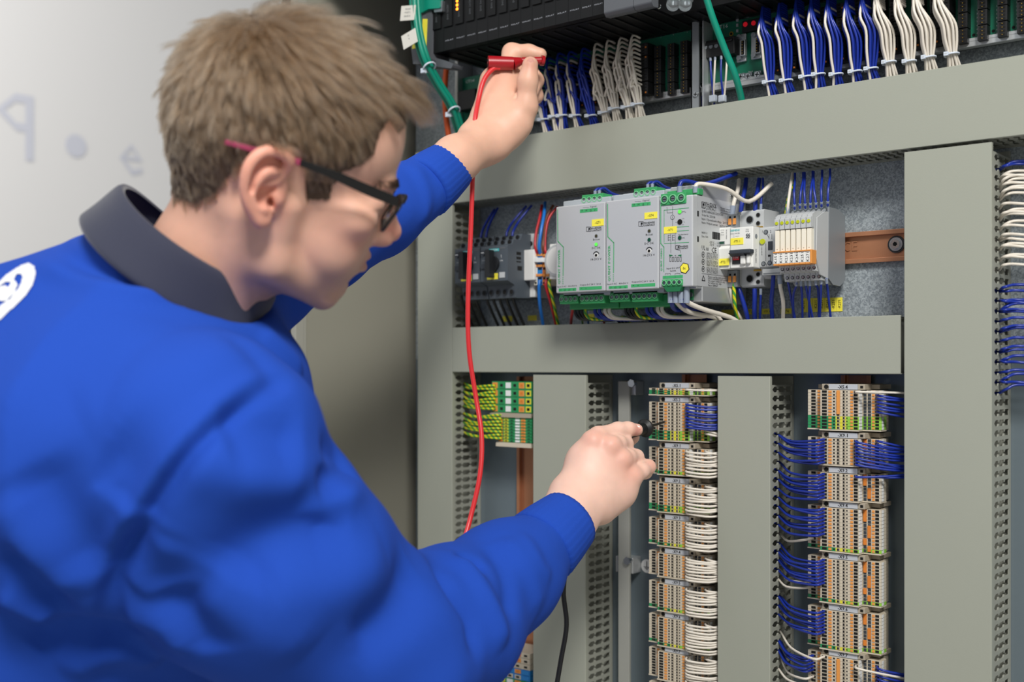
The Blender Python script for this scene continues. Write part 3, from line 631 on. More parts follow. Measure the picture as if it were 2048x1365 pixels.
# --- relay holder marked 1 2 3 4
YR = -0.056
x0, x1 = XX(376, YR), XX(376, YR)+0.026
zt, zb = ZZ(440, 424, YR), ZZ(440, 680, YR)
t = thing('relay_socket', 'grey relay socket with printed circuit diagram and yellow lens', 'relay', ((x0+x1)/2, -0.008, zc))
b = MB().prism([(-0.0085, zb-0.012), (-0.044, zb-0.012), (YR+0.003, zb), (YR, zb+0.001), (YR, zt-0.001), (YR+0.001, zt), (-0.03, zt+0.004), (-0.0085, zt+0.004)], x0, x1, 'x', 'grey_plastic'); b.obj('body', t, bevel=0.0006)
b = MB(); pb(b, S, 392, 515, 688, 728, YR-0.001, YR+0.014, 'grey_plastic'); pb(b, S, 398, 505, 712, 722, YR-0.0016, YR, 'grey_dark'); b.obj('latch', t, bevel=0.0015)
b = MB()
for (x_, y_, s_) in ((396, 453, '1'), (447, 452, '2'), (421, 664, '3'), (466, 662, '4')): pt(b, S, s_, x_, y_, 15, YR, 'ink')
ln(b, S, [(424, 470), (437, 495)], 0.0004, YR, 'ink'); ln(b, S, [(437, 470), (437, 500)], 0.0004, YR, 'ink'); ln(b, S, [(455, 470), (455, 500)], 0.0004, YR, 'ink')
pb(b, S, 430, 458, 515, 570, YR-0.0004, YR, 'starter_dark'); pb(b, S, 430, 446, 600, 612, YR-0.0003, YR, 'ink'); pt(b, S, '24-48 V/AC', 391, 576, 7, YR, 'ink', rot=True, w=56)
ln(b, S, [(417, 530), (417, 640)], 0.0004, YR, 'ink'); ln(b, S, [(445, 615), (445, 645)], 0.0004, YR, 'ink'); pt(b, S, '+', 417, 636, 8, YR, 'ink'); pt(b, S, '▲', 445, 560, 8, YR, 'ink')
b.obj('front_print', t)
b = MB()
for (x_, y_) in ((417, 457), (402, 657), (441, 652)): pc(b, S, x_, y_, 0.0027, YR, 0.0005, 'starter_dark'); pc(b, S, x_, y_, 0.0019, YR, 0.0008, 'zinc')
b.obj('clamp_screws', t, kind='stuff')
b = MB(); pc(b, S, 398, 517, 0.0031, YR, 0.0018, 'led_yellow'); b.obj('status_lamp', t)
# --- seven slim relays
YN = -0.088; PR = 0.0062; xr1 = XX(707, YN); xr0 = xr1-7*PR
RP = [(-0.0085, 0.034), (-0.025, 0.040), (-0.045, 0.0405), (-0.050, 0.036), (-0.070, 0.036), (-0.080, 0.034), (-0.086, 0.031), (-0.0865, 0.018), (-0.082, 0.017), (-0.082, -0.019), (-0.080, -0.0210), (-0.078, -0.0214), (-0.076, -0.0292), (-0.066, -0.030), (-0.064, -0.0385), (-0.045, -0.0385), (-0.040, -0.0415), (-0.022, -0.0415), (-0.0085, -0.034)]
def relay_parts(t, xa, last):
    b = MB(); g = 0.0002; b.prism([(y, zc+z) for y, z in RP], xa+g, xa+PR-g, 'x', 'grey_plastic'); b.obj('base', t, bevel=0.0003, seg=1)
    b = MB(); b.prism([(-0.0815, zc+0.030), (YN-0.001, zc+0.028), (YN-0.001, zc+0.0165), (-0.0815, zc+0.0165)], xa+g*2, xa+PR-g*2, 'x', 'grey_plastic')
    c = Vector((xa+PR/2, YN-0.001, zc+0.0235)); b.obj('retaining_lever', t, bevel=0.0004)
    b = MB(); b.cyl(c, c+Vector((0, -0.0008, 0)), 0.0019, 'led_yellow', 12); b.obj('status_lamp', t)
    b = MB(); b.box(xa+g*3, xa+PR-g*3, YN, -0.0815, zc-0.0095, zc+0.0158, 'cream'); b.box(xa+PR*.4, xa+PR*.6, YN-0.0002, YN, zc-0.0052, zc-0.0044, 'beige_dark'); b.obj('relay_cube', t, bevel=0.0005)
    b = MB(); Yt = -0.0765; pz = zc-0.0256; c = Vector((xa+PR/2+0.0006, Yt, pz)); b.cyl(c, c+Vector((0, -0.0007, 0)), 0.0019, 'hole', 12).cyl(c, c+Vector((0, -0.0009, 0)), 0.0014, 'screw', 10)
    c = Vector((xa+PR/2+0.0006, -0.0645, zc-0.0345)); b.cyl(c, c+Vector((0, -0.0010, 0)), 0.0019, 'hole', 12).cyl(c, c+Vector((0, -0.0012, 0)), 0.0014, 'screw', 10)
    c = Vector((xa+PR/2, -0.0475, zc+0.0385)); b.cyl(c, c+Vector((0, -0.003, 0.0005)), 0.0019, 'grey_dark', 10); b.obj('clamp_screws', t, kind='stuff')
for i, nm in enumerate(('K151', 'K191', 'K211', 'K231', 'K241', 'K251', 'K271')):
    xa = xr0+i*PR
    t = thing('slim_relay', '%s slim cream relay from the left, white tag reading %s' % (NTH[i], nm), 'relay', (xa+PR/2, -0.008, zc), 'row of slim relays')
    relay_parts(t, xa, i == 6)
    b = MB(); YO = YN-0.0045; b.box(xa+0.0001, xa+PR-0.0001, YO, -0.0815, zc-0.0090, zc-0.0075, 'orange'); b.box(xa+0.0001, xa+PR-0.0001, YO+0.001, -0.082, zc-0.0208, zc-0.0090, 'white_plastic'); b.box(xa+0.0001, xa+PR-0.0001, YO+0.001, -0.079, zc-0.0226, zc-0.0208, 'orange')
    if i == 6: b.box(xa+PR-0.0001, xa+PR+0.0018, YO, -0.0805, zc-0.0224, zc-0.0075, 'orange')
    o = b.obj('tag_holder', t, bevel=0.0003, seg=1)
    b = MB(); b.text(nm, (xa+PR/2, YO+0.001, zc-0.0149), 0.0030, 'ink', right=(0, 0, 1), up=(-1, 0, 0), w=0.0098); b.obj('tag_lettering', o)
# end plate on the right of the relays
b = MB(); b.prism([(-0.0085, zc+0.036), (-0.025, zc+0.0415), (-0.050, zc+0.042), (-0.052, zc-0.036), (-0.04, zc-0.0425), (-0.022, zc-0.043), (-0.0085, zc-0.036)], xr1+0.0004, xr1+0.0026, 'x', 'grey_dark')
b.prism([(-0.0085, zc+0.033), (-0.022, zc+0.038), (-0.060, zc+0.036), (-0.078, zc+0.028), (-0.0805, zc-0.016), (-0.070, zc-0.033), (-0.03, zc-0.040), (-0.0085, zc-0.034)], xr1+0.0003, xr1+0.0018, 'x', 'grey_plastic')
tag(b.obj('relay_end_cover', bevel=0.0003), 'grey end cover closing the row of slim relays on its right', 'end cover')
# ---------------- wires of this section
def w4(pts, Ys, r, m, label, group, ferr=None, zf=Z4, **k):
    P = [at(*zf(x, y), Y) for (x, y), Y in zip(pts, Ys)]
    return wire(P, r, m, label, group, ferrule=ferr, **k)
gU = 'blue wires from the upper duct to the slim relays'
for a_, c_ in (((600, 85), (598, 318)), ((652, 80), (632, 312)), ((662, 80), (665, 312)), ((712, 72), (698, 308)), ((718, 74), (733, 306)), ((772, 66), (768, 302)), ((822, 58), (808, 298))):
    mx = ((a_[0]+c_[0])/2-4, (a_[1]+c_[1])/2)
    w4([a_, (a_[0], a_[1]+50), mx, (c_[0], c_[1]-30), c_], [-0.035, -0.040, -0.050, -0.052, -0.049], 0.0014, 'blue_wire', 'thin blue wire dropping from the upper duct to the slim relays', gU, (1, 0.007, 'ferrule'))
gU = 'wires from the upper duct to the small devices'
w4([(585, 85), (575, 150), (560, 260), (552, 345)], [-0.03, -0.04, -0.05, -0.05], 0.0018, 'white_wire', 'cream wire dropping to the left end of the slim relays', gU, (1, 0.008, 'ferrule'))
w4([(602, 90), (588, 160), (560, 230), (540, 345)], [-0.028, -0.036, -0.046, -0.048], 0.0015, 'earth_wire', 'yellow-green wire dropping to the left end of the slim relays', gU)
w4([(248, 125), (240, 190), (215, 270), (202, 350)], [-0.030, -0.038, -0.045, -0.046], 0.0026, 'white_wire', 'thick cream wire dropping to the module tagged -FT2', gU, (1, 0.011, 'ferrule'))
w4([(292, 120), (285, 180), (268, 260), (258, 330)], [-0.025, -0.033, -0.042, -0.043], 0.0027, 'blue_wire', 'thick blue wire dropping to the breaker tagged -F71.1', gU)
w4([(375, 120), (365, 190), (352, 250), (350, 322)], [-0.028, -0.035, -0.042, -0.043], 0.0027, 'blue_wire', 'thick blue wire above the right side of the circuit breaker', gU)
w4([(398, 118), (398, 190), (388, 240), (384, 318)], [-0.030, -0.038, -0.042, -0.043], 0.0014, 'blue_wire', 'thin blue wire between the breaker and the relay socket', gU, (1, 0.007, 'ferrule'))
w4([(165, 135), (150, 180), (125, 188), (100, 190)], [-0.02, -0.03, -0.03, -0.012], 0.0022, 'white_wire', 'cream wire curling behind the silver sided module', gU)
gL = 'blue wires from the slim relays to the middle duct'
for a_, m_, c_ in (((545, 695), (562, 800), (600, 1000)), ((608, 765), (590, 860), (592, 1000)), ((638, 765), (645, 860), (648, 1000)), ((668, 760), (682, 860), (712, 1000)), ((694, 762), (690, 880), (690, 1000)), ((732, 758), (748, 830), (752, 1000)), ((764, 752), (763, 860), (757, 1000)), ((800, 748), (808, 830), (826, 1000))):
    w4([a_, (a_[0]+1, a_[1]+30), m_, c_], [-0.060, -0.058, -0.050, -0.034], 0.0014, 'blue_wire', 'thin blue wire running down from the slim relays', gL, (0, 0.006, 'ferrule'))
gL = 'wires from the small devices to the middle duct'
w4([(464, 732), (460, 800), (452, 900), (458, 1010)], [-0.05, -0.05, -0.045, -0.034], 0.0025, 'blue_wire', 'thick blue wire under the relay socket', gL)
w4([(504, 730), (508, 800), (526, 900), (524, 1010)], [-0.05, -0.05, -0.045, -0.034], 0.0024, 'white_wire', 'cream wire under the relay socket', gL, (0, 0.010, 'ferrule'))
w4([(345, 815), (346, 870), (344, 950), (346, 1010)], [-0.043, -0.043, -0.040, -0.034], 0.0028, 'blue_wire', 'thick blue wire under the breaker tagged -F71.1', gL)
w4([(384, 815), (384, 870), (380, 950), (379, 1010)], [-0.043, -0.043, -0.040, -0.034], 0.0014, 'blue_wire', 'thin blue wire beside the thick one under the breaker', gL, (0, 0.007, 'ferrule'))
w4([(214, 775), (216, 830), (222, 930), (238, 1015)], [-0.052, -0.052, -0.046, -0.034], 0.0022, 'earth_wire', 'yellow-green wire under the module tagged -FT2', gL)
w4([(190, 780), (195, 840), (215, 930), (268, 1012)], [-0.050, -0.050, -0.040, -0.030], 0.0020, 'white_wire', 'cream wire under the module tagged -FT2', gL)
w4([(240, 800), (258, 850), (288, 950), (302, 1012)], [-0.044, -0.044, -0.040, -0.034], 0.0028, 'blue_wire', 'thick blue wire slanting down left of the breaker', gL)
# ---------------- yellow stickers on the plate
def sticker(zf, x0, x1, y0, y1, s, rot, label, fs=None):
    o = yellow_tag(zf, x0, x1, y0, y1, -0.0002, s, None, rot=rot, fs=fs); return tag(o, label, 'sticker', 'yellow stickers on the mounting plate')
for i, nm in enumerate(('K151', 'K191', 'K211', 'K231', 'K241', 'K251', 'K271')):
    x_ = 638+i*37.6; sticker(Z4, x_, x_+36, 876-i*1.0, 964-i*1.0, '-'+nm, True, '%s upright yellow sticker from the left, reading %s, below the relays' % (NTH[i], nm), fs=17)
sticker(Z4, 510, 577, 940, 974, 'K74', False, 'yellow sticker reading K74 below the relay socket', 17)
sticker(Z4, 392, 452, 941, 976, '-F71.1', False, 'yellow plate sticker reading -F71.1 below the circuit breaker', 13)
sticker(Z4, 286, 340, 944, 978, '-FT2', False, 'short yellow plate sticker reading -FT2, left of the -F71.1 sticker', 15)
sticker(Z4, 136, 212, 948, 984, None, False, 'shaded yellow sticker half behind the cream wires')
sticker(Z3, 443, 510, 1032, 1072, None, False, 'yellow sticker below the right motor starter')
sticker(Z3, 620, 682, 1028, 1066, None, False, 'yellow sticker below the white terminals left of the power supplies')
sticker(Z3, 1020, 1088, 1018, 1056, None, False, 'yellow sticker below the left power supply')
# ================================================================ motor starters on the left
S = Z3; YS = -0.092
for k, (xa, xb, lab) in enumerate(((98, 283, 'left dark grey motor starter, mostly behind the red lead'), (286, 480, 'right dark grey motor starter with black rotary knob'))):
    x0, x1 = AX(S(xa, 0)[0], YS), AX(S(xb, 0)[0], YS)
    if k == 1: ref = (x0, x1)
    else: x1 = AX(S(283, 0)[0], YS); x0 = x1-0.045
    q = 286 if k else 101; 
    def L(x, y, q=q): return Z3(x-286+q if q != 286 else x, y+(0 if q == 286 else 12))
    zt, zb = AZ(*Z3(380, 470), YS), AZ(*Z3(380, 905), YS)
    t = thing('motor_starter', lab, 'motor starter', ((x0+x1)/2, -0.008, (zt+zb)/2), 'dark grey motor starters')
    b = MB(); h = zt-zb; f = lambda k_: zt-h*k_
    b.prism([(-0.0085, zb+0.002), (-0.074, zb), (-0.078, f(.80)), (YS+0.012, f(.78)), (YS, f(.73)), (YS, f(.16)), (YS+0.010, f(.13)), (YS+0.012, f(.06)), (-0.066, f(.05)), (-0.062, f(-.06)), (-0.0085, f(-.06))], x0+0.0004, x1-0.0004, 'x', 'starter')
    b.obj('body', t, bevel=0.0010)
    b = MB()
    for i in range(4):
        xx = x0+(x1-x0)*(i+.5)/4
        for (yy, zz, r) in ((YS+0.0112, f(.095), 0.0028), (-0.0765, f(.90), 0.0030), (-0.0645, f(.0), 0.0026)):
            c = Vector((xx, yy, zz)); b.cyl(c, c+Vector((0, -0.0012, 0)), r*1.2, 'starter_dark', 14).cyl(c, c+Vector((0, -0.0015, 0)), r, 'hole', 12)
    b.obj('clamp_openings', t, kind='stuff')
    b = MB(); xm = x0+(x1-x0)*0.5
    b.box(x0+0.015, x0+0.032, YS-0.0004, YS, f(.245), f(.20), 'teal_print'); b.box(x0+0.034, x0+0.043, YS-0.0003, YS, f(.21), f(.19), 'ink_grey'); b.text('SIEMENS', (x0+0.0235, YS-0.0004, f(.222)), 0.0022, 'label_white', w=0.014)
    b.text('I', (x0+0.036, YS, f(.33)), 0.004, 'label_white'); b.text('ON', (x0+0.036, YS, f(.40)), 0.0022, 'label_white')
    for i in range(3): b.box(x0+0.003, x0+0.009, YS-0.0003, YS, f(.30+i*.09), f(.285+i*.09), 'grey_dark')
    b.obj('front_print', t)
    b = MB(); b.box(x0+0.002, x0+0.012, YS-0.003, YS, f(.52), f(.44), 'starter_dark'); c = Vector((x0+0.007, YS-0.003, f(.26))); b.cyl(c+Vector((0, 0.003, 0)), c+Vector((0, -0.001, 0)), 0.0036, 'starter_dark', 16); b.box(c.x-0.0025, c.x+0.0025, c.y-0.0016, c.y, c.z-0.0006, c.z+0.0006, 'label_white'); b.obj('current_dial', t, bevel=0.0004)
    b = MB(); c = Vector((x0+0.0225, YS, f(.45))); b.cyl(c, c+Vector((0, -0.004, 0)), 0.0105, 'knob', 28); b.prism([(c.x-0.0042, c.z-0.018), (c.x+0.0042, c.z-0.018), (c.x+0.0034, c.z+0.018), (c.x-0.0034, c.z+0.018)], YS-0.013, YS-0.003, 'y', 'knob'); b.obj('rotary_knob', t, bevel=0.0012)
    b = MB().box(x0+0.012, x0+0.030, YS-0.0008, YS, f(.70), f(.60), 'label_yellow'); b.text('-Q%d' % (k+1), (x0+0.021, YS-0.0008, f(.65)), 0.003, 'ink'); b.obj('label_sticker', t)
    b = MB().box(x0+0.033, x0+0.042, YS-0.0008, YS, f(.68), f(.59), 'grey_plastic'); b.obj('test_button', t)
    if k == 1:
        b = MB()
        for (ya, k0, k1) in ((YS+0.018, .25, .30), (YS+0.018, .33, .37), (YS+0.020, .48, .55), (YS+0.018, .40, .42)): b.box(x1-0.0004, x1-0.0001, ya, ya+0.009, f(k1), f(k0), 'hole')
        b.obj('side_vents', t)
def w3(pts, Ys, r, m, label, group, **k): return w4(pts, Ys, r, m, label, group, zf=Z3, **k)
g = 'blue wires above the motor starters'
for i, (a_, c_) in enumerate((((290, 480), (385, 280)), ((326, 476), (408, 270)), ((470, 468), (610, 255)), ((512, 468), (648, 250)))):
    mid = (a_[0]+(c_[0]-a_[0])*.35, a_[1]+(c_[1]-a_[1])*.5)
    w3([a_, (a_[0]+6, a_[1]-35), mid, c_], [-0.064, -0.062, -0.050, -0.034], 0.0017, 'blue_wire', 'blue wire rising from the %s motor starter' % ('left' if i < 2 else 'right'), g)
g = 'black wires below the motor starters'
for i, x_ in enumerate((150, 200, 250, 330, 375, 420, 470, 515)):
    w3([(x_, 885), (x_+4, 925), (x_+30, 990), (x_+80, 1100)], [-0.070, -0.068, -0.055, -0.034], 0.0020, 'black_wire', 'black wire hanging below the %s motor starter' % ('left' if i < 3 else 'right'), g)
# ---------------- small white terminals left of the power supplies
Yw = -0.058
t = thing('terminal_group', 'small white terminal group with orange and blue clamps beside the left power supply', 'terminal', (AX(Z3(690, 0)[0], Yw), -0.008, AZ(*Z3(690, 700), Yw)))
b = MB(); pb(b, Z3, 582, 664, 565, 780, Yw, -0.0085, 'white_plastic'); pb(b, Z3, 606, 668, 780, 900, Yw+0.012, -0.0085, 'white_plastic'); b.obj('end_block', t, bevel=0.0008)
b = MB(); pb(b, Z3, 612, 664, 452, 566, Yw+0.014, -0.02, 'grey_plastic'); pc(b, Z3, 640, 522, 0.0035, Yw+0.014, 0.0006, 'hole'); b.obj('end_bracket', t, bevel=0.0006)
for i, (xa, xb, mm) in enumerate(((664, 686, 'cream'), (687, 722, 'blue_terminal'), (723, 745, 'orange_deep'), (746, 772, 'cream'))):
    b = MB(); pb(b, Z3, xa, xb, 590+i*0, 815, Yw+0.006, -0.0085, mm); pb(b, Z3, xa, xb, 620, 652, Yw, Yw+0.006, 'label_white')
    for yy in (590, 668, 735): pb(b, Z3, xa+2, xb-2, yy, yy+18, Yw+0.004, Yw+0.006, 'orange')
    for yy in (692, 760, 792): pb(b, Z3, xa+4, xb-4, yy, yy+14, Yw+0.0054, Yw+0.006, 'hole')
    b.obj('terminal_block', t, bevel=0.0003, seg=1)
YD = -0.066
t = thing('socket_outlet', 'white rail mounted unit with round face, half hidden by the left power supply', 'socket', (AX(Z3(800, 0)[0], YD), -0.008, AZ(*Z3(800, 650), YD)))
b = MB(); pb(b, Z3, 772, 905, 520, 770, YD, -0.0085, 'white_plastic'); b.obj('body', t, bevel=0.0012)
b = MB(); c = at(*Z3(838, 640), YD); b.cyl(c, c+Vector((0, -0.003, 0)), 0.0205, 'grey_plastic', 32); b.cyl(c+Vector((0, -0.003, 0)), c+Vector((0, -0.0035, 0)), 0.0175, 'white_plastic', 32); pc(b, Z3, 798, 542, 0.0010, YD, 0.0005, 'hole', 8); b.obj('round_face', t)
g = 'wires above the small white terminals'
w3([(690, 592), (672, 540), (680, 440), (706, 330), (720, 250)], [-0.053, -0.056, -0.05, -0.04, -0.03], 0.0018, 'red_wire', 'red wire rising from the small white terminals', g)
w3([(708, 592), (700, 540), (716, 420), (735, 320), (742, 230)], [-0.053, -0.058, -0.055, -0.045, -0.03], 0.0022, 'lightblue_wire', 'bright blue wire rising from the small white terminals', g)
w3([(735, 592), (728, 540), (736, 450), (752, 340), (800, 250)], [-0.053, -0.056, -0.05, -0.04, -0.03], 0.0018, 'brown_wire', 'brown wire rising from the small white terminals', g)
w3([(752, 592), (742, 560), (745, 450), (770, 340), (830, 260)], [-0.053, -0.054, -0.048, -0.04, -0.03], 0.0018, 'red_wire', 'red wire slanting up behind the left power supply', g)
g = 'wires below the small white terminals'
w3([(706, 780), (700, 830), (705, 950), (728, 1100)], [-0.054, -0.056, -0.05, -0.032], 0.0023, 'lightblue_wire', 'bright blue wire hanging below the small white terminals', g)
w3([(755, 775), (748, 820), (780, 930), (822, 1100)], [-0.054, -0.056, -0.05, -0.032], 0.0021, 'red_wire', 'red wire hanging below the small white terminals', g)
w3([(775, 775), (772, 820), (800, 930), (836, 1100)], [-0.054, -0.058, -0.052, -0.032], 0.0021, 'earth_wire', 'yellow-green wire hanging below the small white terminals', g)
g = 'loose wires below the power supplies'
w3([(940, 975), (930, 1030), (925, 1100)], [-0.08, -0.06, -0.034], 0.0019, 'red_wire', 'red wire behind the black leads of the left power supply', g)
w3([(1000, 990), (1003, 1040), (1008, 1100)], [-0.07, -0.055, -0.034], 0.0016, 'earth_wire', 'yellow-green wire below the left power supply', g)
w3([(1030, 985), (1042, 1040), (1050, 1100)], [-0.07, -0.055, -0.034], 0.0016, 'lightblue_wire', 'bright blue wire below the left power supply', g)
w3([(1165, 985), (1160, 1040), (1158, 1100)], [-0.07, -0.055, -0.034], 0.0016, 'red_wire', 'red wire below the gap between the power supplies', g)
# ================================================================ terminal columns
PZ = 0.0
def slice_mesh(name, p, kind):
    "one terminal block, x centred on the rail, z from 0 to p; kind: beige / earth / open"
    b = MB(); g = 0.00012
    c1, c2, c3, c4 = ('beige', 'beige', 'beige', 'beige') if kind != 'earth' else ('cream_earth_green', 'cream_earth_green', 'earth_yellow', 'earth_lime')
    body = [(-0.033, -0.0085), (-0.036, -0.030), (-0.0415, -0.036), (-0.0415, -0.050), (-0.0215, -0.050), (-0.0215, -0.062), (0.0215, -0.062), (0.0215, -0.050), (0.0415, -0.050), (0.0415, -0.036), (0.036, -0.030), (0.033, -0.0085)]
    b.prism(body, g, p-g, 'z', 'beige')
    def pl(x0, x1, Y, z0, z1, m, d=0.0002): b.box(x0, x1, Y-d, Y+0.0001, p*z0, p*z1, m)
    # coloured skins (whole block is moulded in that colour)
    if kind == 'earth':
        pl(-0.0415, -0.0215, -0.050, .04, .96, c1, 0.00015); pl(-0.0215, -0.004, -0.062, .04, .96, c2, 0.00015)
        pl(-0.004, 0.008, -0.062, .04, .96, c3, 0.00015); pl(0.008, 0.0215, -0.062, .04, .96, c4, 0.00015); pl(0.0215, 0.0415, -0.050, .04, .96, c4, 0.00015)
        b.box(0.0415, 0.04165, -0.050, -0.036, p*.04, p*.96, c4); b.box(0.0215, 0.02165, -0.062, -0.050, p*.04, p*.96, c4)
    h = 'hole'
    # left tier
    pl(-0.0375, -0.0325, -0.050, .16, .84, h, .0003); pl(-0.0300, -0.0265, -0.050, .18, .80, 'orange', .0007); pl(-0.0245, -0.0228, -0.050, .3, .7, h, .0003)
    # middle tier
    pl(-0.0195, -0.0140, -0.062, .16, .84, h, .0003); pl(-0.0120, -0.0085, -0.062, .18, .80, 'orange', .0007); pl(-0.0068, -0.0048, -0.062, .28, .72, h, .0003)
    pl(-0.0026, 0.0010, -0.062, .12, .88, 'beige_dark', .0003); pl(-0.0022, -0.0002, -0.062, .2, .8, h, .0004)
    pl(0.0040, 0.0070, -0.062, .12, .88, 'beige_dark', .0003); pl(0.0044, 0.0060, -0.062, .2, .8, h, .0004); pl(0.0082, 0.0094, -0.062, .3, .7, h, .0003)
    pl(0.0128, 0.0156, -0.062, .18, .80, 'orange', .0007); pl(0.0165, 0.0208, -0.062, .16, .84, h, .0003)
    # right tier
    pl(0.0222, 0.0255, -0.050, .1, .9, 'starter_dark', .0003); pl(0.0270, 0.0305, -0.050, .1, .9, 'starter_dark', .0003)
    pl(0.0318, 0.0345, -0.050, .18, .80, 'orange', .0007); pl(0.0352, 0.0392, -0.050, .16, .84, h, .0003)
    # marker strips on the right flanks
    b.box(0.0216, 0.0221, -0.0605, -0.0535, p*.08, p*.92, 'label_white'); b.box(0.0416, 0.0421, -0.0485, -0.0435, p*.08, p*.92, 'label_white')
    me = bpy.data.meshes.new(name); me.from_pydata(b.v, [], b.f)
    for n in b.mats: me.materials.append(MT[n])
    me.polygons.foreach_set('material_index', b.m); me.update()
    return me
PP = 0.0037
SL = {k: slice_mesh('terminal_block', PP, k) for k in ('beige', 'earth')}
def strip(xc, pxl, groups, column, lpx, grp):
    out = []
    for (nm, ya, yb, n, earth, jump) in groups:
        # ya: top of the label carrier, yb: bottom of the last block (image rows at column pxl, middle tier)
        z1 = AZ(pxl, ya, -0.062); z0 = AZ(pxl, yb, -0.062); carrier = 0.0068
        p = (z1-carrier-z0-0.0015)/n; s = p/PP
        t = thing('terminal_strip', column[groups.index((nm, ya, yb, n, earth, jump))] if len(column) > 1 else column[0], 'terminal strip', (xc, -0.008, z0), grp)
        b = MB(); b.box(xc-0.0215, xc+0.027, -0.058, -0.0085, z1-carrier+0.0004, z1-0.0003, 'beige_dark')
        b.box(xc-0.034, xc+0.036, -0.040, -0.0085, z1-carrier+0.001, z1-0.001, 'beige_dark')
        c = Vector((xc-0.0165, -0.058, z1-carrier/2)); b.cyl(c, c+Vector((0, -0.0005, 0)), 0.0024, 'hole', 12); c = Vector((xc+0.0235, -0.058, z1-carrier/2)); b.box(c.x-0.0016, c.x+0.0016, -0.0585, -0.058, c.z-0.0014, c.z+0.0014, 'hole')
        o = b.obj('marker_carrier', t, bevel=0.0004, seg=1)
        b = MB(); b.box(xc-0.0125, xc+0.0195, -0.0605, -0.058, z1-carrier+0.0006, z1-0.0005, 'label_grey')
        if nm: b.text('-'+nm, (xc+0.0035, -0.0605, z1-carrier/2), 0.0036, 'ink', w=0.0108, bold=1)
        b.obj('name_plate', o)
        b = MB(); b.prism([(xc+x, y) for x, y in [(-0.033, -0.0085), (-0.036, -0.030), (-0.0418, -0.036), (-0.0418, -0.0508), (-0.0222, -0.0508), (-0.0222, -0.0630), (0.0222, -0.0630), (0.0222, -0.0508), (0.0418, -0.0508), (0.0418, -0.036), (0.036, -0.030), (0.033, -0.0085)]], z0, z0+0.0013, 'z', 'beige'); b.obj('end_plate', t)
        for i in range(n):
            e = i < earth
            o = bpy.data.objects.new('terminal_block', SL['earth' if e else 'beige']); COL.objects.link(o); o.parent = t
            o.location = (0, 0.008, 0.0015+p*i); o.scale = (1, 1, s)
        for (jx, j0, j1) in jump:
            Y = -0.062 if jx < 0.0215 else -0.050
            b = MB(); za, zb_ = z1-carrier-p*j1, z1-carrier-p*j0
            b.box(xc+jx-0.0018, xc+jx+0.0018, Y-0.0016, Y+0.0005, za+0.0004, zb_-0.0004, 'orange_deep' if jx > .0215 else 'orange'); b.obj('jumper_bar', t, bevel=0.0003, seg=1)
        out.append((nm, t, z0+0.0015, z1-carrier, p, n))
    return out
def yy7(v): return 720+v/3.261
def yy8(v): return 1040+v/3.261
G3 = [('X5.4', yy7(156), yy7(462), 12, 4, [(-0.0008, 0, 7.5)]), ('X9.1', yy7(470), yy7(692), 8, 0, [(0.0240, 0, 3.6), (0.0287, 6, 8)]), ('X9.2', yy7(698), yy7(922), 8, 0, [(0.0240, 0, 3.6), (0.0287, 4, 7.4)]),
      ('X9.4', yy7(924), yy8(212), 12, 1, [(0.0240, 0, 3.6), (0.0287, 4.4, 8), (0.0240, 8, 10), (0.0287, 10, 11.8)]), ('X9.5', yy8(216), yy8(548), 13, 1, [(0.0240, 0, 3.6), (0.0287, 4.2, 8), (0.0240, 8, 10), (0.0287, 10, 12)]),
      ('X9.6', yy8(552), yy8(853), 11, 1, [(0.0240, 0, 3.4), (0.0287, 4, 7.4), (0.0240, 7.6, 9.4)]), ('X9.7', yy8(850), yy8(850+330), 12, 0, [(-0.0008, 0.3, 12)])]
xc3 = -0.524
R3 = strip(xc3, 1662, G3, ['topmost terminal strip of the right column, plate reading X5.4', 'second terminal strip of the right column, plate reading X9.1', 'third terminal strip of the right column, plate reading X9.2', 'fourth terminal strip of the right column, plate reading X9.4', 'fifth terminal strip of the right column, plate reading X9.5', 'sixth terminal strip of the right column, plate reading X9.6', 'lowest terminal strip of the right column, plate reading X9.7'], 0, 'terminal strips of the right column')
def yy5(v): return 720+v/3.413
def yy6(v): return 1050+v/3.413
G2 = [('X5.1', yy5(156), yy5(247), 3, 2, []), ('X5.2', yy5(252), yy5(558), 12, 3, []), ('X9.1', yy5(566), yy5(790), 8, 1, []), ('X9.2', yy5(804), yy5(1048), 9, 2, []), ('X9.3', yy5(1056), yy5(1280), 9, 1, []),
      ('X9.4', yy6(162), yy6(365), 8, 0, []), ('X9.5', yy6(371), yy6(600), 9, 1, []), ('X9.6', yy6(602), yy6(840), 10, 1, []), ('X9.7', yy6(836), yy6(1072), 10, 0, []), ('X9.8', yy6(1076), yy6(1330), 10, 0, [])]
xc2 = RX2+0.004
G2L = ['topmost terminal strip of the middle column, only three blocks tall', 'terminal strip of the middle column that the black probe touches', 'terminal strip of the middle column just below the probed one', 'terminal strip of the middle column level with the little finger of the hand', 'terminal strip of the middle column level with the wrist of the pointing hand', 'terminal strip of the middle column beside the round earth sign', 'fourth terminal strip from the bottom edge in the middle column', 'third terminal strip from the bottom edge in the middle column', 'last terminal strip seen whole in the middle column', 'terminal strip of the middle column cut by the bottom edge']
R2 = []
for g_, l_ in zip(G2, G2L): R2 += strip(xc2, 1337, [g_], (l_,), 0, 'terminal strips of the middle column')
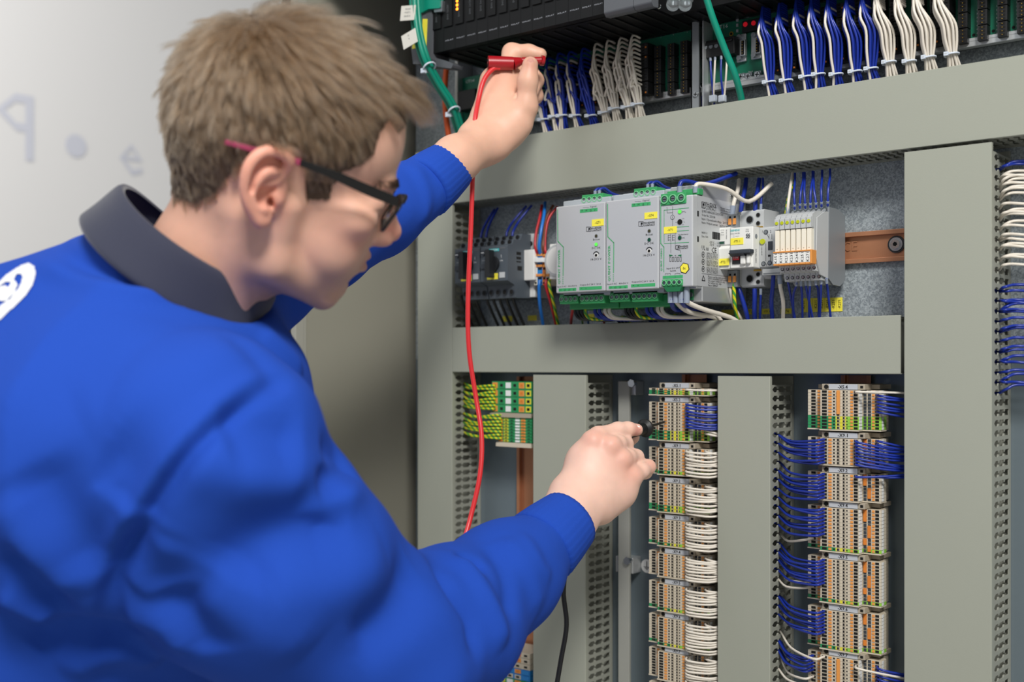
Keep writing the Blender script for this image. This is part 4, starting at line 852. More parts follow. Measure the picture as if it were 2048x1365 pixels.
# ---- wires plugged into the strips
def yat(px, z, Y): # image row for a height on plane Y
    t = (Y+D)/(CB+(px-1024)/F*SB); return HY-(z-CZ)*F/t
def swire(x0, Y0, z0, x1, Y1, z1, m, label, group, sag=0.004, r=0.00125, bulge=0.008):
    p0 = Vector((x0, Y0+0.004, z0)); s = 1 if x1 > x0 else -1
    p = [p0, Vector((x0+s*0.001, Y0-0.003, z0)), Vector((x0+s*0.008, Y0-bulge, z0-sag*.3)), Vector((x0+(x1-x0)*.6, (Y0+Y1)/2-bulge*.7, (z0*.5+z1*.5)-sag)), Vector((x1-s*0.006, Y1-0.002, z1-sag*.3)), Vector((x1, Y1, z1))]
    return wire(p, r, m, label, group, n=5, k=4)
def slotz(z): # nearest slot of a vertical duct
    k = round((z-(0.45+PT/2))/PT); return 0.45+PT/2+k*PT
xCr = AX(1540, DF)-0.0015
xDl = xD0
def left_wires(info, idx, m, cn, off, grp=2, tier='mid', r=0.00145):
    nm, t, z0, z1, p, n = info
    for j, i in enumerate(idx):
        z = z1-p*(i+.5); zs = slotz(z+off)+((j % grp)-(grp-1)/2)*0.0016
        X, Y = (xc3-0.0168, -0.062) if tier == 'mid' else (xc3-0.035, -0.050)
        swire(X, Y, z, xCr-0.006, -0.030-0.006*(j % 2), zs, m, '%s wire into left side of %s right column strip' % (cn, NTH[R3.index(info)]), 'wires into the left side of the right terminal column', sag=0.004+0.003*rnd.random(), r=r, bulge=0.007+0.004*rnd.random())
left_wires(R3[1], range(8), 'blue_wire', 'blue', 0.006, 2); left_wires(R3[2], range(8), 'blue_wire', 'blue', 0.006, 2)
left_wires(R3[3], range(8), 'blue_wire', 'blue', 0.006, 2); left_wires(R3[3], [9], 'white_wire', 'white', 0.004, 2, 'low')
left_wires(R3[4], range(8), 'blue_wire', 'blue', 0.008, 3); left_wires(R3[4], [7, 9], 'white_wire', 'white', 0.004, 1, 'low')
left_wires(R3[5], range(7), 'blue_wire', 'blue', 0.008, 2); left_wires(R3[5], [6], 'white_wire', 'white', 0.006, 1, 'low')
left_wires(R3[6], range(1, 6), 'blue_wire', 'blue', 0.010, 2, 'low'); left_wires(R3[6], [0], 'white_wire', 'white', 0.016, 1); left_wires(R3[6], [7, 9], 'white_wire', 'white', 0.010, 1, 'low')
def right_wires(info, idx, xc, xe, m, cn, off, tier, where, lab, sag=0.004, r=0.0013, Ye=-0.030, side='right'):
    nm, t, z0, z1, p, n = info
    for j, i in enumerate(idx):
        z = z1-p*(i+.5); zs = z+off+0.0012*math.sin(j*2.1)
        X, Y = (xc+0.0187, -0.062) if tier == 'mid' else (xc+0.0372, -0.050)
        swire(X, Y, z, xe, Ye, zs, m, lab, where, sag=sag+0.002*rnd.random(), r=r, bulge=0.006+0.004*rnd.random())
W = 'wires from the right terminal column to the widest duct'
right_wires(R3[0], [0], xc3, xDl+0.006, 'white_wire', 'white', -0.002, 'mid', W, 'white wire crossing the top of terminal strip X5.4', sag=-0.001)
right_wires(R3[0], range(1, 7), xc3, xDl+0.006, 'blue_wire', 'blue', -0.003, 'low', W, 'blue wire from right tier of topmost right column strip', sag=0.001)
right_wires(R3[1], range(8), xc3, xDl+0.006, 'blue_wire', 'blue', -0.006, 'mid', W, 'blue wire from middle tier of second right column strip', sag=0.003)
right_wires(R3[1], (0, 1, 6), xc3, xDl+0.006, 'blue_wire', 'blue', -0.006, 'low', W, 'blue wire from right tier of second right column strip', sag=0.002)
right_wires(R3[2], [0], xc3, xDl+0.006, 'blue_wire', 'blue', 0.004, 'mid', W, 'single blue wire rising from the middle tier of strip X9.2', sag=0.0)
right_wires(R3[2], [0], xc3, xDl+0.006, 'blue_wire', 'blue', 0.001, 'low', W, 'blue wire from right tier of third right column strip', sag=0.0)
right_wires(R3[6], [1], xc3, xDl+0.006, 'white_wire', 'white', -0.012, 'mid', W, 'white wire crossing strip X9.7 towards the widest duct', sag=-0.001)
right_wires(R3[6], range(1, 9), xc3, xDl+0.006, 'blue_wire', 'blue', -0.004, 'low', W, 'blue wire from right tier of lowest right column strip', sag=0.002)
xCl = AX(1435, DF)+0.004
W = 'wires from the middle terminal column to the duct on its right'
def cw(ix, idx, m, cn, tier='mid', off=0.0, sag=0.003, r=0.0014):
    right_wires(R2[ix], idx, xc2, xCl+0.004, m, cn, off, tier, W, '%s wire, %s tier of %s middle column strip' % (cn, {'mid': 'near', 'low': 'far'}[tier], NTH[ix]), sag=sag, r=r, Ye=-0.046)
cw(0, [0], 'white_wire', 'white', 'mid', 0.0, -0.001); cw(1, range(0, 8), 'blue_wire', 'blue', 'mid', -0.001, 0.002); cw(1, (8, 9), 'white_wire', 'white', 'low', 0)
for ix in range(2, 10): cw(ix, range(0, G2[ix][3]), 'white_wire', 'white', 'mid', 0.0015, 0.0025)
for ix in range(2, 9): cw(ix, (0, 2, 4), 'white_wire', 'white', 'low', 0.0, 0.001)
# ---- left column of earth terminals and the lower beige group
def small_strip(px0, px1, y0, y1, Y, ncol, nrow, cols, label, bottom=None, hole=True):
    x0, x1 = AX(px0, Y), AX(px1, Y); z1, z0 = AZ(px0, y0, Y), AZ(px0, y1, Y)
    t = thing('terminal_strip', label, 'terminal strip', ((x0+x1)/2, -0.008, z0), 'terminal strips of the left column')
    p = (z1-z0)/nrow
    for r_ in range(nrow):
        b = MB(); za, zb_ = z1-p*(r_+1)+0.0002, z1-p*r_-0.0002
        row = cols(r_)
        w_ = (x1-x0)/ncol
        b.prism([(x0+0.006, -0.0085), (x0, -0.03), (x0, Y), (x1, Y), (x1, -0.0085)], za, zb_, 'z', row[0])
        for c_ in range(ncol):
            m = row[1+c_]
            if m: b.box(x0+w_*c_+w_*.12, x0+w_*(c_+1)-w_*.12, Y-0.0006, Y, za+p*.12, zb_-p*.12, m)
            if hole and m in ('orange', 'beige', 'cream_earth_green', 'earth_yellow'): b.box(x0+w_*c_+w_*.30, x0+w_*(c_+1)-w_*.30, Y-0.0009, Y-0.0005, za+p*.3, zb_-p*.3, 'hole' if m != 'orange' else 'orange_deep')
        b.obj('terminal_block', t)
    if bottom:
        b = MB().box(x0-0.002, x1, Y-0.002, -0.0085, z0-0.006, z0-0.0003, bottom); b.obj('end_plate', t)
    return t
Yt = -0.052
small_strip(984, 1064, 763, 825, Yt, 6, 4, lambda r_: ['cream_earth_green', 'orange', 'cream_earth_green', 'label_white', 'cream_earth_green', 'orange', 'earth_yellow'], 'upper green and yellow earth terminals in the left column', 'beige_dark')
small_strip(996, 1064, 831, 884, Yt, 6, 9, lambda r_: ['cream_earth_green', 'orange_deep', 'earth_yellow', 'cream_earth_green', 'label_white', 'orange', 'cream_earth_green'], 'lower green and yellow earth terminals above a beige clamp', 'beige')
small_strip(966, 1060, 1290, 1356, Yt, 6, 6, lambda r_: (['beige', 'orange', 'beige', 'label_white', 'beige', 'orange', 'beige'], ['beige', 'orange', 'beige', 'label_white', 'beige', 'orange', 'beige'], ['beige', 'beige', 'orange', 'label_white', 'orange', 'beige', 'beige'], ['blue_terminal', 'orange', 'blue_terminal', 'label_white', 'blue_terminal', 'orange', 'blue_terminal'], ['blue_terminal', 'blue_terminal', 'orange', 'label_white', 'beige', 'beige', 'blue_terminal'], ['cream_earth_green', 'earth_yellow', 'orange', 'earth_yellow', 'label_white', 'orange', 'cream_earth_green'])[r_], 'beige and blue terminals in the left column below the sleeve', 'beige')
for j in range(16):
    y_ = 772+j*6.6+(6 if j > 7 else 0); xq = 986 if j < 8 else 998
    p = at(xq, y_, -0.054); q = Vector((xA1-0.004, -0.034, p.z+0.004-0.002*(j % 3)))
    wire([p+Vector((0.003, 0.003, 0)), p+Vector((-0.003, -0.004, 0)), (p*0.45+q*0.55)+Vector((0, -0.008, -0.004+0.003*(j % 2))), q], 0.0017, 'earth_wire', 'yellow-green wire into the %s earth terminals' % ('upper' if j < 8 else 'lower'), 'yellow-green earth wires', n=5)
# ---- mounting bar with brackets and earth sign between the ducts
XB0, XB1 = AX(1240, -0.020), AX(1262, -0.020)
mat('bar', '#a5a69f', 0.45, 0.25, noise=0.04, nscale=60)
t = thing('mounting_bar', 'upright grey metal bar on brackets left of the middle terminal column', 'bar', ((XB0+XB1)/2, 0, 0.5))
b = MB().box(XB0, XB1, -0.024, -0.020, 0.5, AZ(1250, 763, -0.02), 'bar'); b.obj('flat_bar', t, bevel=0.0004)
for (px0, px1, pa, pb_, sx_, sy_) in ((1236, 1272, 762, 790, 1266, 767), (1232, 1267, 1112, 1144, 1257, 1122)):
    b = MB(); b.box(AX(px0, -0.018), AX(px1, -0.018), -0.019, 0.0, AZ(px0, pb_, -0.018), AZ(px0, pa, -0.018), 'alu'); o = b.obj('bracket', t, bevel=0.001)
    b = MB(); p = at(sx_, sy_, -0.024); p.y = -0.019; b.cyl(p, p+Vector((0, -0.007, 0)), 0.0030, 'screw', 12); b.cyl(p+Vector((0, -0.007, 0)), p+Vector((0, -0.0095, 0)), 0.0052, 'screw', 6); b.obj('bolt', o)
b = MB(); c = at(1294, 1133, -0.0006); b.cyl(c, c+Vector((0, -0.0004, 0)), 0.0087, 'label_white', 28)
c = c+Vector((0, -0.0005, 0)); b.box(c.x-0.0005, c.x+0.0005, c.y-0.0002, c.y, c.z-0.001, c.z+0.006, 'ink')
for i, w_ in enumerate((0.0045, 0.003, 0.0014)): b.box(c.x-w_, c.x+w_, c.y-0.0002, c.y, c.z-0.0015-i*0.0016, c.z-0.0008-i*0.0016, 'ink')
tag(b.obj('earth_sign'), 'round white earth symbol sticker beside the mounting bar bracket', 'sticker')
# ---- wires leaving the widest duct on the right
xDr = xD1-0.0015
gW = 'white wires leaving the right side of the widest duct'; gB = 'blue wires leaving the right side of the widest duct'
def ZR(zx, zy): return (1400+zx/3.1605, 320+zy/3.1605)
def rwire(y0, y1, m, c, g, sag, up, j):
    k = AZ(1999, y0, -0.040); z0 = slotz(k)+0.0008*((j % 3)-1)
    q0 = Vector((xDr-0.006, -0.036, z0)); t1 = at(2048, y1, -0.034)
    q1 = t1; d_ = q1-q0
    wire([q0, q0+Vector((0.006, 0, 0.0003)), q0+d_*0.5+Vector((0, -0.006-0.003*(j % 3), sag)), q1, q1+Vector((0.06, 0.005, up))], 0.0015, m, c+' wire right of the widest duct, %s group from the top' % NTH[(rows_w if m == 'white_wire' else rows_b).index((y0, ys))] if (rows_w if m == 'white_wire' else rows_b).index((y0, ys)) < 10 else c+' wire right of the widest duct, %s group from the bottom' % NTH[len(rows_b)-1-rows_b.index((y0, ys))], g, n=6)
# slot rows seen at the right flank (image rows): white fan-outs then blue fan-outs
rows_w = [(348, (342, 352)), (372, (350, 357, 366)), (396, (376, 386, 372)), (414, (408,)), (436, (418, 428, 424)), (455, (442, 452)), (478, (470, 480)), (497, (488, 494)), (515, (510, 515)), (539, (530,))]
j = 0
for y0, ys in rows_w:
    for y1 in ys: rwire(y0, y1, 'white_wire', 'white', gW, 0.002, -0.01, j); j += 1
rows_b = [(332, (322, 328)), (574, (570, 582)), (596, (601, 606)), (616, (600, 607, 620, 624)), (637, (636,)), (657, (652, 656)), (677, (676,)), (697, (693, 700)), (717, (712, 726)), (736, (741,)), (756, (748, 766)), (777, (770,))]
for y0, ys in rows_b:
    for y1 in ys: rwire(y0, y1, 'blue_wire', 'blue', gB, 0.0, -0.01, j); j += 1
# ================================================================ upper rack
YP = -0.022
zR0 = AZ(1729, 130, YP-0.004)
zR1 = zR0+0.0052
def board(label, px0, px1, Yb=YP):
    x0, x1 = AX(px0, Yb), AX(px1, Yb) if px1 < 2100 else 0.30
    t = thing('circuit_board', label, 'circuit board', ((x0+x1)/2, Yb, zR0), 'green termination boards')
    b = MB().box(x0, x1, Yb, Yb+0.0016, zR1-0.001, 1.8075, 'pcb'); b.obj('board', t)
    b = MB().box(x0-0.002, x1+0.002, Yb-0.005, Yb+0.006, zR0, zR1, 'alu').box(x0-0.002, x1+0.002, Yb-0.005, Yb-0.0038, zR1, zR1+0.0035, 'alu').box(x0-0.002, x1+0.002, Yb+0.0035, Yb+0.006, zR0, 1.8075, 'grey_dark'); b.obj('carrier_rail', t, bevel=0.0004)
    return t, x0, x1
B1, b1x0, b1x1 = board('left green circuit board behind the raised hand', 915, 1382)
B2, b2x0, b2x1 = board('right green circuit board with rows of plugs', 1408, 2400)
def header(par, xc, z1, n, w=0.0095, Yf=YP-0.011, plug=True, zseg=0.0160):
    "column of black pin headers, each four poles"
    for i in range(n):
        b = MB(); za, zb_ = z1-zseg*(i+1)+0.0008, z1-zseg*i-0.0004
        if zb_ > 1.8075: continue
        b.box(xc-w/2, xc+w/2, Yf, YP, za, zb_, 'black').box(xc-w/2-0.0012, xc-w/2, Yf+0.004, YP, za+0.001, zb_-0.001, 'black')
        for k_ in range(4):
            zz = za+(zb_-za)*(k_+.5)/4
            b.box(xc-w*.30, xc+w*.30, Yf-0.0002, Yf, zz-0.0013, zz+0.0013, 'hole'); b.box(xc-0.0004, xc+0.0004, Yf-0.0008, Yf, zz-0.0004, zz+0.0004, 'gold')
        o = b.obj('pin_header', par)
XH = lambda px: AX(px, YP-0.011)
ztop = 1.86
def hdr_cols(par, pxs, bottom_y, n, w=0.0095):
    for px, by in zip(pxs, bottom_y):
        zb_ = AZ(px, by, YP-0.011); header(par, XH(px), zb_+0.0160*n, n, w)
hdr_cols(B1, [Z1(1712, 0)[0], Z1(1797, 0)[0], Z1(1880, 0)[0]], [Z1(0, 625)[1], Z1(0, 612)[1], Z1(0, 598)[1]], 5)
hdr_cols(B2, [Z2(1672, 0)[0], Z2(1792, 0)[0], Z2(1915, 0)[0], Z2(2035, 0)[0]], [Z2(0, 270)[1], Z2(0, 250)[1], Z2(0, 228)[1], Z2(0, 205)[1]], 6)
# print, mounting holes
b = MB()
for (x_, y_) in ((1740, 215), (1860, 190), (1984, 168)):
    p = at(*Z2(x_, y_), YP); b.cyl(p, p+Vector((0, -0.0003, 0)), 0.0016, 'hole', 12)
for px, zy0 in ((1648, 60), (1765, 60), (1885, 38), (2008, 15)):
    for k_ in range(9): pt(b, Z2, '3' if k_ < 4 else '4', px-4, zy0+k_*24, 10, YP, 'label_white')
pt(b, Z2, 'CT16', 195, 165, 24, YP, 'label_white', w=75)
pt(b, Z2, 'Shield', 372, 440, 9, YP, 'label_white')
b.obj('board_print', B2)
b = MB(); pt(b, Z1, 'CT14', 512, 520, 18, YP, 'label_white', w=55)
for px, yy in ((1735, 238), (1815, 222), (1903, 205)): pt(b, Z1, '1', px, yy, 10, YP, 'label_white')
b.obj('board_print', B1)
# things on the left part of board 2
b = MB(); 
for (x_, y_) in ((122, 235), (254, 208)): p = at(*Z2(x_, y_), YP); b.cyl(p, p+Vector((0, -0.0004, 0)), 0.0028, 'gold', 16).cyl(p, p+Vector((0, -0.0006, 0)), 0.0016, 'hole', 12)
b.obj('mounting_holes', B2, kind='stuff')
b = MB(); pb(b, Z2, 318, 436, 118, 190, YP-0.006, YP, 'black')
for (x_, s_) in ((340, 150), (390, 142)): pc(b, Z2, x_, s_, 0.0028, YP-0.006, 0.0008, 'led_red')
pt(b, Z2, 'ON', 352, 106, 8, YP, 'label_white'); b.obj('status_display', B2, bevel=0.0006)
for (xa, xb, ya, yb2) in ((284, 342, 208, 380), (373, 436, 196, 362)):
    b = MB(); pb(b, Z2, xa, xb, ya, yb2, YP-0.004, YP, 'alu'); o = b.obj('socket', B2, bevel=0.0010)
    b = MB(); m_ = (ya+yb2)/2; pb(b, Z2, xa+22, xb-6, m_-52, m_+48, YP-0.010, YP-0.004, 'alu'); pb(b, Z2, xa+28, xb-10, m_-46, m_+42, YP-0.0105, YP-0.009, 'hole'); b.obj('shell', o, bevel=0.0012)
    b = MB()
    for yy in (ya+22, yb2-22): pc(b, Z2, xa+24, yy, 0.0030, YP-0.004, 0.004, 'steel')
    b.obj('jack_screws', o)
    b = MB()
    for k_ in range(5): pc(b, Z2, xa+36, m_-36+k_*17, 0.0006, YP-0.0105, 0.0004, 'gold', 6)
    b.obj('contacts', o, kind='stuff')
for xx, yy in ((312, 472), (358, 468), (414, 458)):
    b = MB(); pb(b, Z2, xx-22, xx+22, yy-22, yy+22, YP-0.004, YP, 'zinc'); p = at(*Z2(xx, yy), YP-0.004); screw(b, p, 0.0042, 'screw'); b.obj('shield_screw', B2)
b = MB()
for yy in (125, 155, 190): pb(b, Z2, 283, 296, yy-10, yy+8, YP-0.002, YP, 'alu')
b.obj('chip', B2)
b = MB(); pb(b, Z2, 66, 272, 238, 345, YP-0.016, YP, 'black'); pb(b, Z2, 75, 255, 250, 268, YP-0.018, YP-0.015, 'black')
o = b.obj('screw_terminal', B2, bevel=0.0008)
b = MB()
for i in range(4): pc(b, Z2, 96+i*33, 290-i*4, 0.0026, YP-0.016, 0.0008, 'zinc', 10)
b.obj('clamp_screws', o, kind='stuff')
# earth lug at the left end of board 2
b = MB(); p = at(*Z2(88, 518), -0.030); screw(b, p, 0.0046, 'screw', h=0.004); b.cyl(p+Vector((0, 0.001, 0)), p, 0.0060, 'steel', 20); b.box(p.x-0.0035, p.x+0.0035, p.y, p.y+0.001, p.z-0.016, p.z-0.004, 'alu'); b.cyl(p+Vector((0, 0.0, -0.014)), p+Vector((0, 0.0, -0.026)), 0.0038, 'blue_wire', 12)
tag(b.obj('cable_lug'), 'bolted ring lug at the left end of the right circuit board', 'cable lug')
def w2(pts, Ys, r, m, label, group, **k): return w4(pts, Ys, r, m, label, group, zf=Z2, **k)
gk = 'thin wires under the black screw terminal'
w2([(92, 590), (98, 630), (115, 680)], [-0.031, -0.031, -0.033], 0.0022, 'earth_wire', 'yellow-green wire running down from the ring lug', gk)
for (a_, m_, c_, mm, cn) in (((125, 345), (130, 460), (152, 660), 'blue_wire', 'left blue'), ((155, 340), (150, 460), (140, 655), 'white_wire', 'left white'), ((192, 335), (190, 460), (208, 650), 'blue_wire', 'right blue'), ((228, 330), (222, 450), (205, 650), 'white_wire', 'right white')):
    w2([a_, m_, ((m_[0]+c_[0])/2, 560), c_], [-0.036, -0.038, -0.034, -0.03], 0.0013, mm, '%s thin wire below the black screw terminal' % cn, gk, ferr=(0, 0.006, 'ferrule'))
for i, xx in enumerate((142, 198)):
    b = MB(); p = at(*Z2(xx, 606), -0.035); b.box(p.x-0.0042, p.x+0.0042, p.y-0.003, p.y+0.003, p.z-0.004, p.z+0.004, 'tie'); tag(b.obj('cable_tie', bevel=0.0008), 'pale cable tie holding the %s pair of thin wires' % ('left', 'right')[i], 'cable tie', 'cable ties on the thin wires')
o = yellow_tag(Z2, 164, 240, 508, 552, -0.0205, None, None); tag(o, 'yellow sticker on the rail below the left part of the right board', 'sticker')
# ---- divider between the boards
t = thing('divider_bracket', 'grey metal divider bracket between the two circuit boards', 'bracket', (AX(1392, -0.04), 0, 1.60))
xa, xb = AX(1383, -0.045), AX(1398, -0.045)
b = MB().box(xa, xb, -0.046, -0.0445, zTT1-0.01, 1.92, 'grey_dark').box(xa, xa+0.0015, -0.046, 0.0, zTT1-0.01, 1.92, 'alu'); b.box(xb+0.004, xb+0.0055, -0.044, 0.0, zTT1-0.01, 1.92, 'alu'); b.obj('profile', t)
b = MB(); screw(b, at(*Z1(1958, 605), -0.046), 0.0038); screw(b, at(1392, 34, -0.046), 0.0030); b.obj('screws', t, kind='stuff')
# ================================================================ wire bundles
def bundle(zf, tops, mid, tie, bot, cols, label, group, xhdr, n=10, fan=None, r=0.00135):
    "a tied bundle of single wires from a column of plugs into the upper duct"
    p_mid, p_tie, p_bot = at(*zf(*mid), -0.055), at(*zf(*tie), -0.047), at(*zf(*bot), -0.040)
    t = thing('wire_bundle', label, 'wire bundle', tuple(p_bot), group)
    nn = len(cols)
    for i, m in enumerate(cols):
        f = i/(nn-1); a = 2*math.pi*i*0.381966*1.0; rr = r*1.15*math.sqrt(i+.3)
        q = lambda s, fl=1.0: Vector((math.cos(a)*rr*s, math.sin(a)*rr*s*0.8, 0))
        pa = at(*zf(*tops[0]), YP-0.018); pb_ = at(*zf(*tops[1]), YP-0.018)
        st = pa*(1-f)+pb_*f
        pm = p_mid+q(1.3)+Vector((0, 0, (st.z-p_mid.z)*0.35 if st.z < p_mid.z+0.01 else 0))
        kn = st+Vector((-0.003, -0.012-0.004*f, 0.001))
        path = [st, kn]
        if st.z > p_mid.z+0.006: path.append((kn*0.5+p_mid*0.5)+q(1.2)+Vector((-0.001, -0.004, 0)))
        dlt = p_tie-p_mid
        if st.z > p_mid.z-0.004: path.append(p_mid+q(1.5))
        else: path.append(Vector((p_mid.x+(p_tie.x-p_mid.x)*0.5-0.002, -0.056, (st.z+p_tie.z)/2+0.004))+q(1.2))
        path += [p_tie*0.55+p_mid*0.45+q(1.35), p_tie+q(0.85), p_bot+q(1.3)+Vector((0, 0, -0.004)), p_bot+q(1.3)+Vector((0.001, 0.004, -0.03))]
        MB().tube(path, r, m, n=6, k=4).obj('wire', t)
    R0 = r*1.15*math.sqrt(nn)*0.95+r
    b = MB(); ringp = [p_tie+Vector((math.cos(t_)*R0, math.sin(t_)*R0*0.85, 0.0008*math.cos(t_))) for t_ in [2*math.pi*i/14 for i in range(15)]]
    b.tube(ringp, 0.0010, 'tie', n=6, k=0, fl=1.6)
    hd = p_tie+Vector((-R0*0.5, -R0*0.9, 0)); b.box(hd.x-0.0022, hd.x+0.0022, hd.y-0.0022, hd.y+0.0014, hd.z-0.0020, hd.z+0.0020, 'tie'); b.box(hd.x-0.0012, hd.x+0.0012, hd.y-0.0024, hd.y-0.0022, hd.z-0.0006, hd.z+0.0006, 'grey_plastic')
    b.obj('cable_tie', t, bevel=0.0004, seg=1)
    return t
def plug_col(par, px, top_z, bot_y, zf):
    xc = AX(zf(px, 0)[0], YP-0.018); zb_ = AZ(zf(px, 0)[0], zf(0, bot_y)[1], YP-0.018)
    n = 5
    for i in range(n):
        za = zb_+i*0.016
        if za+0.016 > 1.8075: continue
        b = MB(); b.box(xc-0.0045, xc+0.0055, YP-0.020, YP, za+0.0005, za+0.0155, 'black')
        for k_ in range(4): b.box(xc-0.0030, xc+0.0005, YP-0.0203, YP-0.0198, za+0.0012+k_*0.0038, za+0.0036+k_*0.0038, 'hole'); b.box(xc+0.0018, xc+0.0040, YP-0.0208, YP-0.0199, za+0.0014+k_*0.0038, za+0.0034+k_*0.0038, 'dark' if (i+k_) % 5 else 'orange_deep')
        b.obj('wire_plug', par, bevel=0.0004, seg=1)
bw = ['white_wire' if i in (2, 7) else 'blue_wire' for i in range(10)]
bw2 = ['white_wire' if i == 7 else 'blue_wire' for i in range(10)]
g = 'tied wire bundles on the left circuit board'
L1 = [((985, 430), (945, 560), (985, 770), (1010, 830), bw, 'bundle of blue and white wires nearest the raised hand'),
      ((1060, 390), (1015, 520), (1055, 750), (1080, 830), bw, 'second bundle of blue and white wires right of the raised hand'),
      ((1125, 360), (1088, 530), (1105, 745), (1110, 820), bw, 'third bundle of blue and white wires right of the raised hand'),
      ((1195, 350), (1160, 530), (1190, 745), (1210, 800), bw, 'fourth bundle with a white wire, left of the all blue bundle'),
      ((1280, 330), (1238, 520), (1290, 745), (1310, 790), ['blue_wire']*10, 'all blue wire bundle on the left circuit board'),
      ((1362, 300), (1320, 500), (1375, 725), (1392, 785), ['white_wire']*10, 'first all white wire bundle, next to the all blue one'),
      ((1440, 278), (1398, 480), (1440, 700), (1458, 765), ['white_wire']*10, 'second all white wire bundle on the left circuit board'),
      ((1522, 262), (1462, 450), (1524, 690), (1540, 755), ['white_wire']*12, 'third all white wire bundle on the left circuit board'),
      ((1600, 245), (1540, 430), (1588, 672), (1602, 742), ['white_wire']*12, 'last all white wire bundle, beside the empty plug rows')]
for (tp, md, ti, bo, cols, lab) in L1:
    hx = tp[0]+16
    plug_col(B1, hx+14, None, 612-(tp[0]-1600)*-0.19*-1 if False else 608+(1600-tp[0])*0.20, Z1)
    bundle(Z1, (tp, (hx, tp[1]+(300 if cols[0] == 'white_wire' else 250))), md, ti, bo, cols, lab, g, hx, r=0.00150)
g = 'tied wire bundles on the right circuit board'
L2 = [((490, 60), (468, 270), (488, 508), (512, 585), bw2, 'leftmost blue bundle on the right circuit board, two sockets beside it', 530),
      ((592, 40), (576, 260), (592, 498), (612, 565), bw2, 'second blue bundle from the left on the right circuit board', 630),
      ((695, 20), (690, 240), (712, 475), (732, 548), bw2, 'third blue bundle from the left on the right circuit board', 728),
      ((790, -10), (782, 230), (790, 460), (798, 538), bw2, 'fourth blue bundle from the left on the right circuit board', 822),
      ((892, -20), (885, 240), (898, 460), (905, 520), bw2, 'fifth blue bundle from the left on the right circuit board', 925),
      ((1005, -30), (1002, 240), (1015, 443), (1028, 500), bw2, 'sixth blue bundle from the left on the right circuit board', 1035),
      ((1100, -40), (1108, 190), (1112, 425), (1132, 485), bw2, 'seventh blue bundle, next to the first white one', 1145),
      ((1185, -60), (1200, 190), (1222, 385), (1238, 470), ['white_wire']*10, 'leftmost white bundle on the right circuit board', 1250),
      ((1310, -80), (1328, 190), (1346, 380), (1358, 445), ['white_wire']*9, 'second white bundle on the right circuit board', 1385),
      ((1420, -90), (1448, 170), (1465, 355), (1480, 428), ['white_wire']*10, 'third white bundle on the right circuit board', 1500),
      ((1548, -110), (1580, 150), (1605, 335), (1620, 405), ['white_wire']*10, 'rightmost white bundle, beside the bare plug rows', 1560)]
for (tp, md, ti, bo, cols, lab, hx) in L2:
    plug_col(B2, hx, None, 450-(hx-530)*0.18, Z2)
    bundle(Z2, (tp, (tp[0]+10, tp[1]+120)), md, ti, bo, cols, lab, g, hx, r=0.00150)
# ================================================================ controller row above
zP = 1.8085; YPf = -0.142
xp0, xp1 = AX(864, YPf), AX(1210, YPf)
t = thing('controller_rack', 'long black controller rack hanging over the green boards', 'controller', ((xp0+xp1)/2, 0, zP))
edges = [864, 887, 909.7, 931.6, 953.4, 975.3, 997, 1019, 1041, 1064, 1088, 1111, 1136, 1161, 1185, 1208]
xpm = AX(1330, -0.10)
b = MB().box(xp0, xpm, YPf+0.012, -0.024, zP, 1.98, 'plc').box(xpm, 0.2, -0.085, -0.024, zP, 1.98, 'plc')
# louvred underside
n_l = 70
for i in range(n_l):
    xx = xp0+0.006+(0.2-xp0-0.012)*i/n_l
    b.box(xx, xx+0.0035, YPf+0.02 if xx < xpm else -0.080, -0.036, zP-0.0016, zP+0.0002, 'black')
b.obj('housing', t)
for i, (ea, eb) in enumerate(zip(edges, edges[1:])):
    xa, xb = AX(ea, YPf), AX(eb, YPf)
    b = MB(); b.box(xa+0.00015, xb-0.00015, YPf+0.0005, YPf+0.014, zP, 1.98, 'plc'); b.box(xa+0.0012, xb-0.004, YPf-0.0015, YPf+0.001, zP+0.030, 1.98, 'plc')
    o = b.obj('controller_module', t)
    b = MB(); w_ = (xb-xa)
    if i >= 1:
        b.text('X'+'XIVMN'[i % 5]+'LAT', (xa+w_*.5, YPf+0.0005, zP+0.0125), 0.0016, 'plc_text', w=w_*.75)
    b.text('DIO 16CH', (xa+w_*.45, YPf-0.0015, zP+0.048), 0.0030, 'ink_grey', right=(0, 0, 1), up=(-1, 0, 0), w=0.018)
    b.text('24VDC', (xa+w_*.40, YPf-0.0015, zP+0.076), 0.0024, 'plc_text', w=w_*.5)
    b.obj('module_print', o)
b = MB()
for k_ in range(3):
    p = at(914.5, 2+k_*8, YPf-0.0015); b.cyl(p, p+Vector((0, -0.0006, 0)), 0.0020, 'led_orange', 10)
b.obj('indicator_lamps', t, kind='stuff')
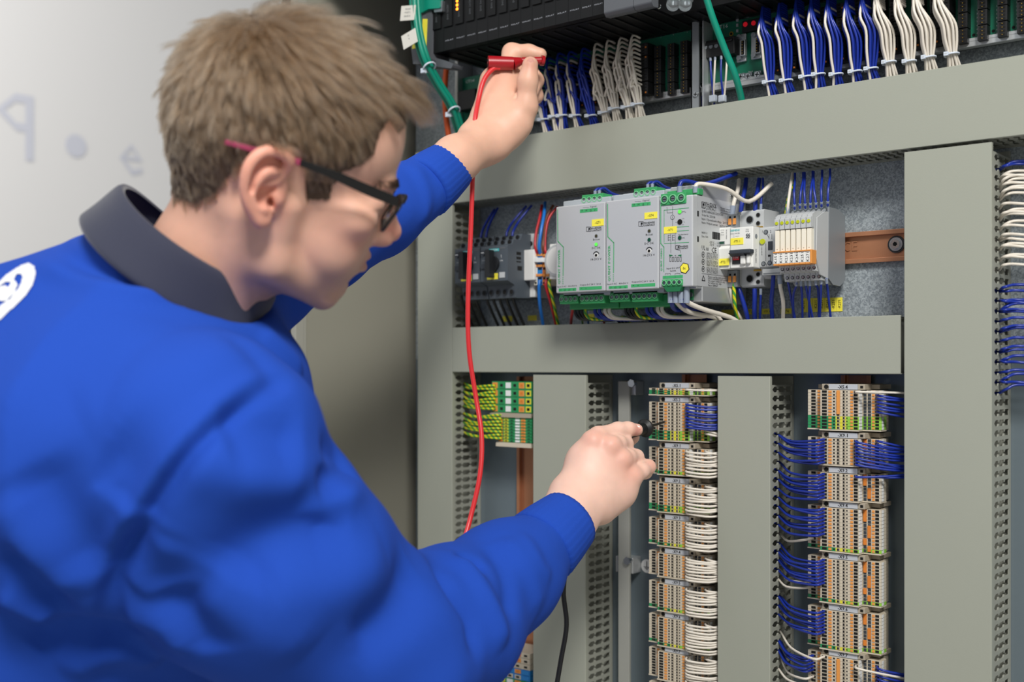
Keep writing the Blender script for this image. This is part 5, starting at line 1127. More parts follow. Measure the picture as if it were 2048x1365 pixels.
# grey block at the right of the modules
xg0, xg1 = AX(1208, -0.16), AX(1224, -0.16)
t = thing('grey_controller_block', 'dark grey plastic block at the right end of the black modules', 'module', (xg0, 0, zP+0.02))
xg2 = AX(1308, -0.155); zg = AZ(1224, 31, -0.158)
b = MB()
for a_, c_ in ((xg0, xg0+(xg2-xg0)*.62), (xg0+(xg2-xg0)*.62+0.0006, xg2)):
    b.prism([(-0.146, zg+0.001), (-0.156, zg), (-0.160, zg+0.004), (-0.160, zg+0.15), (-0.143, zg+0.15)], a_, c_, 'x', 'grey_block')
b.obj('body', t, bevel=0.0012)
t = thing('clear_plug_cover', 'clear plastic plug covers hanging under the rack at the top', 'plug cover', tuple(at(1360, 5, -0.13)))
for x_ in (1348, 1372):
    b = MB(); p = at(x_, -8, -0.13); b.cyl(p+Vector((0, 0, -0.004)), p+Vector((0.006, -0.012, -0.014)), 0.0075, 'clear', 18); b.cyl(p+Vector((0, 0.004, 0.012)), p+Vector((0, 0, -0.004)), 0.0085, 'clear', 18); b.obj('cover', t)
b = MB(); screw(b, at(1318, 13, -0.125), 0.003); tag(b.obj('rack_screw'), 'small steel screw right of the dark grey block', 'screw')
# ---- cables at the far left of the rack
def wc(pts, Ys, r, m, label, group, name='cable', n=10):
    return wire([at(x, y, Y) for (x, y), Y in zip(pts, Ys)], r, m, label, group, name=name, n=n, k=6, cat='cable')
g = 'teal network cables'
for i, dx in enumerate((0, 13, 6)):
    wc([(822+dx, -40), (824+dx, 20), (830+dx, 70), (844+dx, 120), (868+dx, 165), (896+dx, 210), (910+dx, 250), (928+dx, 310)], [q-(0.0075 if i == 2 else 0) for q in (-0.158, -0.158, -0.156, -0.148, -0.125, -0.100, -0.08, -0.05)], 0.0032, 'teal_cable', ('left', 'right', 'middle')[i]+' teal cable of the tied group left of the raised hand', g)
wc([(1398, -60), (1420, 20), (1448, 95), (1470, 150), (1483, 200), (1486, 240)], [-0.12, -0.11, -0.09, -0.075, -0.055, -0.045], 0.0040, 'teal_cable', 'single teal cable slanting across the right circuit board', g)
wc([(893, 135), (890, 180), (892, 230), (900, 290)], [-0.05, -0.05, -0.05, -0.045], 0.0040, 'orange_cable', 'orange cable behind the teal cables at the left', 'orange cable')
for i, (x_, y_) in enumerate(((859, 134), (908, 222))):
    p = at(x_, y_, (-0.149, -0.101)[i]); d = Vector((0.6, 0.0, -0.8)).normalized(); a = Vector((0.8, 0, 0.6)); b = MB()
    q = [p+(a*math.cos(t_)*0.0082+Vector((0, 1, 0))*math.sin(t_)*0.0088) for t_ in [2*math.pi*k_/14 for k_ in range(15)]]
    b.tube(q, 0.0011, 'tie', n=6, k=0, fl=1.5); h = p-a*0.0080+Vector((0, -0.004, 0)); b.box(h.x-0.003, h.x+0.003, h.y-0.003, h.y+0.002, h.z-0.003, h.z+0.003, 'tie')
    tag(b.obj('cable_tie'), '%s cable tie around the teal cables' % ('upper', 'lower')[i], 'cable tie')
for i, (xa, ya, s_) in enumerate(((816, 26, 0), (819, 78, 1))):
    b = MB(); Y = -0.168; p = at(xa, ya, Y); M_ = Matrix.Translation(p) @ Matrix.Rotation(R(8 if i == 0 else -14), 4, 'Y')
    b.box(-0.013, 0.013, -0.0005, 0.0005, -0.0095, 0.0095, 'tag', M_); rt = (M_.to_3x3() @ Vector((1, 0, 0))); up = (M_.to_3x3() @ Vector((0, 0, 1)))
    for k_ in range(3): b.text(('W1204', 'PORT 2', 'RACK A')[k_] if not i else ('12', 'A', '')[k_] or '.', p+Vector((0, -0.0006, 0))+up*(0.005-0.0045*k_), 0.0022, 'ink_grey', right=rt, up=up)
    tag(b.obj('cable_tag', bevel=0.0002), '%s white paper tag on the teal cables' % ('upper', 'lower')[i], 'cable tag', 'white tags on the teal cables')
t = thing('cable_connector', 'grey end piece with yellow stripe beside the teal cables', 'connector', tuple(at(846, 120, -0.14)))
b = MB(); Y = -0.146
def pz(x, y): p = at(x, y, Y); return (p.x, p.z)
b.prism([pz(834, -30), (pz(864, -30)), pz(862, 118), pz(858, 128), pz(826, 128), pz(822, 95), pz(832, 60)], Y, Y+0.035, 'y', 'grey_block'); b.obj('body', t, bevel=0.002)
b = MB(); b.prism([pz(852, 110), pz(880, 118), pz(896, 124), pz(892, 134), pz(860, 130)], Y+0.01, Y+0.03, 'y', 'grey_block'); b.obj('latch', t, bevel=0.002)
b = MB(); b.prism([pz(846, 38), pz(855, 38), pz(853, 92), pz(844, 88)], Y-0.0006, Y, 'y', 'label_yellow').prism([pz(826, 76), pz(834, 74), pz(833, 96), pz(825, 98)], Y-0.0006, Y, 'y', 'label_yellow'); b.obj('yellow_stripe', t)
t = thing('teal_connector', 'teal plug at the top left end of the controller row', 'plug', tuple(at(860, 8, -0.15)))
b = MB(); Y = -0.150; b.prism([pz(838, -20), pz(880, -20), pz(879, 16), pz(856, 18), pz(842, 26), pz(836, 20)], Y, Y+0.012, 'y', 'teal_cable'); b.obj('body', t, bevel=0.002)
b = MB(); b.prism([pz(864, 0), pz(883, 0), pz(882, 22), pz(866, 24)], Y+0.002, Y+0.014, 'y', 'zinc'); b.obj('latch', t, bevel=0.0008)
# small black blocks and grey upright at the left end of the left board
b = MB(); pb(b, Z1, 430, 545, 575, 700, -0.040, -0.02, 'black'); tag(b.obj('black_terminal', bevel=0.001), 'black plug block on the left end of the left board, beside the red lead', 'plug')
b = MB(); b.box(AX(912, -0.03), AX(917, -0.03), -0.032, 0.0, zTT1-0.01, 1.92, 'alu'); tag(b.obj('upright_profile'), 'thin upright metal edge left of the left circuit board', 'bracket')
# ================================================================ the technician: smooth surfaces grown from distance fields
from mathutils.bvhtree import BVHTree
RV, UV_, FV = Vector((CB, SB, 0)), Vector((0, 0, 1)), Vector((-SB, CB, 0))
def npv(v): return np.array(v, dtype=np.float32)
class Field:
    def __init__(s, lo, hi, h):
        s.lo = np.array(lo, dtype=np.float32); s.h = h; s.n = np.ceil((np.array(hi)-s.lo)/h).astype(int)+1
        s.D = np.full(tuple(s.n), 10.0, dtype=np.float32)
    def blk(s, lo, hi):
        a = np.clip(np.floor((lo-s.lo)/s.h).astype(int), 0, s.n-1); b = np.clip(np.ceil((hi-s.lo)/s.h).astype(int)+1, 1, s.n)
        if (b <= a).any(): return None
        g = [s.lo[i]+s.h*np.arange(a[i], b[i], dtype=np.float32) for i in range(3)]
        sl = tuple(slice(a[i], b[i]) for i in range(3))
        return sl, g[0][:, None, None], g[1][None, :, None], g[2][None, None, :]
    def put(s, sl, d, k, sub=False):
        D = s.D[sl]
        if sub: d = -d; h = np.maximum(k-np.abs(D-d), 0)/max(k, 1e-6); s.D[sl] = np.maximum(D, d)+h*h*k/4
        else: h = np.maximum(k-np.abs(D-d), 0)/max(k, 1e-6); s.D[sl] = np.minimum(D, d)-h*h*k/4
    def cap(s, a, b, ra, rb=None, k=0.01, sub=False):
        a, b = npv(a), npv(b); rb = ra if rb is None else rb; m = max(ra, rb)+k+3*s.h
        B = s.blk(np.minimum(a, b)-m, np.maximum(a, b)+m)
        if B is None: return
        sl, X, Y, Z = B; ab = b-a; L = float(ab@ab)+1e-12
        t = np.clip(((X-a[0])*ab[0]+(Y-a[1])*ab[1]+(Z-a[2])*ab[2])/L, 0, 1)
        d = np.sqrt((X-a[0]-t*ab[0])**2+(Y-a[1]-t*ab[1])**2+(Z-a[2]-t*ab[2])**2)-(ra+(rb-ra)*t)
        s.put(sl, d, k, sub)
    def ell(s, c, r, ax=None, k=0.01, sub=False):
        c = npv(c); r = npv(r); m = float(r.max())+k+3*s.h
        B = s.blk(c-m, c+m)
        if B is None: return
        sl, X, Y, Z = B; X = X-c[0]; Y = Y-c[1]; Z = Z-c[2]
        A = np.eye(3, dtype=np.float32) if ax is None else np.array(ax, dtype=np.float32)
        q = [(X*A[i][0]+Y*A[i][1]+Z*A[i][2]) for i in range(3)]
        k0 = np.sqrt(sum((q[i]/r[i])**2 for i in range(3))); k1 = np.sqrt(sum((q[i]/r[i]**2)**2 for i in range(3)))+1e-6
        s.put(sl, k0*(k0-1)/k1, k, sub)
    def chain(s, pts, rs, k=0.004, sub=False):
        for i in range(len(pts)-1): s.cap(pts[i], pts[i+1], rs[i], rs[i+1], k, sub)
    def mesh(s):
        D = s.D; S_ = D < 0; n = np.array(D.shape)
        c = [S_[i:n[0]-1+i, j:n[1]-1+j, k:n[2]-1+k] for i in (0, 1) for j in (0, 1) for k in (0, 1)]
        tot = sum(x.astype(np.int8) for x in c); M_ = (tot > 0) & (tot < 8)
        I = np.argwhere(M_); idx = -np.ones(M_.shape, dtype=np.int64); idx[M_] = np.arange(len(I))
        acc = np.zeros((len(I), 3)); cnt = np.zeros(len(I))
        co = [(i, j, k) for i in (0, 1) for j in (0, 1) for k in (0, 1)]
        val = {o: D[I[:, 0]+o[0], I[:, 1]+o[1], I[:, 2]+o[2]] for o in co}
        for o in co:
            for ax in range(3):
                if o[ax] == 0:
                    p = list(o); p[ax] = 1; p = tuple(p); va, vb = val[o], val[p]; m = (va < 0) != (vb < 0)
                    t = va[m]/(va[m]-vb[m]); e = np.tile(np.array(o, dtype=float), (m.sum(), 1)); e[:, ax] = t; acc[m] += e; cnt[m] += 1
        V = (I+acc/cnt[:, None])*s.h+s.lo
        Q = []
        for ax in range(3):
            a, b = [x for x in range(3) if x != ax]
            sa = [slice(None)]*3; sb = [slice(None)]*3; sa[ax] = slice(0, -1); sb[ax] = slice(1, None)
            A_, B_ = S_[tuple(sa)], S_[tuple(sb)]; E = np.argwhere(A_ != B_)
            E = E[(E[:, a] > 0) & (E[:, b] > 0) & (E[:, a] < n[a]-1) & (E[:, b] < n[b]-1)]
            ins = A_[E[:, 0], E[:, 1], E[:, 2]]
            def g(da, db):
                q = E.copy(); q[:, a] += da; q[:, b] += db; return idx[q[:, 0], q[:, 1], q[:, 2]]
            f = np.stack([g(-1, -1), g(0, -1), g(0, 0), g(-1, 0)], 1)
            flip = ins if ax != 1 else ~ins
            f[~flip] = f[~flip][:, ::-1]; Q.append(f)
        return V, np.concatenate(Q)
def nb(V, Q):
    E = np.concatenate([Q[:, [0, 1]], Q[:, [1, 2]], Q[:, [2, 3]], Q[:, [3, 0]]]); return np.concatenate([E, E[:, ::-1]])
def smooth(V, Q, it, lam=0.5):
    E = nb(V, Q); d = np.bincount(E[:, 0], minlength=len(V))[:, None]
    for i in range(it):
        a = np.stack([np.bincount(E[:, 0], weights=V[E[:, 1], j], minlength=len(V)) for j in range(3)], 1)/d; V = V+(a-V)*(lam if i % 2 == 0 else -lam*0.96 if it > 4 else lam)
    return V
def normals(V, Q):
    n = np.cross(V[Q[:, 2]]-V[Q[:, 0]], V[Q[:, 3]]-V[Q[:, 1]]); N = np.zeros_like(V)
    for i in range(4):
        for j in range(3): N[:, j] += np.bincount(Q[:, i], weights=n[:, j], minlength=len(V))
    return N/(np.linalg.norm(N, axis=1)[:, None]+1e-12)
def np_obj(name, V, Q, mats, parent, mi=None, col=None, sub=0):
    me = bpy.data.meshes.new(name); me.vertices.add(len(V)); me.vertices.foreach_set('co', np.asarray(V, dtype=np.float32).ravel())
    me.loops.add(len(Q)*4); me.loops.foreach_set('vertex_index', Q.astype(np.int32).ravel()); me.polygons.add(len(Q))
    me.polygons.foreach_set('loop_start', np.arange(0, len(Q)*4, 4, dtype=np.int32)); me.polygons.foreach_set('use_smooth', np.ones(len(Q), dtype=bool))
    for m in mats: me.materials.append(MT[m])
    if mi is not None: me.polygons.foreach_set('material_index', mi.astype(np.int32))
    me.update(calc_edges=True); me.validate()
    if col is not None:
        at_ = me.attributes.new('tone', 'FLOAT_COLOR', 'POINT'); at_.data.foreach_set('color', np.concatenate([col, np.ones((len(V), 1))], 1).astype(np.float32).ravel())
    o = bpy.data.objects.new(name, me); COL.objects.link(o)
    if parent is not None: attach(o, parent)
    return o
def bvh_of(V, Q): return BVHTree.FromPolygons([tuple(v) for v in V], [tuple(q) for q in Q])
CAMP = Vector((0, -D, CZ))
def cast(bv, px, py):
    d = (dp(px, py, 1.0)-CAMP).normalized(); h = bv.ray_cast(CAMP, d)
    return h[0]
def path3(bv, pts, k=5):
    P = spl([(x, y, 0) for x, y in pts], k); out = []
    for p in P:
        h = cast(bv, p.x, p.y)
        if h is not None: out.append(h)
    return np.array([tuple(v) for v in out])
def crease(V, N, P, amp, w):
    "raise (amp>0) or press in (amp<0) the surface along a line"
    if len(P) < 2: return
    lo, hi = P.min(0)-3*w, P.max(0)+3*w; m = ((V > lo) & (V < hi)).all(1); X = V[m]; best = np.full(len(X), 1e9); tt = np.zeros(len(X))
    for i in range(len(P)-1):
        a, b = P[i], P[i+1]; ab = b-a; t = np.clip(((X-a)@ab)/(ab@ab+1e-12), 0, 1); d = np.linalg.norm(X-a-t[:, None]*ab, axis=1)
        u = d < best; best[u] = d[u]; tt[u] = ((i+t)/(len(P)-1))[u]
    fade = np.clip(np.minimum(tt, 1-tt)*5, 0, 1)
    V[m] = X+N[m]*(amp*np.exp(-(best/w)**2)*(0.15+0.85*fade))[:, None]
# ---------------------------------------------------------------- materials of the figure
def tone_mat(name, rough, sss, spec=0.4, bump=0.15, bs=900, bd=0.0003):
    m = bpy.data.materials.new(name); m.use_nodes = True; nt = m.node_tree; b = nt.nodes['Principled BSDF']
    a = nt.nodes.new('ShaderNodeAttribute'); a.attribute_name = 'tone'; tc = nt.nodes.new('ShaderNodeTexCoord')
    n = nt.nodes.new('ShaderNodeTexNoise'); n.inputs['Scale'].default_value = 90; n.inputs['Detail'].default_value = 4
    r = nt.nodes.new('ShaderNodeMapRange'); r.inputs['To Min'].default_value = 0.93; r.inputs['To Max'].default_value = 1.07
    h = nt.nodes.new('ShaderNodeVectorMath'); h.operation = 'SCALE'
    nt.links.new(tc.outputs['Object'], n.inputs['Vector']); nt.links.new(n.outputs['Fac'], r.inputs['Value']); nt.links.new(a.outputs['Color'], h.inputs[0]); nt.links.new(r.outputs[0], h.inputs['Scale'])
    nt.links.new(h.outputs[0], b.inputs['Base Color'])
    n2 = nt.nodes.new('ShaderNodeTexNoise'); n2.inputs['Scale'].default_value = bs; n2.inputs['Detail'].default_value = 3; bp = nt.nodes.new('ShaderNodeBump'); bp.inputs['Strength'].default_value = bump; bp.inputs['Distance'].default_value = bd
    nt.links.new(tc.outputs['Object'], n2.inputs['Vector']); nt.links.new(n2.outputs['Fac'], bp.inputs['Height']); nt.links.new(bp.outputs[0], b.inputs['Normal'])
    b.inputs['Roughness'].default_value = rough; b.inputs['Specular IOR Level'].default_value = spec
    if sss: b.inputs['Subsurface Weight'].default_value = sss; b.inputs['Subsurface Radius'].default_value = (0.010, 0.004, 0.002); b.inputs['Subsurface Scale'].default_value = 0.5
    MT[name] = m
tone_mat('skin', 0.48, 0.25)
mat('shirt', '#1f49ae', 0.9, bump=0.5, bscale=1400, noise=0.06, nscale=700, Specular_IOR_Level=0.2)
mat('navy', '#262a40', 0.8, bump=0.6, bscale=1200, noise=0.08, nscale=500, Sheen_Weight=0.3)
mat('trouser', '#1d2029', 0.85); mat('shoe', '#141414', 0.5); mat('logo_white', '#e6e8ec', 0.6); mat('eye_white', '#e8e4df', 0.2); mat('lash', '#3a2a20', 0.7)
mat('frame_black', '#0d0d0f', 0.35); mat('frame_pink', '#a03a5e', 0.4)
LEN = bpy.data.materials.new('lens'); LEN.use_nodes = True; bb = LEN.node_tree.nodes['Principled BSDF']; bb.inputs['Transmission Weight'].default_value = 1; bb.inputs['Roughness'].default_value = 0.02; bb.inputs['IOR'].default_value = 1.15; bb.inputs['Base Color'].default_value = (0.97, 0.98, 1, 1); MT['lens'] = LEN
def ray_c(px, py): return (RV*((px-1024)/F)-UV_*((py-HY)/F)+FV)
# ---------------------------------------------------------------- head frame
ps, rh, ph = R(12), R(20), R(15)
HL = (RV*(-math.sin(ps)*math.cos(rh))+UV_*math.sin(rh)+FV*(math.cos(ps)*math.cos(rh))).normalized()
f0 = (RV-HL*RV.dot(HL)).normalized(); u0 = HL.cross(f0)
if u0.z < 0: u0 = -u0
HF = f0*math.cos(ph)-u0*math.sin(ph); HU = u0*math.cos(ph)+f0*math.sin(ph)
HC = CAMP+ray_c(545, 398)*0.885+HL*0.072
def H(f, u, l): return HC+(HF*f+HU*u+HL*l)*0.001
def loc(px, py, lat):
    r = ray_c(px, py); c = HC-CAMP; t = (c.dot(HL)+lat*0.001)/r.dot(HL); w_ = r*t-c; return (w_.dot(HF)*1000, w_.dot(HU)*1000, lat)
def HP(px, py, lat): return H(*loc(px, py, lat))
def ax3(rf=0, ru=0, rl=0):
    f, u, l = Vector(HF), Vector(HU), Vector(HL)
    for a, d in ((rl, HL), (ru, HU), (rf, HF)):
        if a: q = Matrix.Rotation(R(a), 3, d); f, u, l = q @ f, q @ u, q @ l
    return [tuple(f), tuple(u), tuple(l)]
AX0 = ax3()
def hell(fd, f, u, l, rf, ru, rl, k=8, sub=False, ax=None, mirror=True):
    for s in ((1, -1) if (mirror and l) else (1,)):
        A = ax or AX0
        fd.ell(H(f, u, l*s), (rf*.001, ru*.001, rl*.001), A, k*.001, sub)
def hcap(fd, a, b, ra, rb, k=8, sub=False, mirror=True):
    for s in ((1, -1) if (mirror and (a[2] or b[2])) else (1,)):
        fd.cap(H(a[0], a[1], a[2]*s), H(b[0], b[1], b[2]*s), ra*.001, rb*.001, k*.001, sub)
c_ = H(5, 20, 0)
lo = [min(H(f, u, l)[i] for f in (-105, 125) for u in (-112, 140) for l in (-95, 92)) for i in range(3)]
hi = [max(H(f, u, l)[i] for f in (-105, 125) for u in (-112, 140) for l in (-95, 92)) for i in range(3)]
hd = Field(lo, hi, 0.0015)
NB = dp(378, 600, 0.982)
hell(hd, 2, 50, 0, 90, 80, 73, 6)
hell(hd, -30, 30, 0, 56, 56, 64, 14)
hell(hd, 50, 48, 0, 48, 58, 60, 12)
hell(hd, 42, -14, 0, 50, 62, 56, 14)
hell(hd, 88, 20, 18, 11, 7, 20, 10)
hell(hd, 66, -8, 44, 20, 16, 18, 12)
hell(hd, 52, -36, 34, 26, 30, 22, 14)
hcap(hd, (10, -6, 60), (10, -52, 52), 14, 14, 14)
hcap(hd, (10, -54, 52), (58, -82, 18), 15, 13, 14)
hell(hd, 63, -78, 0, 15, 13, 18, 10)
hell(hd, 62, -52, 0, 24, 24, 32, 12)
hell(hd, 30, -60, 0, 40, 24, 44, 14)
hcap(hd, (92, 10, 0), (102, -18, 0), 6, 8.5, 8); hell(hd, 94, -26, 10, 13, 8, 8.5, 5)
hell(hd, 104, -21, 0, 9.5, 9, 9, 4)
hell(hd, 98, -33, 6, 5, 3, 3, 2, sub=True)
hell(hd, 95, 7, 32, 12, 11, 14, 8, sub=True)
hell(hd, 77, 6, 32, 13, 12.5, 13, 3)
hcap(hd, (84, -47, -14), (88, -46, 0), 3, 4.2, 4, mirror=False); hcap(hd, (84, -47, 14), (88, -46, 0), 3, 4.2, 4, mirror=False)
hcap(hd, (82, -55, -12), (86, -56, 0), 3.4, 5, 4, mirror=False); hcap(hd, (82, -55, 12), (86, -56, 0), 3.4, 5, 4, mirror=False)
hcap(hd, (86, -51, -20), (92, -51, 0), 1.3, 1.3, 3, sub=True, mirror=False); hcap(hd, (86, -51, 20), (92, -51, 0), 1.3, 1.3, 3, sub=True, mirror=False)
hd.ell(H(80, -66, 0), (.010, .004, .016), AX0, .006, True)
# neck
hd.cap(H(-16, -20, 0), NB, 0.050, 0.056, 0.03)
hcap(hd, (-20, -22, -46), (-12, -104, -30), 13, 9, 16, mirror=False)
# ear (right one in detail, mirrored)
def Zc(x, y): return (420+x/3.5, 250+y/3.5)
def ep(zx, zy, lat): return loc(*Zc(zx, zy), lat)
def echain(pts, rs, k, sub=False):
    n_ = len(pts); q_ = spl([Vector(p) for p in pts], 4) if n_ > 2 else pts; rs = [rs[min(int(i*(n_-1)/(len(q_)-1)), n_-1)]*(1-(i*(n_-1)/(len(q_)-1)) % 1)+rs[min(int(i*(n_-1)/(len(q_)-1))+1, n_-1)]*((i*(n_-1)/(len(q_)-1)) % 1) for i in range(len(q_))]; pts = [tuple(p) for p in q_]
    for i in range(len(pts)-1): hcap(hd, pts[i], pts[i+1], rs[i], rs[i+1], k, sub)
hell(hd, *[v for v in ep(405, 430, -73)], 15, 26, 7, 5)
hell(hd, *[v for v in ep(352, 400, -79)], 13, 27, 4.5, 5, ax=None)
hx = [ep(520, 330, -76), ep(560, 262, -81), ep(520, 205, -84), ep(440, 182, -87), ep(350, 205, -90), ep(280, 275, -93), ep(248, 370, -94), ep(242, 470, -93), ep(265, 560, -91), ep(305, 630, -87), ep(345, 680, -84)]
echain(hx, [3, 3.4, 3.6, 3.8, 3.8, 3.6, 3.3, 3.1, 3.2, 3.8, 4.6], 3)
hell(hd, *ep(365, 650, -81), 7.5, 9, 4.5, 4)
ah = [ep(470, 330, -82), ep(400, 330, -86), ep(335, 390, -88), ep(310, 480, -88), ep(330, 560, -87), ep(380, 600, -84)]
echain(ah, [2.6, 3.0, 3.2, 3.2, 3.0, 3.4], 3)
for (x, y, l, r) in ((380, 490, -86, (6.5, 8.5, 9)), (425, 450, -84, (5, 4.5, 7)),): hell(hd, *ep(x, y, l), *r, 3, sub=True)
echain([ep(510, 290, -86), ep(440, 255, -89), ep(370, 270, -91), ep(300, 360, -92), ep(280, 460, -92)], [1.8, 2.2, 2.2, 2.0, 1.6], 2.5, sub=True)
hell(hd, *ep(430, 540, -77), 3.6, 4.4, 9, 2.5, sub=True)
hell(hd, *ep(480, 520, -77), 4, 6, 4.5, 4)
echain([ep(375, 420, -83), ep(470, 395, -80), ep(530, 330, -77)], [1.8, 1.8, 2], 2.5)
V, Q = hd.mesh(); V = smooth(V, Q, 3, 0.5); NV, NQ = None, None
# colours of the face
L3 = (V-np.array(HC)) @ np.array([HF, HU, HL]).T*1000; f_, u_, l_ = L3[:, 0], L3[:, 1], L3[:, 2]
def gs(cf, cu, cl, r, sym=True): 
    ll = np.abs(l_) if sym else l_
    return np.exp(-(((f_-cf)/r[0])**2+((u_-cu)/r[1])**2+((ll-cl)/r[2])**2))
BASE = np.array(lin('#dfae98')[:3]); 
T = np.tile(BASE, (len(V), 1))
def mixc(w_, c, a=1.0):
    global T
    w_ = np.clip(w_*a, 0, 1)[:, None]; T = T*(1-w_)+np.array(lin(c)[:3])*w_
mixc(np.clip((np.abs(l_)-70)/8, 0, 1)*((f_ < 25) & (u_ > -35) & (u_ < 45)), '#e29a86', 0.65)
mixc(gs(104, -24, 0, (14, 14, 16)), '#cf7a6c', 0.8); mixc(gs(72, -20, 45, (18, 14, 18)), '#d48f7c', 0.7)
mixc(gs(88, -51, 0, (9, 8, 20)), '#c06d64', 0.85)
st = np.clip((-u_-38)/20, 0, 1)*np.clip((f_+8)/15, 0, 1)*np.clip((f_ > -10), 0, 1); mixc(st, '#b39080', 0.5)
mixc(gs(94, 24, 28, (12, 3.6, 18)), '#5d4230', 0.95)
mixc(gs(82, 3, 34, (8, 1.4, 13)), '#3a2a22', 0.9)
mixc(gs(-30, -90, 20, (60, 40, 60)), '#e0a68c', 0.5)
headV, headQ, headT = V, Q, T
headB = bvh_of(V, Q)
# ---------------------------------------------------------------- hands
def hand_mesh(build, pts, pad, h, s_it=2):
    P = np.array([tuple(p) for p in pts]); fd = Field(P.min(0)-pad, P.max(0)+pad, h); build(fd); V, Q = fd.mesh(); return smooth(V, Q, s_it, 0.5), Q
def ZH(zx, zy, d): return dp(1060+zx/4.55, 800+zy/4.55, d)
WR = ZH(350, 1050, 1.245)
def rhand(fd):
    k = 0.008
    fd.chain([dp(1040, 1170, 1.17), WR, ZH(430, 900, 1.262)], [0.034, 0.0265, 0.027], 0.01)
    fd.chain([ZH(290, 1000, 1.250), ZH(340, 860, 1.262)], [0.018, 0.019], 0.012); fd.chain([ZH(465, 1120, 1.250), ZH(560, 965, 1.262)], [0.017, 0.016], 0.012)
    M1, M2, M3, M4 = ZH(575, 375, 1.278), ZH(735, 420, 1.276), ZH(840, 545, 1.278), ZH(935, 690, 1.284)
    C1, C2, C3, C4 = ZH(400, 850, 1.268), ZH(470, 870, 1.264), ZH(550, 900, 1.264), ZH(620, 930, 1.268)
    for c, m, r0, r1 in ((C1, M1, .019, .0115), (C2, M2, .020, .0110), (C3, M3, .019, .0105), (C4, M4, .017, .0100)): fd.cap(c, m, r0, r1, 0.014)
    fd.cap(ZH(480, 560, 1.285), ZH(800, 800, 1.290), 0.018, 0.018, 0.02)
    fd.cap(ZH(815, 870, 1.285), ZH(660, 1010, 1.275), 0.014, 0.013, 0.016)
    # index: long, reaching to the probe
    fd.chain([M1, ZH(620, 325, 1.284), ZH(800, 275, 1.302), ZH(890, 268, 1.310), ZH(972, 274, 1.318)], [.0110, .0094, .0084, .0079, .0070], 0.005)
    # middle, ring, little: curled away from the camera
    fd.chain([M2, ZH(800, 398, 1.286), ZH(868, 402, 1.304), ZH(845, 470, 1.330), ZH(780, 490, 1.335)], [.0104, .0093, .0086, .0080, .0072], 0.004)
    fd.chain([M3, ZH(890, 525, 1.286), ZH(965, 522, 1.304), ZH(930, 590, 1.330), ZH(850, 600, 1.335)], [.0102, .0091, .0085, .0078, .0070], 0.004)
    fd.chain([M4, ZH(1010, 650, 1.292), ZH(1075, 612, 1.306), ZH(1050, 660, 1.330), ZH(960, 680, 1.335)], [.0104, .0088, .0082, .0074, .0066], 0.004)
    # thumb, behind the palm towards the probe
    fd.chain([ZH(430, 760, 1.285), ZH(640, 560, 1.318), ZH(800, 420, 1.335), ZH(930, 340, 1.338)], [.017, .0135, .0105, .0085], 0.008)
    for m, r in ((M1, .008), (M2, .0085), (M3, .008), (M4, .0075)): fd.ell(m+(CAMP-m).normalized()*0.0052, (r, r, r), None, 0.008)
pr = [ZH(350, 1050, 1.2), ZH(575, 375, 1.28), ZH(1082, 607, 1.31), ZH(965, 278, 1.33), ZH(430, 760, 1.33), dp(1040, 1170, 1.17)]
rV, rQ = hand_mesh(rhand, pr, 0.03, 0.00135)
def ZL(zx, zy, d): return dp(860+zx/4.55, 60+zy/4.55, d)
def lhand(fd):
    fd.chain([dp(850, 372, 1.31), ZL(235, 1180, 1.345), ZL(470, 1040, 1.385), ZL(600, 930, 1.400)], [0.026, 0.0262, 0.0245, 0.026], 0.012)
    fd.cap(ZL(400, 960, 1.385), ZL(520, 830, 1.405), 0.016, 0.018, 0.014)
    fd.cap(ZL(620, 1040, 1.385), ZL(800, 860, 1.395), 0.016, 0.017, 0.014)
    # back of the hand to the knuckles
    fd.cap(ZL(560, 900, 1.405), ZL(610, 465, 1.425), 0.022, 0.0175, 0.016); fd.cap(ZL(640, 880, 1.405), ZL(720, 450, 1.425), 0.022, 0.0165, 0.016)
    fd.cap(ZL(560, 780, 1.410), ZL(570, 480, 1.430), 0.020, 0.014, 0.014)
    fd.cap(ZL(700, 880, 1.400), ZL(850, 720, 1.400), 0.020, 0.015, 0.014)
    # index finger behind the plug, pointing right
    fd.chain([ZL(700, 430, 1.428), ZL(742, 205, 1.440), ZL(900, 205, 1.436), ZL(1005, 222, 1.432)], [.0135, .0108, .0092, .0078], 0.006)
    # middle, ring fingers curled at the right
    fd.chain([ZL(780, 480, 1.435), ZL(900, 370, 1.452), ZL(962, 460, 1.446), ZL(930, 560, 1.435)], [.013, .0105, .0095, .0085], 0.006)
    fd.chain([ZL(800, 560, 1.440), ZL(930, 500, 1.462), ZL(960, 600, 1.455), ZL(900, 660, 1.44)], [.012, .0098, .009, .008], 0.006)
    # thumb in front
    fd.chain([ZL(760, 830, 1.398), ZL(872, 690, 1.392), ZL(888, 470, 1.386), ZL(912, 315, 1.384)], [.0165, .0128, .0112, .0095], 0.008)
    fd.cap(ZL(800, 400, 1.392), ZL(790, 640, 1.386), 0.0018, 0.0018, 0.003, True)
pl_ = [dp(850, 372, 1.31), ZL(235, 1180, 1.345), ZL(470, 1040, 1.385), ZL(742, 205, 1.44), ZL(1005, 222, 1.43), ZL(900, 370, 1.46), ZL(912, 315, 1.37), ZL(800, 560, 1.45)]
lV, lQ = hand_mesh(lhand, pl_, 0.03, 0.0015)
def hand_tone(V, spots, base):
    T_ = np.tile(np.array(lin(base)[:3]), (len(V), 1))
    for (p, r, c, a) in spots:
        w_ = np.exp(-(np.linalg.norm(V-np.array(p), axis=1)/r)**2)*a; T_ = T_*(1-w_[:, None])+np.array(lin(c)[:3])*w_[:, None]
    return T_
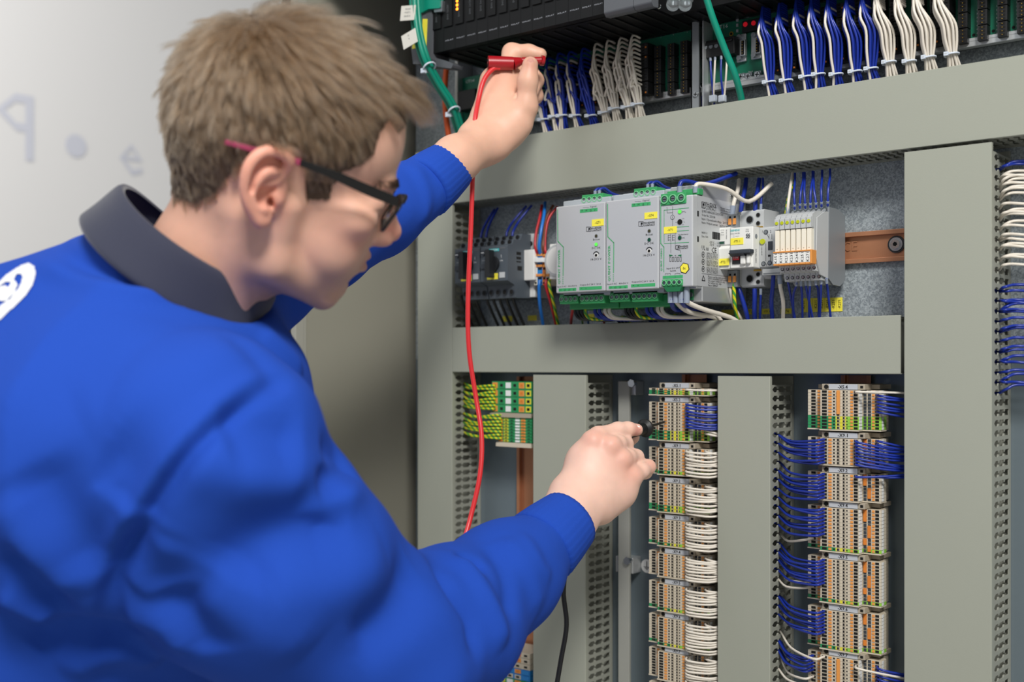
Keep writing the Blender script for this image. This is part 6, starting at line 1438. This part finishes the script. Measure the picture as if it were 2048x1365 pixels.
rT = hand_tone(rV, [(ZH(735, 385, 1.262), .015, '#dd9f8c', .5), (ZH(840, 515, 1.262), .015, '#dd9f8c', .5), (ZH(935, 650, 1.268), .016, '#d9917c', .5), (ZH(560, 320, 1.262), .018, '#d9917c', .45), (ZH(975, 285, 1.31), .008, '#cf7f74', .7), (ZH(1100, 600, 1.30), .008, '#d68b78', .5)], '#ebc2b0')
lT = hand_tone(lV, [(ZL(600, 420, 1.41), .02, '#cf8f78', .4), (ZL(912, 310, 1.375), .010, '#c98070', .5)], '#e0b199')
# nails
def nail(P, u, r, tilt, V, T_): pass
# ---------------------------------------------------------------- coarse torso and arms under the clothes
SRs, ELb, SLs = dp(400, 900, 0.86), dp(790, 1270, 1.02), dp(515, 560, 1.12)
HIP = dp(-420, 1330, 1.05)
def torso(fd, g=0.0):
    fd.cap(dp(250, 850, 1.02), HIP, 0.10, 0.12, 0.05); fd.cap(dp(350, 640, 0.99), dp(300, 800, 1.02), 0.040, 0.08, 0.02)
    fd.cap(SRs, dp(400, 760, 1.03), 0.045, 0.035, 0.02); fd.cap(dp(400, 760, 1.03), SLs, 0.032, 0.020, 0.01); fd.chain([SRs, ELb, dp(1060, 1130, 1.19), WR], [.045, .035, .026, .022], 0.02)
    fd.chain([SLs, dp(700, 470, 1.2), dp(850, 372, 1.31), ZL(235, 1180, 1.345)], [.022, .022, .022, .022], 0.006)
pp = [HIP, SRs, ELb, SLs, NB, WR, ZL(235, 1180, 1.345)]
tV, tQ = hand_mesh(torso, pp, 0.16, 0.006, 0)
PB = thing('person', 'technician in blue sweatshirt and black glasses, both hands in the cabinet', 'person', tuple(Vector((HIP.x, HIP.y, 0))))
tT = np.tile(np.array(lin('#dba88e')[:3]), (len(tV), 1))
AV, AQ, AT = [], [], []; off = 0
for v, q, t_ in ((headV, headQ, headT), (rV, rQ, rT), (lV, lQ, lT), (tV, tQ, tT)): AV.append(v); AQ.append(q+off); AT.append(t_); off += len(v)
np_obj('body', np.concatenate(AV), np.concatenate(AQ), ['skin'], PB, col=np.concatenate(AT))
# fingernails
for (c, n_, a_, ln_, wd_) in ((ZH(968, 250, 1.3105), None, (ZH(1005, 272, 1.32)-ZH(930, 250, 1.315)), .0050, .0030), (ZL(914, 300, 1.3752), None, (ZL(915, 260, 1.384)-ZL(905, 360, 1.384)), .0060, .0050)):
    n_ = (CAMP-c).normalized(); a_ = (a_-n_*a_.dot(n_)).normalized(); w_ = n_.cross(a_); b = MB(); vs = [c+n_*0.0006]
    for i in range(14):
        t_ = 2*math.pi*i/14; vs.append(c+a_*math.cos(t_)*ln_+w_*math.sin(t_)*wd_-n_*0.0012*math.sin(t_)**2)
    mat('nail', '#dfa394', 0.3); b.add(vs, [(0, 1+i, 1+(i+1) % 14) for i in range(14)], 'nail', True); b.obj('fingernail', PB)
# ---------------------------------------------------------------- sweatshirt
pp = [HIP-RV*0.1, dp(400, 900, 0.74), dp(150, 1500, 1.0), dp(250, 1400, 0.95), dp(600, 400, 1.3), dp(1130, 1000, 1.24), dp(905, 330, 1.36), dp(800, 1400, 0.95), dp(200, 420, 1.0), dp(0, 700, 1.0)]
def shirt(fd):
    fd.cap(dp(280, 850, 1.00), dp(-430, 1230, 1.02), 0.150, 0.175, 0.05)
    fd.cap(dp(260, 1120, 1.04), dp(-260, 1480, 1.04), 0.135, 0.17, 0.06)
    fd.cap(dp(215, 600, 1.00), dp(-140, 830, 1.0), 0.056, 0.10, 0.04)
    fd.cap(dp(330, 675, 0.99), dp(190, 930, 0.95), 0.070, 0.13, 0.04)
    fd.cap(dp(300, 620, 0.970), dp(398, 775, 0.965), 0.070, 0.056, 0.02); fd.cap(dp(430, 790, 0.96), dp(440, 880, 0.89), 0.052, 0.060, 0.02); fd.cap(dp(440, 740, 1.0), dp(485, 640, 1.07), 0.045, 0.036, 0.015)
    fd.cap(dp(400, 900, 0.868), dp(280, 910, 0.90), 0.082, 0.12, 0.03)
    fd.chain([dp(402, 925, 0.865), dp(522, 1112, 0.915), dp(745, 1310, 1.00)], [0.086, 0.092, 0.090], 0.03)
    fd.chain([dp(745, 1310, 1.00), dp(890, 1250, 1.08), dp(1015, 1155, 1.165), dp(1090, 1085, 1.215)], [0.086, 0.066, 0.050, 0.0385], 0.03)
    fd.cap(dp(515, 565, 1.11), dp(430, 680, 1.02), 0.050, 0.045, 0.02)
    fd.chain([dp(515, 565, 1.11), dp(640, 485, 1.185), dp(760, 430, 1.265), dp(850, 370, 1.315)], [0.052, 0.050, 0.042, 0.034], 0.015)
P = np.array([tuple(p) for p in pp]); sf = Field(P.min(0)-0.13, P.max(0)+0.12, 0.0042); shirt(sf)
# neck opening
sf.cap(dp(385, 540, 0.965), dp(500, 390, 0.93), 0.066, 0.085, 0.012, True)
V, Q = sf.mesh(); V = smooth(V, Q, 6, 0.5)
# refine: drop parts outside the picture's reach is not needed; add folds
bv = bvh_of(V, Q); N = normals(V, Q)
def fold(pts, amp, w_):
    crease(V, N, path3(bv, pts), amp, w_)
seam = [(560, 752), (480, 800), (400, 870), (330, 950), (270, 1040), (225, 1130), (195, 1235)]
fold([(x-12, y-9) for x, y in seam], 0.0075, 0.009); fold([(x+6, y+4) for x, y in seam], -0.0115, 0.0075)
for a in [
    ([(100, 470), (150, 520), (230, 555), (300, 570), (370, 560)], -0.006, 0.009), ([(60, 520), (160, 560), (260, 590), (340, 585)], 0.005, 0.012),
    ([(520, 660), (560, 700), (600, 745)], 0.006, 0.012), ([(455, 670), (520, 720), (560, 790)], -0.004, 0.012), ([(300, 640), (240, 760), (150, 820)], 0.003, 0.03),
    ([(60, 930), (120, 1040), (190, 1150)], -0.009, 0.026), ([(0, 990), (70, 1090), (170, 1190)], 0.007, 0.022), ([(200, 900), (250, 960), (240, 1020)], -0.008, 0.028),
    ([(0, 1110), (60, 1160), (120, 1230)], -0.012, 0.016), ([(0, 1180), (60, 1215), (110, 1235)], 0.010, 0.014),
    ([(600, 900), (520, 860), (440, 870)], -0.010, 0.022), ([(640, 960), (540, 960), (450, 940), (370, 920)], 0.010, 0.022), ([(640, 900), (690, 925), (630, 985)], -0.010, 0.014),
    ([(720, 970), (650, 1010), (640, 1040)], 0.008, 0.014), ([(700, 1060), (600, 1060), (510, 1100), (460, 1160)], -0.012, 0.026), ([(330, 1080), (300, 1140), (270, 1180)], 0.006, 0.014),
    ([(260, 1070), (300, 1110), (340, 1180)], -0.006, 0.020), ([(330, 1180), (380, 1250), (420, 1310)], -0.010, 0.020), ([(250, 1220), (330, 1250), (380, 1310)], 0.010, 0.018),
    ([(760, 1090), (700, 1150), (600, 1180), (520, 1190)], 0.009, 0.024), ([(830, 1130), (790, 1220), (700, 1290)], -0.012, 0.022), ([(870, 1110), (905, 1170), (950, 1240), (955, 1320)], -0.010, 0.014),
    ([(905, 1100), (950, 1160), (990, 1240), (1000, 1300)], 0.008, 0.014), ([(915, 1108), (945, 1125), (970, 1128)], -0.011, 0.009), ([(1000, 1075), (1060, 1140), (1080, 1230)], 0.006, 0.016), ([(985, 1090), (1015, 1160), (1020, 1240)], -0.006, 0.013),
    ([(1040, 1060), (1080, 1130), (1105, 1160)], 0.004, 0.010), ([(560, 620), (650, 600), (720, 540)], -0.005, 0.010), ([(830, 330), (850, 390), (840, 450)], 0.004, 0.010), ([(400, 1180), (500, 1240), (620, 1300)], 0.008, 0.024),
    ([(60, 1300), (160, 1260), (260, 1275)], -0.012, 0.020), ([(120, 1345), (220, 1300), (330, 1310)], 0.010, 0.018)]:
    fold(*a)
rg = np.random.default_rng(5)
def wob(X, s, a):
    o = np.zeros(len(X))
    for i in range(6):
        k = rg.normal(size=3)*s; o += np.sin(X@k+rg.uniform(0, 6.28))
    return o*a/6
V = V+N*(wob(V, 22, 0.004)+wob(V, 50, 0.003))[:, None]
V = smooth(V, Q, 1, 0.5)
sh_o = np_obj('sweatshirt', V, Q, ['shirt'], PB)
md = sh_o.modifiers.new('sub', 'SUBSURF'); md.levels = 1; md.render_levels = 1
bv = bvh_of(V, Q)
# cuffs: ribbed bands
def cuff(c0, c1, r0, r1, flat=1.0):
    c0, c1 = Vector(c0), Vector(c1); d = (c1-c0).normalized(); a = d.orthogonal().normalized(); b_ = d.cross(a); n = 96; V_ = []; prof = [(0, r0-0.006), (0.0, r0-0.001), (0.10, r0+0.0008), (0.5, (r0+r1)/2+0.0012), (0.9, r1+0.0006), (1.0, r1-0.0004), (1.0, r1-0.0026), (0.7, r1-0.004)]
    for t_, rr in prof:
        for i in range(n):
            th = 2*math.pi*i/n; q = rr+0.0003*math.sin(i*math.pi/1.5) ; V_.append(c0+(c1-c0)*t_+(a*math.cos(th)+b_*math.sin(th))*q)
    b = MB(); b.add(V_, [(j*n+i, j*n+(i+1) % n, (j+1)*n+(i+1) % n, (j+1)*n+i) for j in range(len(prof)-1) for i in range(n)], 'shirt', True); b.obj('cuff', sh_o)
cuff(dp(1078, 1097, 1.205), dp(1138, 1040, 1.238), 0.0405, 0.0345)
cuff(dp(842, 380, 1.305), dp(901, 333, 1.348), 0.0355, 0.0305)
# collar band
cA = (dp(515, 640, 0.985)-dp(205, 405, 0.985)); aL = cA.length/2; cA.normalize(); cC = (dp(523, 648, 0.985)+dp(209, 409, 0.985))/2
nN = (RV*0.62+UV_*0.77); nN = (nN-cA*nN.dot(cA)).normalized(); cB = cA.cross(nN).normalized()
if cB.dot(FV) > 0: cB = -cB
nN = (nN+FV*0.10).normalized()
b = MB(); n = 72; rows = [(0.86, 0.020), (0.90, 0.0225), (0.94, 0.021), (0.965, 0.010), (0.99, -0.004), (1.03, -0.016), (1.035, -0.019), (1.00, -0.021)]
vs = []
for (sc_, hN) in rows:
    for i in range(n):
        th = 2*math.pi*i/n; vs.append(cC+cA*(aL*1.02*sc_*math.cos(th))+cB*((0.094 if math.sin(th) > 0 else 0.070)*sc_*math.sin(th))+nN*(hN+0.004*math.cos(2*th)))
b.add(vs, [(j*n+i, j*n+(i+1) % n, (j+1)*n+(i+1) % n, (j+1)*n+i) for j in range(len(rows)-1) for i in range(n)], 'navy', True)
o = b.obj('collar', PB, label='navy blue knitted collar'); md = o.modifiers.new('sub', 'SUBSURF'); md.levels = 1; md.render_levels = 1
# white emblem printed on the back
def zl(x, y): return (x/2.624, 340+y/2.624)
def decal(b, poly, m):
    # fill a polygon with small cells laid on the cloth
    xs = [p[0] for p in poly]; ys = [p[1] for p in poly]; st = 2.0; cells = {}; 
    def inside(x, y):
        c = False; j = len(poly)-1
        for i in range(len(poly)):
            if (poly[i][1] > y) != (poly[j][1] > y) and x < (poly[j][0]-poly[i][0])*(y-poly[i][1])/(poly[j][1]-poly[i][1])+poly[i][0]: c = not c
            j = i
        return c
    x = min(xs)
    def vtx(i, j):
        k = (i, j)
        if k not in cells:
            h = cast(bv, min(xs)+i*st, min(ys)+j*st)
            cells[k] = None if h is None else h+(CAMP-h).normalized()*0.0022
        return cells[k]
    for i in range(int((max(xs)-min(xs))/st)+1):
        for j in range(int((max(ys)-min(ys))/st)+1):
            if inside(min(xs)+(i+.5)*st, min(ys)+(j+.5)*st):
                q = [vtx(i, j), vtx(i+1, j), vtx(i+1, j+1), vtx(i, j+1)]
                if all(v is not None for v in q): b.add(q, [(0, 1, 2, 3)], m, True)
b = MB()
decal(b, [zl(*p) for p in [(-160, 690), (0, 585), (40, 545), (110, 500), (150, 488), (180, 505), (187, 545), (172, 600), (130, 665), (60, 730), (0, 785), (-160, 880), (-160, 820), (0, 715), (40, 680), (95, 625), (112, 590), (118, 560), (110, 545), (85, 548), (72, 575), (92, 600), (70, 655), (48, 682), (0, 690), (-30, 640), (0, 612), (25, 605), (42, 615), (58, 590), (30, 585), (-160, 730)]], 'logo_white')
b.obj('back_emblem', sh_o, label='white printed emblem')
# trousers and shoes, out of the picture
fd = Field(np.array(HIP)+[-0.35, -0.35, -1.3], np.array(HIP)+[0.35, 0.35, 0.15], 0.012)
hz = HIP.z; l1 = HIP+HL.cross(Vector((0, 0, 1)))*0; sd = Vector((FV.x, FV.y, 0)).normalized()*0.10
for s_ in (-1, 1): fd.chain([HIP+sd*s_*0.8, Vector((HIP.x, HIP.y, hz*0.52))+sd*s_+RV*0.05, Vector((HIP.x, HIP.y, 0.09))+sd*s_*1.2], [0.125, 0.085, 0.075], 0.03)
fd.cap(HIP+sd*.6, HIP-sd*.6, 0.15, 0.15, 0.04)
v, q = fd.mesh(); np_obj('trousers', v, q, ['trouser'], PB)
for s_ in (-1, 1):
    c = Vector((HIP.x, HIP.y, 0.045))+sd*s_*1.2+RV*0.06; fd = Field(np.array(c)-0.2, np.array(c)+0.2, 0.008); fd.cap(c-RV*0.09, c+RV*0.10, 0.044, 0.036, 0.01); fd.D = np.maximum(fd.D, -(fd.lo[2]+fd.h*np.arange(fd.n[2]))[None, None, :]+0.002); v, q = fd.mesh(); np_obj('shoe', v, q, ['shoe'], PB)
# ---------------------------------------------------------------- glasses
gl = bpy.data.objects.new('glasses', None)
b = MB()
def rim(l0, l1, u0_, u1_, fb):
    pts = []
    cl, cu, hl, hu = (l0+l1)/2, (u0_+u1_)/2, (l1-l0)/2, (u1_-u0_)/2
    for i in range(33):
        t_ = 2*math.pi*i/32; c, s_ = math.cos(t_), math.sin(t_); p_ = 0.42
        x = cl+hl*math.copysign(abs(c)**p_, c); y = cu+hu*math.copysign(abs(s_)**p_, s_); pts.append((fb-0.0010*(abs(x))**2*1.2-(15-y)*0.42, y, x))
    return pts
for s_ in (-1, 1):
    pts = rim(12 if s_ > 0 else -64, 64 if s_ > 0 else -12, -10, 15, 103)
    b.tube([H(*p) for p in pts], 0.0014, 'frame_black', n=8, k=0)
b.tube([H(107, 8, -13), H(110, 11, 0), H(107, 8, 13)], 0.0017, 'frame_black', n=8)
go = b.obj('glasses', PB, label='black framed glasses with pink temple tips')
for s_ in (-1, 1):
    pts = rim(12 if s_ > 0 else -64, 64 if s_ > 0 else -12, -10, 15, 103)[:-1]
    b = MB(); vs = [H(*p) for p in pts]; c = sum(vs, Vector())/len(vs); b.add(vs+[c], [(i, (i+1) % 32, 32) for i in range(32)], 'lens', True); b.obj('lens', go, solid=0.0012)
for s_ in (-1, 1):
    A_ = [loc(797, 405, -68), loc(735, 380, -74), loc(665, 349, -79), loc(600, 325, -81)]; B_ = [loc(600, 325, -81), loc(560, 313, -80), loc(520, 303, -77), loc(450, 284, -74)]
    for nm, P_, m, hh in (('temple', A_, 'frame_black', (4.6, 5.2, 4.8, 3.2)), ('temple_tip', B_, 'frame_pink', (3.0, 3.0, 3.2, 2.2))):
        b = MB(); vs = []; P2 = spl([Vector(p) for p in P_], 4); m_ = len(P2)
        for i, p in enumerate(P2):
            h_ = hh[min(i*4//m_, 3)]*.5*1.65; h2 = hh[min(i*4//m_+1, 3)]*.5*1.65; fr = (i*4/m_) % 1; h_ = h_*(1-fr)+h2*fr
            for du, dl in ((h_, -1.0), (h_, 1.0), (-h_, 1.0), (-h_, -1.0)): vs.append(H(p.x, p.y+du, (p.z+dl)*(-s_ if s_ > 0 else 1) if s_ > 0 else p.z+dl))
        b.add(vs, [(i*4+j, i*4+(j+1) % 4, i*4+4+(j+1) % 4, i*4+4+j) for i in range(m_-1) for j in range(4)]+[(0, 1, 2, 3), (m_*4-1, m_*4-2, m_*4-3, m_*4-4)], m); b.obj(nm, go, bevel=0.0006)
# ---------------------------------------------------------------- hair
hairline = [(318, 369, -40), (346, 411, -50), (392, 414, -58), (429, 390, -62), (472, 334, -70), (515, 297, -72), (590, 296, -74), (610, 330, -74), (613, 404, -70), (660, 404, -66), (664, 378, -68), (686, 344, -66), (722, 330, -60), (745, 307, -56), (757, 265, -50), (775, 236, -40)]
HLp = [loc(*p)[:2] for p in hairline]+[(86, 66), (100, 75), (130, 90), (130, 220), (-160, 220), (-160, HLp0 if False else -20)]
HLp[-1] = (-160, loc(318, 369, -40)[1])
def inpoly(x, y, poly):
    c = np.zeros(len(x), dtype=bool); j = len(poly)-1
    for i in range(len(poly)):
        xi, yi = poly[i]; xj, yj = poly[j]
        m = ((yi > y) != (yj > y)) & (x < (xj-xi)*(y-yi)/(yj-yi+1e-9)+xi); c ^= m; j = i
    return c
rg = np.random.default_rng(11)
V, Q = headV, headQ; L3 = (V-np.array(HC)) @ np.array([HF, HU, HL]).T*1000
Nh = normals(V, Q); NL = Nh @ np.array([HF, HU, HL]).T
cen = L3[Q].mean(1); fn = NL[Q].mean(1)
sk = ((cen[:, 0]-2)/90)**2+((cen[:, 1]-50)/80)**2+(cen[:, 2]/73)**2
reg = inpoly(cen[:, 0], cen[:, 1], HLp) & ~((np.abs(cen[:, 2]) > 76) & (cen[:, 1] < 42))
ca = V[Q]; area_ = np.linalg.norm(np.cross(ca[:, 2]-ca[:, 0], ca[:, 3]-ca[:, 1]), axis=1)*reg
NS = 72000
pk = rg.choice(len(Q), NS, p=area_/area_.sum()); uv = rg.random((NS, 2, 1))
Lq = L3[Q[pk]]; P0 = (Lq[:, 0]*(1-uv[:, 0])+Lq[:, 1]*uv[:, 0])*(1-uv[:, 1])+(Lq[:, 3]*(1-uv[:, 0])+Lq[:, 2]*uv[:, 0])*uv[:, 1]
n0 = fn[pk]; n0 = n0/np.linalg.norm(n0, axis=1)[:, None]
def flow(P, n):
    crown = np.array([-42., 128., -8.]); d = P-crown; r = np.linalg.norm(d, axis=1)[:, None]; d = d/(r+1e-6)
    top = np.clip((P[:, 1]-70)/40, 0, 1)[:, None]*np.clip((P[:, 0]+30)/30, 0, 1)[:, None]
    sd = np.sign(P[:, 2])[:, None]*np.clip(np.abs(P[:, 2])/60, 0, 1)[:, None]
    fw = np.concatenate([np.ones((len(P), 1)), (-0.5+0.95*frg(P))[:, None], 0.4*sd], 1)
    dn = np.array([[0.35, -1.0, 0.0]])
    low = np.clip((85-P[:, 1])/50, 0, 1)[:, None]*(1-np.clip((P[:, 0]-60)/20, 0, 1)*np.clip((P[:, 1]-62)/15, 0, 1))[:, None]
    d = d*(1-top)*(1-low*0.8)+fw*top+dn*low*0.8
    d = d-n*(d*n).sum(1)[:, None]; return d/(np.linalg.norm(d, axis=1)[:, None]+1e-6)
def length(P):
    t = np.clip((P[:, 1]-25)/90, 0, 1); L = 11+21*t
    L = np.where(P[:, 1] < 8, 9.0, L)
    return L+14*frg(P)
def frg(P): return np.clip((P[:, 0]-58)/22, 0, 1)*np.clip((P[:, 1]-72)/18, 0, 1)
nc = 3800; cp = rg.choice(NS, nc, replace=False)
C0 = P0[cp]; cn = n0[cp]; cj = rg.normal(size=(nc, 3))*0.13
own = np.empty(NS, dtype=int)
for i in range(0, NS, 4000):
    d = ((P0[i:i+4000]**2).sum(1)[:, None]+(C0**2).sum(1)[None]-2*P0[i:i+4000]@C0.T); own[i:i+4000] = d.argmin(1)
cjl = rg.uniform(.8, 1.15, nc); chh = rg.uniform(.55, 1.25, nc)
M = 8; tt = np.linspace(0, 1, M); L = length(P0)*rg.uniform(.85, 1.1, NS)*cjl[own]; fl = flow(P0, n0)+cj[own]+rg.normal(size=(NS, 3))*0.07
hm = (1.4+7.5*np.clip((P0[:, 1]-30)/75, 0, 1)**0.9)*chh[own]; fr = frg(P0)
pts = np.empty((NS, M, 3))
for k, t in enumerate(tt):
    # strands leave the scalp and then follow its roundness
    q = P0+fl*(L*t)[:, None]+n0*(hm*(1-(1-t)**2.2))[:, None]
    bend = (L*t)**2/190*(1-fr*0.8); q = q-n0*(bend*0.75)[:, None]
    q[:, 1] += fr*L*(0.26*np.sin(t*2.2)-0.06*t*t); q[:, 0] += fr*L*0.05*t
    pts[:, k] = q
ctip = pts[cp[own]]; ct = ctip+(P0-C0[own])[:, None, :]*0.35
wk = (tt**1.3)[None, :, None]*(0.22+0.26*np.clip((P0[:, 1]-20)/60, 0, 1))[:, None, None]; pts = pts*(1-wk)+ct*wk
# keep strands outside the skull
cc = np.array([2., 50., 0.]); rr = np.array([91.5, 81.5, 74.5]); q = (pts-cc)/rr; s_ = np.linalg.norm(q, axis=2)
ok = (pts[:, :, 1] > 20) & (s_ < 1.0); fac = np.where(ok, (1.0+0.02)/np.maximum(s_, .2), 1.0); pts = cc+(pts-cc)*fac[:, :, None]
tipf, tipu = pts[:, :, 0].max(1), pts[:, -1, 1]
out_ = np.zeros(NS, dtype=bool)
for k in (4, 5, 6, 7): out_ |= (~inpoly(pts[:, k, 0], pts[:, k, 1], HLp)) & (pts[:, k, 0] > 28) & (pts[:, k, 1] < 72)
pts = pts[~out_]; NS = len(pts)
W_ = pts.reshape(-1, 3)/1000 @ np.array([HF, HU, HL])+np.array(HC)
hc = bpy.data.hair_curves.new('hair'); hc.add_curves([M]*NS)
hc.attributes['position'].data.foreach_set('vector', W_.astype(np.float32).ravel())
ra = hc.attributes.get('radius') or hc.attributes.new('radius', 'FLOAT', 'POINT')
rad = np.tile(np.array([.14, .14, .135, .13, .12, .10, .075, .03])*1e-3, NS); ra.data.foreach_set('value', rad.astype(np.float32))
m = bpy.data.materials.new('hair'); m.use_nodes = True; nt = m.node_tree; nt.nodes.remove(nt.nodes['Principled BSDF'])
hb = nt.nodes.new('ShaderNodeBsdfHairPrincipled'); out = nt.nodes['Material Output']; nt.links.new(hb.outputs[0], out.inputs['Surface'])
hb.parametrization = 'COLOR'; hb.inputs['Roughness'].default_value = 0.38; hb.inputs['Radial Roughness'].default_value = 0.5
ci = nt.nodes.new('ShaderNodeHairInfo'); rp = nt.nodes.new('ShaderNodeValToRGB'); rp.color_ramp.elements[0].color = lin('#3b2d21'); rp.color_ramp.elements[1].color = lin('#876d53')
nt.links.new(ci.outputs['Random'], rp.inputs[0]); nt.links.new(rp.outputs[0], hb.inputs['Color'])
MT['hair'] = m; hc.materials.append(m)
ho = bpy.data.objects.new('hair', hc); COL.objects.link(ho); attach(ho, PB); ho['label'] = 'short brown hair combed forward'
# under-hair: a thin brown layer close to the scalp
mat('scalp', '#4b3828', 0.8)
m_ = reg & (sk > 0.8); Vs = V+Nh*0.0012
idx, inv = np.unique(Q[m_], return_inverse=True); so = np_obj('hair_base', Vs[idx], inv.reshape(-1, 4), ['scalp'], PB)
# eyebrows
b = MB(); rr_ = random.Random(4)
for s_ in (-1, 1):
    for i in range(260):
        l0 = rr_.uniform(12, 44); u0_ = 24+rr_.uniform(-3, 3)-abs(l0-30)*0.10; h = headB.ray_cast(H(140, u0_, l0*s_), -HF)
        if h[0] is None: continue
        a_ = h[0]+HF*0.0003; c = a_+HL*s_*0.006+HU*rr_.uniform(0, 0.003)+HF*0.0006-HF*0.002; b.tube([a_, (a_+c)/2+HF*0.0012, c], 0.00012, 'lash', n=3, k=0, cap=False)
b.obj('eyebrows', PB, kind='stuff')
# ================================================================ test leads
t = thing('red_test_plug', 'red stackable test plug held in the raised left hand', 'test plug', tuple(dp(1000, 125, 1.404)))
p0, p1, p2, p3, p4 = dp(976, 126, 1.400), dp(1026, 127, 1.404), dp(1043, 122, 1.406), dp(1082, 121, 1.410), dp(1088, 122, 1.411)
b = MB(); b.cyl(p0, p1, 0.0086, 'probe_red', 24, 0.0080).cyl(p1, p2, 0.0080, 'probe_red', 24, 0.0044).cyl(p2, p3, 0.0044, 'probe_red', 20).cyl(p3, p4, 0.0064, 'probe_red', 20, 0.0060); b.obj('handle', t, bevel=0.0006)
b = MB(); d = (p0-p1).normalized(); b.cyl(p0, p0+d*0.0006, 0.0045, 'hole', 16).cyl(p0, p0+d*0.0008, 0.0020, 'probe_red', 12); b.obj('socket', t)
lead = [dp(1000, 136, 1.400), dp(986, 138, 1.398), dp(968, 160, 1.392), dp(957, 200, 1.385), dp(949, 250, 1.372), dp(946, 330, 1.372), dp(942, 450, 1.372), dp(936, 600, 1.37), dp(938, 700, 1.37), dp(951, 790, 1.37), dp(963, 870, 1.36), dp(960, 950, 1.35), dp(940, 1040, 1.34), dp(921, 1110, 1.32), dp(900, 1230, 1.28), dp(880, 1420, 1.25)]
b = MB().tube(lead, 0.0029, 'probe_lead', n=12, k=5); b.obj('cable', t, label='bright red cable')
t = thing('black_test_probe', 'black test probe with thin tip held by the pointing right hand', 'test probe', tuple(dp(1290, 857, 1.33)))
tip = at(1333, 843, -0.0628); g0 = dp(1290, 857, 1.350); d = (tip-g0).normalized()
b = MB(); b.cyl(g0-d*0.044, g0-d*0.004, 0.0060, 'black', 20, 0.0068).cyl(g0-d*0.004, g0-d*0.0005, 0.0068, 'black', 20, 0.0105).cyl(g0-d*0.0005, g0+d*0.003, 0.0108, 'black', 24, 0.0100).cyl(g0+d*0.003, g0+d*0.008, 0.0052, 'black', 16, 0.0035); b.obj('handle', t, bevel=0.0005)
b = MB(); b.cyl(g0+d*0.006, tip-d*0.006, 0.0015, 'black', 10).cyl(tip-d*0.006, tip, 0.0010, 'steel', 10, 0.0003); b.obj('tip', t)
e = g0-d*0.044
b = MB().tube([e+d*0.004, e-d*0.004+UV_*-0.004, dp(1230, 920, 1.325), dp(1185, 1010, 1.32), dp(1140, 1110, 1.30), dp(1127, 1180, 1.30), dp(1133, 1250, 1.30), dp(1122, 1320, 1.30), dp(1108, 1400, 1.30), dp(1085, 1520, 1.30)], 0.0028, 'black_wire', n=12, k=6); b.obj('cable', t, label='black cable')
# ================================================================ make the labels of repeated wires single each one out
ORD = ['first', 'second', 'third', 'fourth', 'fifth', 'sixth', 'seventh', 'eighth', 'ninth', 'tenth', 'eleventh', 'twelfth', 'thirteenth', 'fourteenth', 'fifteenth', 'sixteenth', 'seventeenth', 'eighteenth', 'nineteenth', 'twentieth']
from collections import defaultdict
same = defaultdict(list)
for o in COL.objects:
    if o.parent is None and o.get('label') and o.get('category'): same[o['label']].append(o)
for lab, os_ in same.items():
    if len(os_) < 2 or len(os_) > len(ORD): continue
    if os_[0].type != 'MESH': continue
    cs = [(sum((Vector(c) for c in o.bound_box), Vector())/8, o) for o in os_]
    dz = max(c.z for c, o in cs)-min(c.z for c, o in cs); dx = max(c.x for c, o in cs)-min(c.x for c, o in cs)
    if dz >= dx: cs.sort(key=lambda t: -t[0].z); w_ = 'from the top'
    else: cs.sort(key=lambda t: t[0].x); w_ = 'from the left'
    for i, (c, o) in enumerate(cs): o['label'] = '%s, %s %s' % (lab, ORD[i], w_)
